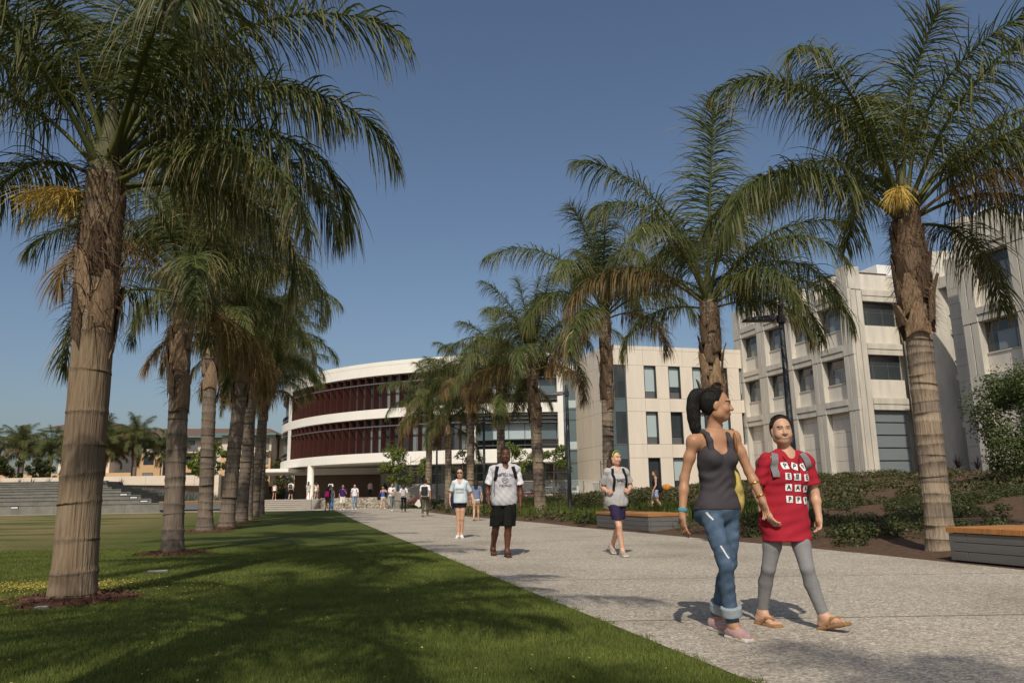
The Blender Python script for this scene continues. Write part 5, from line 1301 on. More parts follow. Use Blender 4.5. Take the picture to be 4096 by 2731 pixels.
def hand(h, wr, tip, palm_n, side, L=.17, curl=.35):
    """five-fingered hand: wr wrist, tip rough fingertip point, palm_n palm normal, side +1/-1 which way the thumb leaves"""
    wr, tip, n = A3(wr), A3(tip), A3(palm_n); d = tip-wr; ln = np.linalg.norm(d); d /= ln; n = n-d*(n@d); n /= np.linalg.norm(n); t = np.cross(d, n)*side
    L = min(max(ln, .13), .19); pl = L*.52; Rm = np.stack([t, n, d], 1)
    h.ell(wr+d*pl*.55, (.034, .015, pl*.56), Rm, .012); h.cone(wr-d*.02, wr+d*.02, .026, .026, .015)
    for i, (o, f) in enumerate(((.027, .44), (.009, .50), (-.010, .47), (-.027, .38))):
        a = wr+d*pl*.86+t*o; l = L*f*1.06; c1 = d*math.cos(curl*.6)+n*math.sin(curl*.6); c2 = d*math.cos(curl*1.6)+n*math.sin(curl*1.6); c3 = d*math.cos(curl*2.4)+n*math.sin(curl*2.4); sp = t*o*5.5*(.6 if curl < .6 else .2)
        p1 = a+(c1+sp)*l*.45; p2 = p1+c2*l*.32; p3 = p2+c3*l*.22; h.chain([a, p1, p2, p3], [.0088, .0080, .0072, .0060], .004)
    a = wr+d*pl*.22+t*.026; p1 = a+(d*.75+t*.62+n*.2)*L*.22; p2 = p1+(d*.92+t*.15+n*.3)*L*.17; h.chain([a, p1, p2], [.014, .0105, .008], .01)
def U_(v): v = A3(v); return v/np.linalg.norm(v)

def strands(o, pts, rs, n, mat, seed=3):
    r = random.Random(seed); mb = MB(); pts = [Vector(p) for p in pts]
    for i in range(n):
        a = r.random()*6.28; f = r.uniform(.75, 1.12); m = len(pts); st = []; end = r.uniform(.7, 1.0); wob = r.uniform(-.5, .5)
        for k in range(9):
            t = k/8*end*(m-1); q = min(int(t), m-2); p = pts[q].lerp(pts[q+1], t-q); rr = rs[q]+(rs[q+1]-rs[q])*(t-q); d = (pts[q+1]-pts[q]).normalized(); u = d.cross(Vector((.3, 1, .1))).normalized(); w = d.cross(u); an = a+wob*k/8
            st.append(p+(u*math.cos(an)+w*math.sin(an))*(rr*f+(.012*r.random()*(k/8)**2)))
        mb.tube(st, [.0022]*6+[.0018, .0012, .0005], 3, False)
    return mb.build('hair_strands', mat, o)

def figure(label, loc, J, z0=0, rz=0, H=1.7, fwd=0.0, look=None, lpitch=0.0, lroll=0.0, sex='f', skin='tan', b=1.0, hair='black', style='pony', top='tee', topc=None, sleevec=None, bot='shorts', botc=None, shoe='sneaker', shoec=None, vox=.008, bust=1.0, smile=False, hem=None, bothem=None, group='students walking on the path', hips=1.0, neckr=.078, extra=None, slack=.016, curl=.35, name='person'):
    J = {k: A3(v) for k, v in J.items()}; look = fwd if look is None else look; s = H/1.7
    R = yawm(fwd); Fv, Sv, Uv = R[:, 1], R[:, 0], R[:, 2]; hd = J['head']; RH = yawm(look, lpitch, lroll)
    hm = (J['hipL']+J['hipR'])/2; sm = (J['shL']+J['shR'])/2; ch = sm*.72+hm*.28; be = sm*.36+hm*.64; f = 1 if sex == 'f' else 0; near = vox < .01
    # --- torso shared by body and clothes
    T = SDF()
    T.ell(hm+np.array([0, 0, .03*s]), (.158*s*b*hips, .112*s*b, .12*s), R, .06); T.ell(be+np.array([0, 0, .02*s]), ((.118 if f else .138)*s*b, (.088 if f else .10)*s*b, .15*s), R, .08)
    T.ell(ch, ((.136 if f else .160)*s*b, (.098 if f else .115)*s*b, .165*s), R, .07)
    T.cone(J['shL']-Sv*.04*s-Uv*.008, J['shR']+Sv*.04*s-Uv*.008, .047*s*b, .047*s*b, .06); T.cone(sm+np.array([0, 0, .02*s])-Fv*.01, J['nk'], .068*s*b, .058*s*b, .06)
    T.cone(J['nk']-np.array([0, 0, .02]), J['shL']+np.array([0, 0, .0]), .037*s*b, .037*s*b, .05); T.cone(J['nk']-np.array([0, 0, .02]), J['shR'], .037*s*b, .037*s*b, .05)
    for q in (-1, 1):
        if f: T.ell(ch+Sv*q*.066*s+Fv*.070*s*b+Uv*.005, np.array([.060, .062, .060])*s*bust*b, R, .04)
        T.ell(hm+Sv*q*.075*s-Fv*.055*s*b-Uv*.01, np.array([.082, .075, .085])*s*b*hips, R, .05)
    Bd = SDF(); Bd.p = list(T.p); legs = {}
    for q in 'LR':
        hp, kn, an = J['hip'+q], J['kn'+q], J['an'+q]; tr, kr, ar = (.074 if f else .078)*s*b, (.048 if f else .053)*s*b**.6, .033*s*b**.4; back = -Fv
        cm_ = kn*.68+an*.32+back*.018*s
        legs[q] = [([hp, hp*.5+kn*.5+Fv*.008, kn], [tr*1.04, tr*.86, kr]), ([kn, cm_, an], [kr*.95, kr*1.0, ar])]
        for pts, rs in legs[q]: Bd.chain(pts, rs, .014)
        el, wr, sh = J['el'+q], J['wr'+q], J['sh'+q]; fr = .0335*s*b**.8
        Bd.ell(sh, np.array([.050, .047, .050])*s*b*(.86 if top in ('tee', 'vneck') else 1), R, .04); Bd.chain([sh, sh*.55+el*.45, el], [.042*s*b, .040*s*b, .033*s*b**.8], .03); Bd.chain([el, el*.66+wr*.34, wr], [fr, fr*1.05, .0245*s], .025)
        # foot
        he, to = J['he'+q], J['to'+q]; fd = U_(to-he); sd = U_(np.cross(fd, [0, 0, 1])); up = np.array([0, 0, .028*s])
        Bd.cone(an, he+up+fd*.02, ar*1.02, .033*s, .03); Bd.cone(an, he*.45+to*.55+up*1.1, ar, .028*s, .03); Bd.cone(he+up+fd*.02, he*.35+to*.65+up*.85, .031*s, .030*s, .03)
        for i, o in enumerate((-.026, -.010, .004, .017, .028) if q == 'R' else (.026, .010, -.004, -.017, -.028)):
            a = he*.34+to*.66+sd*o*s+up*.55; tip_ = to-fd*(.010+.009*i)*s+sd*o*s*1.25+up*.5; Bd.cone(a, tip_, .017*s, (.014 if i == 0 else .011)*s, .008)
    parts = [(*Bd.mesh(vox), 0), head_parts(hd, RH, J['nk'], vox*.5 if near else vox*.7, skin, smile, s*1.0, 1+.35*(b-1))]
    Hn = SDF()
    for q, sg in (('L', 1), ('R', -1)):
        inn = -Sv*sg; pn = U_(inn*.8+Fv*.0); ht = J.get('pn'+q); hand(Hn, J['wr'+q], J['tp'+q], pn if ht is None else ht, 1 if q == 'L' else -1, curl=curl)
        Hn.p = Hn.p
    if near: parts.append((*Hn.mesh(.0042), 0))
    else: parts.append((*Hn.mesh(vox*.75), 0))
    me = join_mesh(parts, [SK[skin], LIPS[skin], M['eye'], M['iris'], HAIR[hair], M['teeth']], 'person')
    o = mobj(name, me); o.location = (loc[0], loc[1], z0); o.rotation_euler = (0, 0, rz); tag(o, label, 'person', group)
    def child(nm, sd_, mat, vx=None):
        V, F = sd_.mesh(vx or vox); q = mobj(nm, np_mesh(nm, V, F.astype(np.int32), True), mat, o); return q
    out = dict(o=o, R=R, RH=RH, hm=hm, sm=sm, ch=ch, be=be, J=J, s=s, T=T, child=child)
    rs_ = np.random.default_rng(int(abs(loc[0]*97+loc[1]*13)*10)); w = rs_.normal(size=(4, 3)); w = w/np.linalg.norm(w, axis=1)[:, None]
    fr_ = [34, 55, 21, 75]; ph = rs_.random(4)*6
    def folds(amp): return lambda X, Y, Z: amp*sum(np.sin(fr_[i]*(X*w[i, 0]+Y*w[i, 1]+Z*w[i, 2]*1.4)+ph[i]+2*np.sin(9*(X*w[(i+1) % 4, 0]+Z*w[(i+1) % 4, 1]+Y*.6))) for i in range(4))/2
    # --- top
    hz = hem if hem is not None else hm[2]+.02
    if topc is not None and top in ('tee', 'vneck', 'polo'):
        G = T.grow(slack*s); G.ell(hm+np.array([0, 0, .12]), (.156*s*b*hips, .124*s*b, .36*s), R, .09)
        if hem is not None and hem < hm[2]-.1: G.cone(hm+np.array([0, 0, -.02])-Sv*.05, np.array([hm[0], hm[1], hem-.1])-Sv*.045+Fv*.03, .125*s*b, .152*s*b, .05); G.cone(hm+np.array([0, 0, -.02])+Sv*.05, np.array([hm[0], hm[1], hem-.1])+Sv*.045+Fv*.03, .125*s*b, .152*s*b, .05)
        G.fold = folds(.0042 if near else .004); G.cut((0, 0, hz), (0, 0, -1)); nk = J['nk']
        G.cone(nk+np.array([0, 0, .16]), nk+np.array([0, 0, -.025]), neckr*s*1.05, neckr*s, .012, True)
        if top == 'vneck': G.cone(nk+Fv*.06, nk+Fv*.16-Uv*.13, .062*s, .012, .01, True)
        else: G.cone(nk+Fv*.02+Uv*.02, nk+Fv*.12-Uv*.012, .055*s, .045*s, .012, True)
        out['shirt'] = child('shirt', G, topc); out['G'] = G
        SL = SDF()
        for q in 'LR':
            sh, el = J['sh'+q], J['el'+q]; d_ = U_(el-sh); ln = np.linalg.norm(el-sh); e = sh+d_*ln*.74
            S2 = SDF(); S2.cone(sh-d_*.005, e+d_*.06, .042*s*b+.011, .040*s*b+.028, .03); S2.ell(sh-Uv*.004, np.array([.046, .046, .046])*s*b+.010, R, .03); S2.cut(e, d_); S2.fold = folds(.005 if near else .003)
            child('sleeve', S2, sleevec or topc)
    elif topc is not None and top in ('tank', 'dress'):
        G = T.grow(.007*s); G.fold = folds(.0035); ctop = ch+np.array([0, 0, .105*s])
        G = T.grow(.013*s); G2 = SDF(); G2.p = [t for t in G.p if not (t[0] == 'c')]
        if top == 'dress': G2.cone(hm, np.array([hm[0], hm[1], hem]), .15*s*b, .17*s*b, .06)
        G2.fold = lambda X, Y, Z: .0016*np.sin(85*Z+5*np.sin(17*X+3)+9*Y)*(1+np.sin(19*Z+7*X))+.0015*np.sin(40*X+30*Z); G2.cut((0, 0, hz), (0, 0, -1)); G2.cut(ctop+Fv*.0, (Fv*.15+Uv*1.0))
        straps = []
        for q in (-1, 1):
            a = ctop+Sv*q*.084*s+Fv*.085*s-Uv*.035; tp_ = sm+Sv*q*.088*s+Uv*.056*s; bk = ctop+Sv*q*.080*s-Fv*.085*s-Uv*.02
            Ss = SDF(); Ss.chain([a-Uv*.02, a*.55+tp_*.45+Fv*.030*s, a*.2+tp_*.8+Fv*.030*s, tp_, bk*.3+tp_*.7-Fv*.03, bk], [.024*s, .020*s, .018*s, .017*s, .018*s, .02*s], .02); straps.append(Ss)
        G2.ell(ctop+Fv*.12*s+Uv*.02*s, np.array([.070, .10, .092])*s, R, .015, True); G2.ell(ctop-Fv*.12*s+Uv*.03*s, np.array([.075, .10, .10])*s, R, .015, True)
        for q in 'LR': G2.ell(J['sh'+q]+Sv*(.035 if q == 'L' else -.035)*s, np.array([.085, .085, .105])*s, R, .015, True)
        out['shirt'] = child('tank_top' if top == 'tank' else 'dress', G2, topc)
        for Ss in straps: child('strap', Ss, topc)
    # --- bottom
    if botc is not None:
        G = SDF(); pl = [t for t in T.p if t[0] == 'e']; G.p = [(t[0], t[1], t[2]+.010, t[3], t[4], t[5], t[6]) for t in (pl[0], pl[1])]+[(t[0], t[1], t[2]+.008, t[3], t[4], t[5], t[6]) for t in pl[3:] if t[1][2] < hm[2]+.02]
        wtop = hm[2]+(.10 if top != 'tank' else .035)*s
        if bot in ('shorts', 'baggy'):
            for q in 'LR':
                (pts, rs), _ = legs[q]; g_ = .034 if bot == 'baggy' else .022; kz = bothem if bothem is not None else pts[2][2]+.2
                if bot == 'baggy' and q == 'R': kk = (J['knL']+J['knR'])/2; sub_ = (kk-Uv*.1, hm-Uv*.17*s)
                G.chain([pts[0], pts[1], pts[2]+(pts[2]-pts[1])*.35], [rs[0]+g_*.7, rs[1]+g_, rs[2]+g_*1.6], .03)
            if bot == 'baggy': G.cone(sub_[0]+Fv*.1, sub_[1]+Fv*.1, .035, .006, .02, True); G.cone(sub_[0], sub_[1], .03, .006, .02, True); G.cone(sub_[0]-Fv*.1, sub_[1]-Fv*.1, .035, .006, .02, True)
            G.fold = (lambda X, Y, Z: .007*np.sin(42*X+20*Y+2.2*np.sin(7*Z))+.004*np.sin(71*X-15*Y+3*Z)) if bot == 'baggy' else folds(.003); G.cut((0, 0, kz), (0, 0, -1))
        elif bot == 'skirt':
            G.cone(hm, np.array([hm[0], hm[1], bothem-.05]), .15*s*b, .19*s*b, .05); G.cut((0, 0, bothem), (0, 0, -1)); G.fold = folds(.007)
        else:
            g_ = .005 if bot == 'leggings' else .0075
            for q in 'LR':
                (p1, r1), (p2, r2) = legs[q]; G.chain(p1, [r1[0]+g_*.5, r1[1]+g_*.7, r1[2]+g_*.8], .016); e = p2[2]
                G.chain([p2[0], p2[1], e], [r2[0]+g_*.8, r2[1]+g_, r2[2]+g_*1.6], .016)
            G.fold = folds(.0007) if bot == 'leggings' else (lambda X, Y, Z: .0024*np.sin(62*Z+4*np.sin(23*X+14*Y)+11*X)*(1+np.sin(11*Z+2))*.6+.0016*np.sin(95*Z-40*X+20*Y))
            zc = min(J['anL'][2], J['anR'][2])
            for q in 'LR':
                d_ = U_(J['an'+q]-J['kn'+q]); up_ = .02 if bot != 'leggings' else .035
                G.ell(J['an'+q]+d_*(.075-up_), (.085, .085, .06), None, .004, True)
        G.cut((0, 0, wtop), (0, 0, 1)); out['pants'] = child({'shorts': 'shorts', 'baggy': 'shorts', 'skirt': 'skirt', 'leggings': 'leggings'}.get(bot, 'trousers'), G, botc)
    # --- shoes
    if shoe:
        for q in 'LR':
            he, to, an = J['he'+q], J['to'+q], J['an'+q]; fd = U_(to-he); sd = U_(np.cross(fd, [0, 0, 1])); nn = U_(np.cross(sd, fd)); Rf = np.stack([sd, fd, nn], 1); L_ = np.linalg.norm(to-he); mid = (he+to)/2; S2 = SDF()
            if shoe == 'flip':
                S2.box(mid+nn*(-.006), (.036*s, L_/2+.008, .007), Rf, .006, .01); S2.ell(to*.72+he*.28-nn*.006, (.048*s, .06, .012), Rf, .02)
                bq = child('flip_flop', S2, shoec, min(vox, .008)); St = SDF(); tp_ = he*.30+to*.70+nn*.06*s
                for g_ in (-1, 1): St.chain([he*.22+to*.78+nn*.045*s, he*.42+to*.58+sd*g_*.032*s+nn*.050*s, he*.60+to*.40+sd*g_*.042*s+nn*.008], [.009, .011, .009], .01)
                V, F = St.mesh(.006); mobj('strap', np_mesh('strap', V, F.astype(np.int32), True), shoec, bq)
            else:
                up = nn*.03*s; S2.cone(he+up+fd*.028, mid+up*.95, .040*s, .040*s, .03); S2.cone(mid+up*.95, to-fd*.035+up*.7, .042*s, .032*s, .03); S2.cone(he+up*1.6+fd*.03, an*.45+(he+fd*.04)*.55+up*.6, .040*s, .042*s, .03)
                S2.cut(mid-nn*.004, -nn); bq = child('shoe', S2, shoec, min(vox, .009)); So = SDF(); So.box(mid+nn*.004, (.036*s, L_/2-.006, .007), Rf, .008, .01); V, F = So.mesh(min(vox, .009)); mobj('sole', np_mesh('sole', V, F.astype(np.int32), True), M['sole'] if 'sole' in M else shoec, bq)
    # --- hair
    P = lambda S_, F_, U__: hd+RH@np.array([S_, F_, U__])*s; hv = vox*.7
    if style == 'crop':
        h = hair_cap(hd, RH, s, .006, -.03, .046, .090); child('hair', h, HAIR[hair], hv)
    elif style:
        h = hair_cap(hd, RH, s, .013, -.07, .042, .095)
        if style == 'pony':
            pp = [P(0, -.085, .070), P(0, -.118, .088), P(0, -.150, .078), P(0, -.166, .035), P(0, -.170, -.03), P(0, -.166, -.10), P(0, -.155, -.17), P(0, -.14, -.25)]; pr_ = [.024*s, .026*s, .033*s, .038*s, .040*s, .037*s, .030*s, .010*s]; pony = SDF().chain(pp, pr_, .05); child('ponytail', pony, HAIR[hair], hv); strands(o, pp[1:], pr_[1:], 420, HAIR[hair])
        elif style == 'bun': h2 = SDF().chain([P(0, -.10, .0), P(.02, -.115, -.05), P(.045, -.10, -.14)], [.03*s, .026*s, .012*s], .02); child('ponytail', h2, HAIR[hair], hv)
        elif style == 'long':
            h = SDF(); h.p = hair_cap(hd, RH, s, .014).p[:2]; h.cut(P(0, .045, .078), RH@np.array([0, .85, -.5])); h.chain([P(0, -.06, .02), P(0, -.085, -.08), P(0, -.095, -.22), P(0, -.10, -.34)], [.075*s, .085*s, .08*s, .05*s], .03)
            for g_ in (-1, 1): h.chain([P(g_*.07, -.01, .0), P(g_*.08, -.02, -.08), P(g_*.075, -.04, -.2)], [.028*s, .03*s, .02*s], .02)
        elif style == 'side':
            h2 = SDF().chain([P(-.02, -.09, .0), P(-.055, -.09, -.06), P(-.10, -.05, -.13), P(-.115, -.01, -.24), P(-.11, .01, -.33)], [.034*s, .038*s, .036*s, .030*s, .010*s], .04); child('ponytail', h2, HAIR[hair], hv); strands(o, [P(-.03, -.09, .0), P(-.055, -.09, -.06), P(-.10, -.05, -.13), P(-.115, -.01, -.24), P(-.11, .01, -.33)], [.034*s, .038*s, .036*s, .030*s, .012*s], 200, HAIR[hair])
        if near and style in ('pony', 'bun', 'side', 'tied'):
            rr_ = random.Random(5); mb_ = MB()
            for i in range(240):
                lam = rr_.uniform(-.97, .97); th0 = math.radians(rr_.uniform(60, 68)-abs(lam)**3*60+4*(1-abs(lam))); st_ = []
                for k_ in range(9):
                    t_ = k_/8; th_ = th0+(math.radians(178)-th0)*t_; l_ = lam*(1-.85*t_**2.2); rm = math.sqrt(max(0, 1-l_*l_)); q_ = 1.012+.02*rr_.random()*t_
                    st_.append(Vector(P(l_*(.090)*q_, -.022+math.cos(th_)*rm*.108*q_, .033+math.sin(th_)*rm*.1015*q_)))
                mb_.tube(st_, [.0012]+[.0024]*7+[.0012], 3, False)
            mb_.build('hair_strands', HAIR[hair], o)
        if style == 'tied': h.ell(P(0, -.115, .0), np.array([.035, .035, .04])*s, None, .02)
        child('hair', h, HAIR[hair], hv)
    return out

def bvh_of(ob):
    me = ob.data; return BVHTree.FromPolygons([v.co.copy() for v in me.vertices], [tuple(p.vertices) for p in me.polygons])
def wrap_strip(bvh, pts, dr, width, off=.006, th=.012, wdir=None, n=14):
    """a band draped on a surface: pts are projected along dr onto the mesh"""
    pts = [Vector(p) for p in pts]; dr = Vector(dr).normalized(); seg = [(pts[i+1]-pts[i]).length for i in range(len(pts)-1)]; tot = sum(seg); path_ = []
    for k in range(n+1):
        t = tot*k/n; i = 0
        while i < len(seg)-1 and t > seg[i]: t -= seg[i]; i += 1
        p = pts[i].lerp(pts[i+1], min(1, t/seg[i])); h = bvh.ray_cast(p-dr*.6, dr, 1.2)
        if h[0] is None:
            q_ = bvh.find_nearest(p); h = (q_[0], q_[1])
        path_.append((h[0], (h[1] if h[1].dot(dr) < 0 else -h[1])))
    V = []; F = []
    for k, (p, nn) in enumerate(path_):
        a = path_[max(0, k-1)][0]; b = path_[min(n, k+1)][0]; t = (b-a).normalized(); nn = (nn*.5-dr*.5).normalized(); w = t.cross(nn).normalized()*width/2
        V += [p+w+nn*off, p-w+nn*off, p-w+nn*(off+th), p+w+nn*(off+th)]
    for k in range(n):
        for q in range(4): F.append((k*4+q, k*4+(q+1) % 4, k*4+4+(q+1) % 4, k*4+4+q))
    F += [(3, 2, 1, 0), (n*4, n*4+1, n*4+2, n*4+3)]
    return np_mesh('strip', V, F)
def text_on(bvh, txt, c, sx, up, dr, size, off=.004, bend=0.0, spacing=1.0, bold=.0, wide=1.0):
    cu = bpy.data.curves.new('txt', 'FONT'); cu.body = txt; cu.align_x = 'CENTER'; cu.align_y = 'CENTER'; cu.size = size; cu.space_character = spacing; cu.offset = bold; cu.resolution_u = 2
    ob = bpy.data.objects.new('txt', cu); COL.objects.link(ob); dg = bpy.context.evaluated_depsgraph_get(); me = bpy.data.meshes.new_from_object(ob.evaluated_get(dg)); bpy.data.objects.remove(ob); bpy.data.curves.remove(cu)
    bm = bmesh.new(); bm.from_mesh(me); bmesh.ops.triangulate(bm, faces=bm.faces); bmesh.ops.subdivide_edges(bm, edges=[e for e in bm.edges if e.calc_length() > size*.3], cuts=1); bm.to_mesh(me); bm.free()
    c = Vector(c); sx = Vector(sx); up = Vector(up); dr = Vector(dr).normalized()
    for v in me.vertices:
        x = v.co.x*wide; p = c+sx*x+up*(v.co.y-bend*x*x); h = bvh.ray_cast(p-dr*.5, dr, 1.0); v.co = (h[0] if h[0] else p)-dr*off
    return me
def patch_on(bvh, c, sx, up, dr, w, h, off=.003, n=4, rot=0):
    V = []; F = []; dr = Vector(dr).normalized(); ca, sa = math.cos(rot), math.sin(rot)
    for i in range(n+1):
        for j in range(n+1):
            u, v = w*(i/n-.5), h*(j/n-.5); p = Vector(c)+Vector(sx)*(u*ca-v*sa)+Vector(up)*(u*sa+v*ca); q = bvh.ray_cast(p-dr*.5, dr, 1.0); V.append((q[0] if q[0] else p)-dr*off)
    for i in range(n):
        for j in range(n): k = i*(n+1)+j; F.append((k, k+n+1, k+n+2, k+1))
    return np_mesh('patch', V, F)
def ring_on(bvh, c, sx, up, dr, curves, w=.005, off=.004):
    V = []; F = []; dr = Vector(dr).normalized()
    for pts in curves:
        pr = []
        for (u, v) in pts:
            p = Vector(c)+Vector(sx)*u+Vector(up)*v; q = bvh.ray_cast(p-dr*.5, dr, 1.0); pr.append((q[0] if q[0] else p)-dr*off)
        for k in range(len(pr)):
            t = (pr[min(k+1, len(pr)-1)]-pr[max(k-1, 0)]).normalized(); s_ = t.cross(dr).normalized()*w/2; V += [pr[k]-s_, pr[k]+s_]
        b = len(V)-2*len(pr)
        for k in range(len(pr)-1): F.append((b+2*k, b+2*k+1, b+2*k+3, b+2*k+2))
    return np_mesh('line', V, F)
M['sole'] = mat_plain('shoe_sole', (.55, .52, .47), .7, .2, .1); M['print_navy'] = cloth('print_navy', (.03, .03, .06)); M['print_black'] = cloth('print_black', (.015, .014, .014)); M['print_white'] = cloth('print_white', (.78, .77, .74)); M['gold'] = mat_plain('gold_bangle', (.6, .38, .1), .25, .5, .1, metal=.9)
M['strap_black'] = cloth('strap_black', (.013, .013, .014)); M['strap_grey'] = cloth('strap_grey', (.20, .20, .20))
def rot2(J, k, z=None, dx=0, dy=0):
    v = J[k]; J[k] = (v[0]+dx, v[1]+dy, v[2] if z is None else z)
# ---- woman in the charcoal tank top
J = dict(head=(0.029, 0, 1.658), nk=(0.003, 0.03, 1.466), shR=(-0.176, -0.04, 1.385), shL=(0.151, 0.05, 1.418), elR=(-0.255, -0.02, 1.12), wrR=(-0.3, -0.08, 0.854), tpR=(-0.296, -0.1, 0.679), elL=(0.243, 0.03, 1.161), wrL=(0.302, -0.04, 0.956), tpL=(0.333, -0.08, 0.804), hipR=(-0.088, -0.02, 0.87), hipL=(0.074, 0.04, 0.87), knR=(-0.039, -0.2, 0.50), anR=(-0.001, -0.14, 0.110), heR=(-0.017, -0.07, 0.012), toR=(0.074, -0.28, 0.012), knL=(0.039, 0.0, 0.50), anL=(-0.017, 0.22, 0.105), heL=(-0.050, 0.27, 0.015), toL=(0.021, 0.05, 0.010))
w1 = figure('woman in a charcoal tank top and rolled jeans with a long black ponytail', (1.52, 5.78), J, fwd=D(20), look=D(72), lpitch=D(3), H=1.76, skin='tan', hair='black', style='pony', top='tank', topc=cloth('charcoal_knit', (.062, .055, .060)), hem=.885, bot='jeans', botc=cloth('blue_denim', (.070, .108, .160), .9, .38, 8), shoe='sneaker', shoec=cloth('pink_canvas', (.42, .27, .26)), vox=.0075, bust=1.05, b=.93, hips=1.08)
cf = cloth('denim_cuff', (.30, .34, .36))
for q in 'LR':
    a, k = w1['J']['an'+q], w1['J']['kn'+q]; d_ = U_(k-a); S2 = SDF(); S2.cone(a+d_*.045, a+d_*.125, .070, .074, .01); S2.cut(a+d_*.05, -d_); S2.cut(a+d_*.118, d_); w1['child']('cuff', S2, cf)
bv = bvh_of(w1['pants']); Fw = Vector(w1['R'][:, 1]); Sx = Vector(w1['R'][:, 0])
for (c, l, w_, r) in (((-.115, -.1, .845), .06, .012, .45), ((-.055, -.2, .60), .09, .011, .35)): mobj('denim_rip', patch_on(bv, c, Sx, (0, 0, 1), -Fw, w_, l, .004, 4, r), cloth('rip_white', (.62, .60, .58)), w1['o'])
S2 = SDF(); wr = w1['J']['wrR']; d_ = U_(w1['J']['elR']-wr); S2.cone(wr+d_*.02, wr+d_*.045, .034, .036, .005); S2.cut(wr+d_*.018, -d_); S2.cut(wr+d_*.048, d_); w1['child']('bracelet', S2, cloth('turquoise_beads', (.08, .28, .35)))
for off in (.02, .12):
    S2 = SDF(); wr = w1['J']['wrL']; d_ = U_(w1['J']['elL']-wr); S2.cone(wr+d_*off, wr+d_*(off+.01), .036+off*.05, .036+off*.05, .005); S2.cut(wr+d_*(off-.002), -d_); S2.cut(wr+d_*(off+.012), d_); w1['child']('bangle', S2, M['gold'])
# shoulder bag hanging behind her left side
bag = tag(empty('shoulder_bag', (1.52, 5.78, 0)), 'yellow and tan patterned shoulder bag hanging behind the woman in the tank top', 'bag')
S2 = SDF(); S2.ell((.175, .17, 1.05), (.045, .075, .15), None, .02); S2.ell((.18, .17, .96), (.05, .085, .11), None, .03); V, F = S2.mesh(.008); mobj('pouch', np_mesh('pouch', V, F.astype(np.int32), True), cloth('bag_pattern', (.42, .33, .10), .6, .6, 14), bag)
MB().tube([(.13, -.07, 1.30), (.135, -.05, 1.40), (.145, .04, 1.475), (.16, .12, 1.40), (.18, .16, 1.16)], .011, 8).build('strap', cloth('tan_leather', (.22, .10, .04), .5), bag, True)
# ---- woman in the red shirt
J = dict(head=(-0.037, 0, 1.483), nk=(-0.010, 0.03, 1.318), shR=(-0.180, -0.02, 1.250), shL=(0.155, 0.04, 1.245), elR=(-0.261, 0.02, 1.01), wrR=(-0.238, -0.12, 0.845), tpR=(-0.181, -0.16, 0.726), elL=(0.205, 0.06, 0.997), wrL=(0.198, 0.0, 0.804), tpL=(0.185, -0.03, 0.675), hipR=(-0.150, 0, 0.77), hipL=(0.016, 0.02, 0.77), knR=(-0.225, 0.0, 0.43), anR=(-0.254, 0.14, 0.098), heR=(-0.281, 0.18, 0.016), toR=(-0.194, -0.03, 0.016), knL=(0.013, -0.16, 0.44), anL=(0.106, -0.16, 0.102), heL=(0.090, -0.12, 0.016), toL=(0.215, -0.30, 0.075))
w2 = figure('smiling woman in a long red printed shirt and grey leggings', (2.17, 6.1), J, fwd=D(8), look=D(-4), H=1.64, skin='light', hair='dark', style='bun', top='tee', topc=cloth('red_jersey', (.36, .020, .035)), hem=.635, bot='leggings', botc=cloth('grey_leggings', (.23, .225, .225), .8, .08, 30), shoe='flip', shoec=cloth('tan_flip_flop', (.30, .17, .08)), vox=.0075, bust=1.1, b=1.06, smile=True, slack=.010, curl=.5)
bv = bvh_of(w2['shirt']); Fw = Vector(w2['R'][:, 1]); Sx = Vector(w2['R'][:, 0])
for rw_, (ch_, z) in enumerate((('P', 1.200), ('E', 1.118), ('A', 1.034), ('P', .945))):
    for cx in (-1, 0, 1):
        x = -.006+cx*.078; rt = (.0, -.35, .25)[cx+1] if rw_ == 0 else .04*cx; c = (x, 0, z-.006*cx)
        sq = mobj('white_square', patch_on(bv, c, Sx, (0, 0, 1), -Fw, .052, .052, .004, 4, rt), M['print_white'], w2['o'])
        mobj('printed_letter', text_on(bv, ch_, c, Sx*math.cos(rt)+Vector((0, 0, math.sin(rt))), Vector((0, 0, math.cos(rt)))-Sx*math.sin(rt), -Fw, .048, .0065, bold=.0014), M['print_black'], sq)
pk = tag(empty('backpack', (2.17, 6.1, 0)), 'grey backpack worn by the woman in the red shirt', 'backpack')
S2 = SDF(); S2.box((-.01, .215, 1.05), (.12, .05, .19), None, .05, .02); V, F = S2.mesh(.012); mobj('bag_body', np_mesh('bag_body', V, F.astype(np.int32), True), M['strap_grey'], pk)
for pts in (((-.135, 0, 1.300), (-.150, 0, 1.26), (-.160, 0, 1.20), (-.164, 0, 1.12)), ((.092, 0, 1.300), (.122, 0, 1.25), (.142, 0, 1.19), (.150, 0, 1.12))): mobj('strap', wrap_strip(bv, pts, -Fw, .052, .003, .012), M['strap_grey'], pk)
for sg in (-1, 1): MB().tube([(.0+sg*.09, -.0, 1.305), (sg*.09, .10, 1.29), (sg*.09, .19, 1.22)], .014, 6).build('strap', M['strap_grey'], pk)
MB().tube([(.165, .02, 1.06), (.17, .12, .98), (.165, .14, .86)], .016, 6).build('hanging_strap', M['strap_grey'], pk)
MB().tube([(-.075, -.075, 1.285), (-.02, -.16, 1.16), (.005, -.175, 1.125), (.02, -.16, 1.16), (.06, -.07, 1.28)], .0025, 5).build('necklace', M['print_black'], w2['o'])
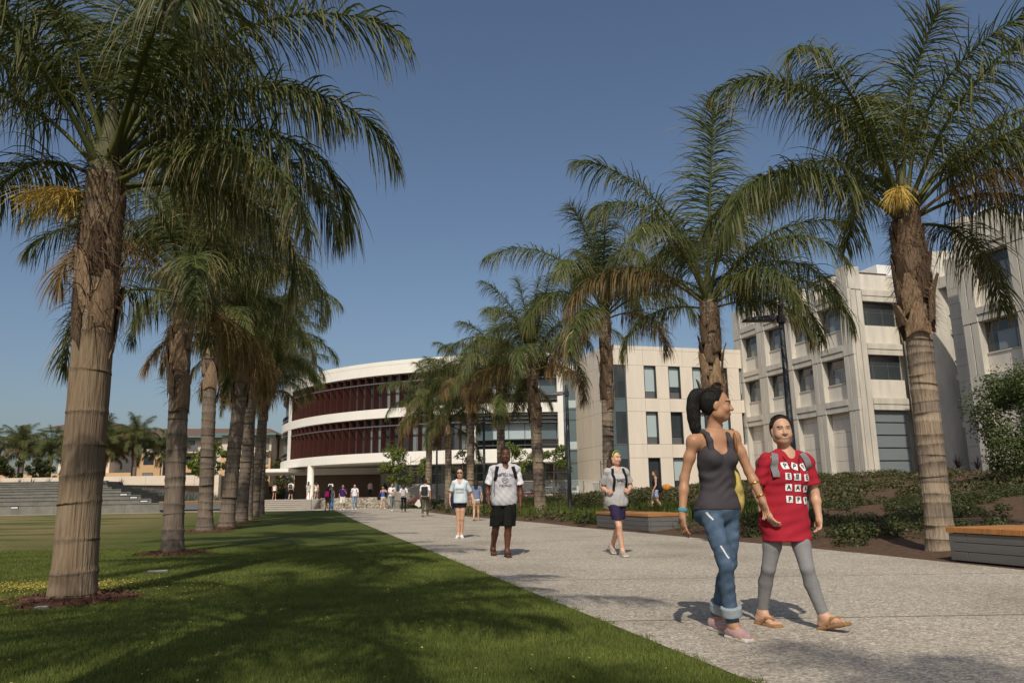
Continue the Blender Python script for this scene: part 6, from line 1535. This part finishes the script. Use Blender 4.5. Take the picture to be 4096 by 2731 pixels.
# ---- man in the two-tone shirt
J = dict(head=(0.026, 0, 1.682), nk=(0.019, 0.03, 1.500), shR=(-0.192, 0, 1.440), shL=(0.215, 0, 1.438), elR=(-0.291, 0.06, 1.115), wrR=(-0.27, -0.02, 0.890), tpR=(-0.235, -0.06, 0.735), elL=(0.275, 0.06, 1.10), wrL=(0.268, -0.02, 0.850), tpL=(0.252, -0.06, 0.695), hipR=(-0.086, 0, 0.90), hipL=(0.076, 0, 0.90), knR=(-0.155, 0.0, 0.47), anR=(-0.21, 0.28, 0.15), heR=(-0.225, 0.38, 0.11), toR=(-0.192, 0.15, 0.016), knL=(0.056, -0.12, 0.48), anL=(0.032, -0.12, 0.105), heL=(0.018, -0.05, 0.016), toL=(0.078, -0.30, 0.016))
ma = figure('man in a grey and white printed shirt and black basketball shorts', (-.17, 13.25), J, fwd=D(4), look=D(6), H=1.80, sex='m', skin='dark', hair='black', style='crop', top='tee', topc=cloth('heather_grey', (.50, .49, .51)), sleevec=cloth('white_jersey', (.78, .77, .80)), hem=.84, bot='baggy', botc=cloth('black_satin', (.010, .011, .010), .8, .1, 20, .1), bothem=.50, shoe='flip', shoec=cloth('brown_sandal', (.05, .03, .025)), vox=.009, b=1.16, slack=.022)
bv = bvh_of(ma['shirt']); Fw = Vector(ma['R'][:, 1]); Sx = Vector(ma['R'][:, 0])
mobj('shirt_print', text_on(bv, 'CAMPBELL HALL', (.012, 0, 1.352), Sx, (0, 0, 1), -Fw, .082, .005, 1.1, .92, .001, .62), M['print_navy'], ma['o'])
mobj('shirt_print', text_on(bv, 'VIKINGS', (.006, 0, 1.165), Sx, (0, 0, 1), -Fw, .058, .005, -.15, 1.2, .001, .85), M['print_navy'], ma['o'])
rad = .050; cv = [[(rad*math.cos(a), rad*math.sin(a)) for a in np.linspace(0, 2*PI, 40)], [(rad*t, rad*.18*(1-t*t)+rad*.25*t) for t in np.linspace(-.97, .97, 12)], [(rad*.25*(1-t*t)-rad*.2*t-.006, rad*t) for t in np.linspace(-.98, .98, 12)], [(rad*(-.75+.5*(1-t*t)), rad*.66*t) for t in np.linspace(-1, 1, 10)], [(rad*(.75-.5*(1-t*t)), rad*.66*t) for t in np.linspace(-1, 1, 10)]]
mobj('basketball_print', ring_on(bv, (.004, 0, 1.256), Sx, (0, 0, 1), -Fw, cv, .0055), M['print_navy'], ma['o'])
pk = tag(empty('backpack', (-.17, 13.25, 0)), 'black backpack worn by the man in the grey shirt', 'backpack')
S2 = SDF(); S2.box((.01, .25, 1.22), (.14, .07, .2), None, .05, .02); V, F = S2.mesh(.015); mobj('bag_body', np_mesh('bag_body', V, F.astype(np.int32), True), M['strap_black'], pk)
for pts in (((-.118, 0, 1.49), (-.135, 0, 1.42), (-.145, 0, 1.32), (-.165, 0, 1.25)), ((.145, 0, 1.485), (.165, 0, 1.42), (.180, 0, 1.34), (.195, 0, 1.28))): mobj('strap', wrap_strip(bv, pts, -Fw, .058, .003, .014), M['strap_black'], pk)
mobj('strap', wrap_strip(bv, ((-.168, 0, 1.24), (-.175, 0, 1.1), (-.172, 0, 1.0)), -Fw, .022, .004, .008), M['strap_grey'], pk)
# ---- woman with the green hairband
J = dict(head=(0.054, 0, 1.593), nk=(0.060, 0.03, 1.425), shR=(-0.098, -0.03, 1.365), shL=(0.215, 0.03, 1.364), elR=(-0.173, 0.1, 1.11), wrR=(-0.110, -0.10, 1.035), tpR=(-0.055, -0.21, 1.05), elL=(0.305, 0.12, 1.131), wrL=(0.235, -0.08, 1.046), tpL=(0.172, -0.19, 1.07), hipR=(-0.020, 0, 0.87), hipL=(0.120, 0.02, 0.87), knR=(0.041, -0.2, 0.485), anR=(0.079, -0.2, 0.108), heR=(0.064, -0.14, 0.016), toR=(0.116, -0.36, 0.018), knL=(0.066, 0.08, 0.44), anL=(-0.013, 0.36, 0.155), heL=(-0.045, 0.45, 0.12), toL=(-0.001, 0.24, 0.02))
gi = figure('woman with a green hairband, grey printed shirt and navy shorts, gripping backpack straps', (1.66, 13.0), J, fwd=D(12), look=D(35), lpitch=D(2), H=1.69, skin='fair', hair='brown', style='side', top='tee', topc=cloth('light_grey_cotton', (.42, .41, .40)), hem=.80, bot='shorts', botc=cloth('navy_satin', (.030, .022, .055), .8, .1, 20, .1), bothem=.585, shoe='sneaker', shoec=cloth('beige_mesh', (.36, .31, .25)), vox=.009, slack=.022, b=1.03, curl=.9)
bv = bvh_of(gi['shirt']); Fw = Vector(gi['R'][:, 1]); Sx = Vector(gi['R'][:, 0])
mobj('shirt_print', text_on(bv, 'YULA INDUSTRIES', (.075, 0, 1.232), Sx, (0, 0, 1), -Fw, .036, .005, 0, .95, .0012, .72), M['print_navy'], gi['o']); mobj('shirt_print', text_on(bv, 'SOFTBALL', (.078, 0, 1.205), Sx, (0, 0, 1), -Fw, .030, .005, 0, 1.0, .0015, 1.0), M['print_black'], gi['o'])
S2 = SDF(); RH = gi['RH']; hd = gi['J']['head']; pts = [hd+RH@np.array([.088*math.cos(a), .022+.0*a, .03+.092*math.sin(a)]) for a in np.linspace(.05, PI-.05, 14)]; S2.chain(pts, [.009]*14, .004); gi['child']('hairband', S2, cloth('green_band', (.22, .42, .05)), .005)
pk = tag(empty('backpack', (1.66, 13.0, 0)), 'black backpack worn by the woman with the green hairband', 'backpack')
S2 = SDF(); S2.box((.05, .22, 1.17), (.12, .06, .19), None, .05, .02); V, F = S2.mesh(.015); mobj('bag_body', np_mesh('bag_body', V, F.astype(np.int32), True), M['strap_black'], pk)
for pts in (((-.035, 0, 1.415), (-.045, 0, 1.32), (-.035, 0, 1.2), (-.045, 0, 1.05)), ((.150, 0, 1.415), (.172, 0, 1.32), (.180, 0, 1.2), (.185, 0, 1.06))): mobj('strap', wrap_strip(bv, pts, -Fw, .042, .003, .014), M['strap_black'], pk)
# ---- woman in sunglasses
J = dict(head=(0.03, 0, 1.55), nk=(0.027, 0.03, 1.387), shR=(-0.115, 0, 1.325), shL=(0.180, 0, 1.322), elR=(-0.212, 0.08, 1.057), wrR=(-0.209, 0, 0.847), tpR=(-0.196, -0.03, 0.702), elL=(0.306, 0.1, 1.037), wrL=(0.37, 0.02, 0.838), tpL=(0.415, -0.02, 0.693), hipR=(-0.029, 0, 0.85), hipL=(0.105, 0, 0.85), knR=(-0.010, -0.02, 0.46), anR=(-0.009, -0.02, 0.1), heR=(-0.009, 0.05, 0.012), toR=(-0.045, -0.18, 0.012), knL=(0.088, 0.0, 0.46), anL=(0.055, 0.06, 0.1), heL=(0.042, 0.13, 0.012), toL=(0.095, -0.10, 0.012))
su = figure('woman in sunglasses, pale blue v-neck shirt, black shorts and white sneakers', (-1.36, 19.0), J, fwd=D(0), look=D(-4), H=1.65, skin='light', hair='dark', style='tied', top='vneck', topc=cloth('pale_blue_cotton', (.58, .66, .70)), hem=.835, bot='shorts', botc=cloth('black_short', (.012, .012, .018)), bothem=.73, shoe='sneaker', shoec=cloth('white_canvas', (.75, .74, .72)), vox=.010, b=.96, slack=.014)
S2 = SDF(); RH = su['RH']; hd = su['J']['head']
for sg in (-1, 1): S2.ell(hd+RH@np.array([sg*.034, .094, .008]), (.026, .010, .019), RH, .004); S2.chain([hd+RH@np.array([sg*.058, .085, .014]), hd+RH@np.array([sg*.078, .0, .010])], [.005, .005], .004)
S2.chain([hd+RH@np.array([-.01, .102, .012]), hd+RH@np.array([.01, .102, .012])], [.005, .005], .004); su['child']('sunglasses', S2, M['black'], .006)
bv = bvh_of(su['shirt'])
for z in (1.165, 1.085): mobj('shirt_stripe', patch_on(bv, (.03, 0, z), (1, 0, 0), (0, 0, 1), (0, 1, 0), .19, .035, .004, 8), cloth('stripe_grey', (.36, .36, .38)), su['o'])
bag = tag(empty('tote_bag', (-1.36, 19.0, 0)), 'navy tote bag on the shoulder of the woman in sunglasses', 'bag')
S2 = SDF(); S2.ell((-.155, .05, .88), (.06, .12, .19), None, .02); V, F = S2.mesh(.014); mobj('pouch', np_mesh('pouch', V, F.astype(np.int32), True), cloth('navy_canvas', (.02, .025, .06)), bag)
MB().tube([(-.10, -.075, 1.06), (-.09, -.08, 1.22), (-.085, -.01, 1.385), (-.09, .07, 1.28), (-.14, .06, 1.02)], .010, 6).build('strap', cloth('cream_strap', (.5, .45, .36)), bag, True)

# ---------------------------------------------------------------- people farther off, from a walking pose
def walk(H=1.7, stride=.24, sw=1.0, mode='swing'):
    k = H/1.7; J = dict(head=(0, -.02, 1.575), nk=(0, .02, 1.43), shR=(-.175, 0, 1.365), shL=(.175, 0, 1.365), hipR=(-.085, 0, .88), hipL=(.085, 0, .88),
        knR=(-.08, -.5*stride*sw-.03, .48), anR=(-.075, -stride*sw*.9, .10), heR=(-.075, -stride*sw*.9+.06, .014), toR=(-.085, -stride*sw*.9-.17, .02), knL=(.08, .02*sw+.02, .47), anL=(.075, stride*sw*1.05, .13), heL=(.075, stride*sw*1.05+.07, .08), toL=(.085, stride*sw*1.05-.14, .015),
        elR=(-.235, .06*sw+.03, 1.10), wrR=(-.25, .02*sw, .86), tpR=(-.245, -.0, .71), elL=(.235, -.04*sw+.03, 1.10), wrL=(.25, -.14*sw, .87), tpL=(.245, -.17*sw, .72))
    if stride < .05:
        for q, s in (('R', -1), ('L', 1)): J['an'+q] = (s*.085, .02, .10); J['he'+q] = (s*.085, .08, .012); J['to'+q] = (s*.10, -.15, .012); J['kn'+q] = (s*.085, -.02, .48)
    if mode == 'chin': J.update(elL=(.25, -.06, 1.10), wrL=(.09, -.20, 1.36), tpL=(.03, -.17, 1.47))
    if mode == 'raise': J.update(elR=(-.30, -.02, 1.28), wrR=(-.17, -.05, 1.45), tpR=(-.08, -.06, 1.53))
    if mode == 'hold': J.update(elR=(-.22, .04, 1.10), wrR=(-.10, -.22, 1.08), tpR=(.0, -.27, 1.10), elL=(.22, .04, 1.10), wrL=(.10, -.22, 1.06), tpL=(.0, -.27, 1.06))
    return {q: tuple(c*k for c in v) for q, v in J.items()}
gP = 'students out on the plaza and steps'
def far(label, X, Y, face, H, sex, skin, hair, style, topc, botc, bot='shorts', bothem=None, top='tee', shoe='sneaker', shoec=None, stride=.24, sw=1, mode='swing', hem=None, z=None, vox=.017, pack=None, b=1.0, packlabel=None, look=None):
    d = figure(label, (X, Y), walk(H, stride, sw, mode), gz(Y)+.006 if z is None else z, D(face), H, 0, None if look is None else D(look), 0, 0, sex, skin, b, hair, style, top, topc, None, bot, botc, shoe, shoec or cloth('white_canvas', (.75, .74, .72)), vox, 1.0, False, hem, bothem*H/1.7 if bothem else None, gP)
    if pack is not None:
        S2 = SDF(); k = H/1.7; S2.box(np.array([0, .185, 1.16])*k, (.10*k, .045*k, .16*k), None, .045, .02); S2.box(np.array([0, .25, 1.08])*k, (.07*k, .02*k, .08*k), None, .03, .03)
        for s in (-1, 1): S2.chain([np.array(q)*k for q in ((s*.09, .12, 1.33), (s*.105, .0, 1.435), (s*.11, -.115, 1.33), (s*.12, -.12, 1.2), (s*.15, -.02, 1.08), (s*.12, .12, 1.02))], [.018]*6, .01)
        V, F = S2.mesh(.016); o = mobj('backpack', np_mesh('backpack', V, F.astype(np.int32), True), pack); o.location = d['o'].location; o.rotation_euler = d['o'].rotation_euler; tag(o, packlabel, 'backpack', 'backpacks on distant students')
    return d
wt = cloth('white_jersey', (.78, .77, .80)); kh = cloth('khaki', (.13, .11, .08)); dk = cloth('dark_cloth', (.015, .016, .022)); jn = cloth('light_denim', (.20, .28, .38), .9, .3, 9); gj = cloth('grey_denim', (.15, .17, .19), .9, .3, 9); wh2 = cloth('off_white', (.70, .66, .58))
far('woman with long dark hair and pink backpack walking away', -12.3, 51.3, 172, 1.62, 'f', 'tan', 'black', 'long', dk, kh, 'shorts', .56, shoec=dk, pack=cloth('hot_pink', (.72, .04, .22)), packlabel='bright pink backpack on the long haired woman')
far('woman in a blue and white tie-dye dress beside the purple shirt man', -12.95, 55.0, -6, 1.64, 'f', 'tan', 'dark', 'tied', cloth('tie_dye', (.10, .28, .62), .8, .8, 7), None, None, None, 'dress', hem=.10, stride=.12)
far('man in a purple shirt and white shorts with a hand at his mouth', -12.05, 54.6, 5, 1.76, 'm', 'tan', 'black', 'crop', cloth('purple', (.055, .02, .13)), wh2, 'baggy', .46, mode='chin', stride=.2)
far('man in a white shirt and blue jeans walking towards the camera', -11.3, 55.0, 4, 1.78, 'm', 'light', 'dark', 'crop', wt, jn, 'jeans', mode='swing', pack=cloth('dark_red', (.20, .015, .02)), packlabel='dark red backpack on the man in the white shirt and blue jeans')
d = far('blonde woman in a blue top and white shorts carrying a black bag', -9.5, 56.2, 165, 1.60, 'f', 'fair', 'blonde', 'tied', cloth('blue_top', (.07, .11, .36)), wh2, 'shorts', .68, 'tank', mode='raise', hem=.86)
S2 = SDF(); S2.box((-9.5-.28, 56.2, .95), (.07, .10, .14), None, .04, .02); S2.chain([(-9.74, 56.2, 1.08), (-9.66, 56.2, 1.28), (-9.62, 56.2, 1.42)], [.02]*3, .01); V, F = S2.mesh(.016); o = mobj('shoulder_bag', np_mesh('bag', V, F.astype(np.int32), True), dk); tag(o, 'black shoulder bag of the blonde woman in blue', 'bag')
d = far('man in a white shirt with a colourful print looking down, grey jeans', -7.75, 49.2, 28, 1.74, 'm', 'tan', 'black', 'crop', wt, gj, 'jeans', mode='hold')
bv = bvh_of(d['shirt'])
for (c, s_, m_) in (((.02, 0, 1.30), .10, dk), ((-.02, 0, 1.24), .10, cloth('print_red', (.5, .04, .03))), ((.05, 0, 1.18), .08, cloth('print_yellow', (.6, .45, .08))), ((.09, 0, 1.0), .05, cloth('print_green', (.2, .5, .05)))): mobj('shirt_print', patch_on(bv, c, (1, 0, 0), (0, 0, 1), (0, 1, 0), s_, s_*.8, .008, 3), m_, d['o'])
far('woman with brown hair in white shirt and dark trousers, back turned', -6.55, 46.0, 178, 1.64, 'f', 'light', 'brown', 'long', wt, dk, 'jeans', shoec=dk, pack=cloth('pale_pack', (.45, .42, .42)), packlabel='pale patterned backpack on the brown haired woman', mode='hold', stride=.16)
d = far('man in a white shirt and olive trousers walking away with a newspaper', -4.35, 37.9, 176, 1.78, 'm', 'light', 'dark', 'crop', wt, cloth('olive', (.085, .08, .055)), 'jeans', shoec=kh, vox=.013, pack=cloth('black_grey_pack', (.03, .03, .03)), packlabel='black and grey backpack on the man with the newspaper')
tag(MB().add([(-4.68, 37.75, .86), (-4.60, 37.77, .86), (-4.54, 37.80, .55), (-4.64, 37.78, .48), (-4.85, 37.72, .62)], [(0, 1, 2, 3, 4)]).build('newspaper', wh2), 'folded newspaper in the hand of the man in olive trousers', 'newspaper')
bpy.data.objects['newspaper'].modifiers.new('s', 'SOLIDIFY').thickness = .012
far('person in a checked shirt and white shorts behind the woman in sunglasses', -1.55, 31.4, 178, 1.62, 'f', 'light', 'dark', 'long', cloth('blue_check', (.16, .20, .30), .85, .8, 60), wh2, 'shorts', .72, vox=.013, shoec=cloth('tan_boot', (.32, .2, .1)))
TZ2 = TZ+.006
far('man in a black shirt and jeans at the left end of the terrace', -28.6, 78.5, 170, 1.74, 'm', 'light', 'dark', 'crop', dk, jn, 'jeans', z=TZ2, vox=.02, stride=.1)
far('man in white with a dark backpack near the left of the portico', -27.0, 78.2, 175, 1.68, 'm', 'light', 'dark', 'crop', wt, wh2, 'baggy', .5, z=TZ2, vox=.02, stride=.15, pack=cloth('navy_canvas', (.02, .025, .06)), packlabel='navy backpack on the man in white near the portico')
far('woman in a black top and denim shorts with white tote under the canopy', -26.2, 77.8, 178, 1.66, 'f', 'light', 'dark', 'long', dk, cloth('dark_denim', (.05, .07, .13)), 'shorts', .66, 'tank', z=TZ2, vox=.02, stride=.16)
far('woman in a white tank top and black shorts climbing to the portico', -24.1, 78.0, 180, 1.66, 'f', 'tan', 'dark', 'tied', wt, dk, 'shorts', .74, 'tank', z=TZ2, vox=.02)
far('slim person in black standing in the shade of the portico', -23.3, 79.6, 150, 1.45, 'f', 'deep', 'black', 'long', dk, dk, 'jeans', z=TZ2, vox=.02, stride=.1, shoec=dk)
far('man in white shirt and dark shorts with olive backpack on the terrace', -21.6, 75.0, 180, 1.80, 'm', 'light', 'dark', 'crop', wt, dk, 'baggy', .52, z=TZ2, vox=.02, pack=cloth('olive_pack', (.07, .075, .05)), packlabel='olive backpack on the man in dark shorts')
far('woman in a pale blouse and white shorts left of the white column', -20.0, 75.4, 176, 1.70, 'f', 'fair', 'brown', 'long', cloth('pale_blouse', (.45, .41, .39)), wh2, 'shorts', .66, z=TZ2, vox=.02, mode='hold')
far('woman in a cream dress beside the white column', -19.3, 75.6, 184, 1.66, 'f', 'fair', 'dark', 'long', cloth('cream_dress', (.62, .56, .42)), None, None, None, 'dress', hem=.72, z=TZ2, vox=.02)
far('man in white with a dark backpack inside the portico, behind the pink backpack', -18.1, 76.5, 178, 1.72, 'm', 'dark', 'black', 'crop', wt, dk, 'jeans', z=TZ2, vox=.02, pack=cloth('dark_pack', (.02, .025, .03)), packlabel='dark backpack on the man inside the portico')
far('person in a patterned shirt by the entrance doors', -14.4, 77.5, 170, 1.70, 'f', 'light', 'brown', 'tied', cloth('patterned_shirt', (.35, .30, .27), .85, .6, 18), dk, 'jeans', z=TZ2, vox=.02, stride=.05)
far('person in a light shirt walking beyond the long lawn bench', -22.9, 63.0, 90, 1.62, 'm', 'light', 'dark', 'crop', cloth('light_shirt', (.5, .47, .43)), dk, 'jeans', z=gz(62)+.02, vox=.02)
d = far('woman in black top with orange bag walking along the planted bank', 5.55, 30.5, -95, 1.62, 'f', 'light', 'brown', 'long', dk, cloth('blue_print_short', (.35, .40, .55), .8, .6, 20), 'shorts', .60, 'tank', z=bank_z(5.55, 30.5)-.08, vox=.014)
S2 = SDF(); S2.ell((5.95, 30.35, bank_z(5.55, 30.5)+.88), (.17, .09, .13), None, .02); V, F = S2.mesh(.015); o = mobj('shoulder_bag', np_mesh('bag', V, F.astype(np.int32), True), cloth('orange_bag', (.55, .22, .05), .7, .5, 14)); tag(o, 'orange bag carried by the woman on the planted bank', 'bag')
S2 = SDF(); S2.ell((5.68, 30.2, bank_z(5.55, 30.5)+.80), (.10, .07, .12), None, .02); V, F = S2.mesh(.015); o = mobj('shoulder_bag', np_mesh('bag', V, F.astype(np.int32), True), dk); tag(o, 'black bag at the hip of the woman on the planted bank', 'bag')
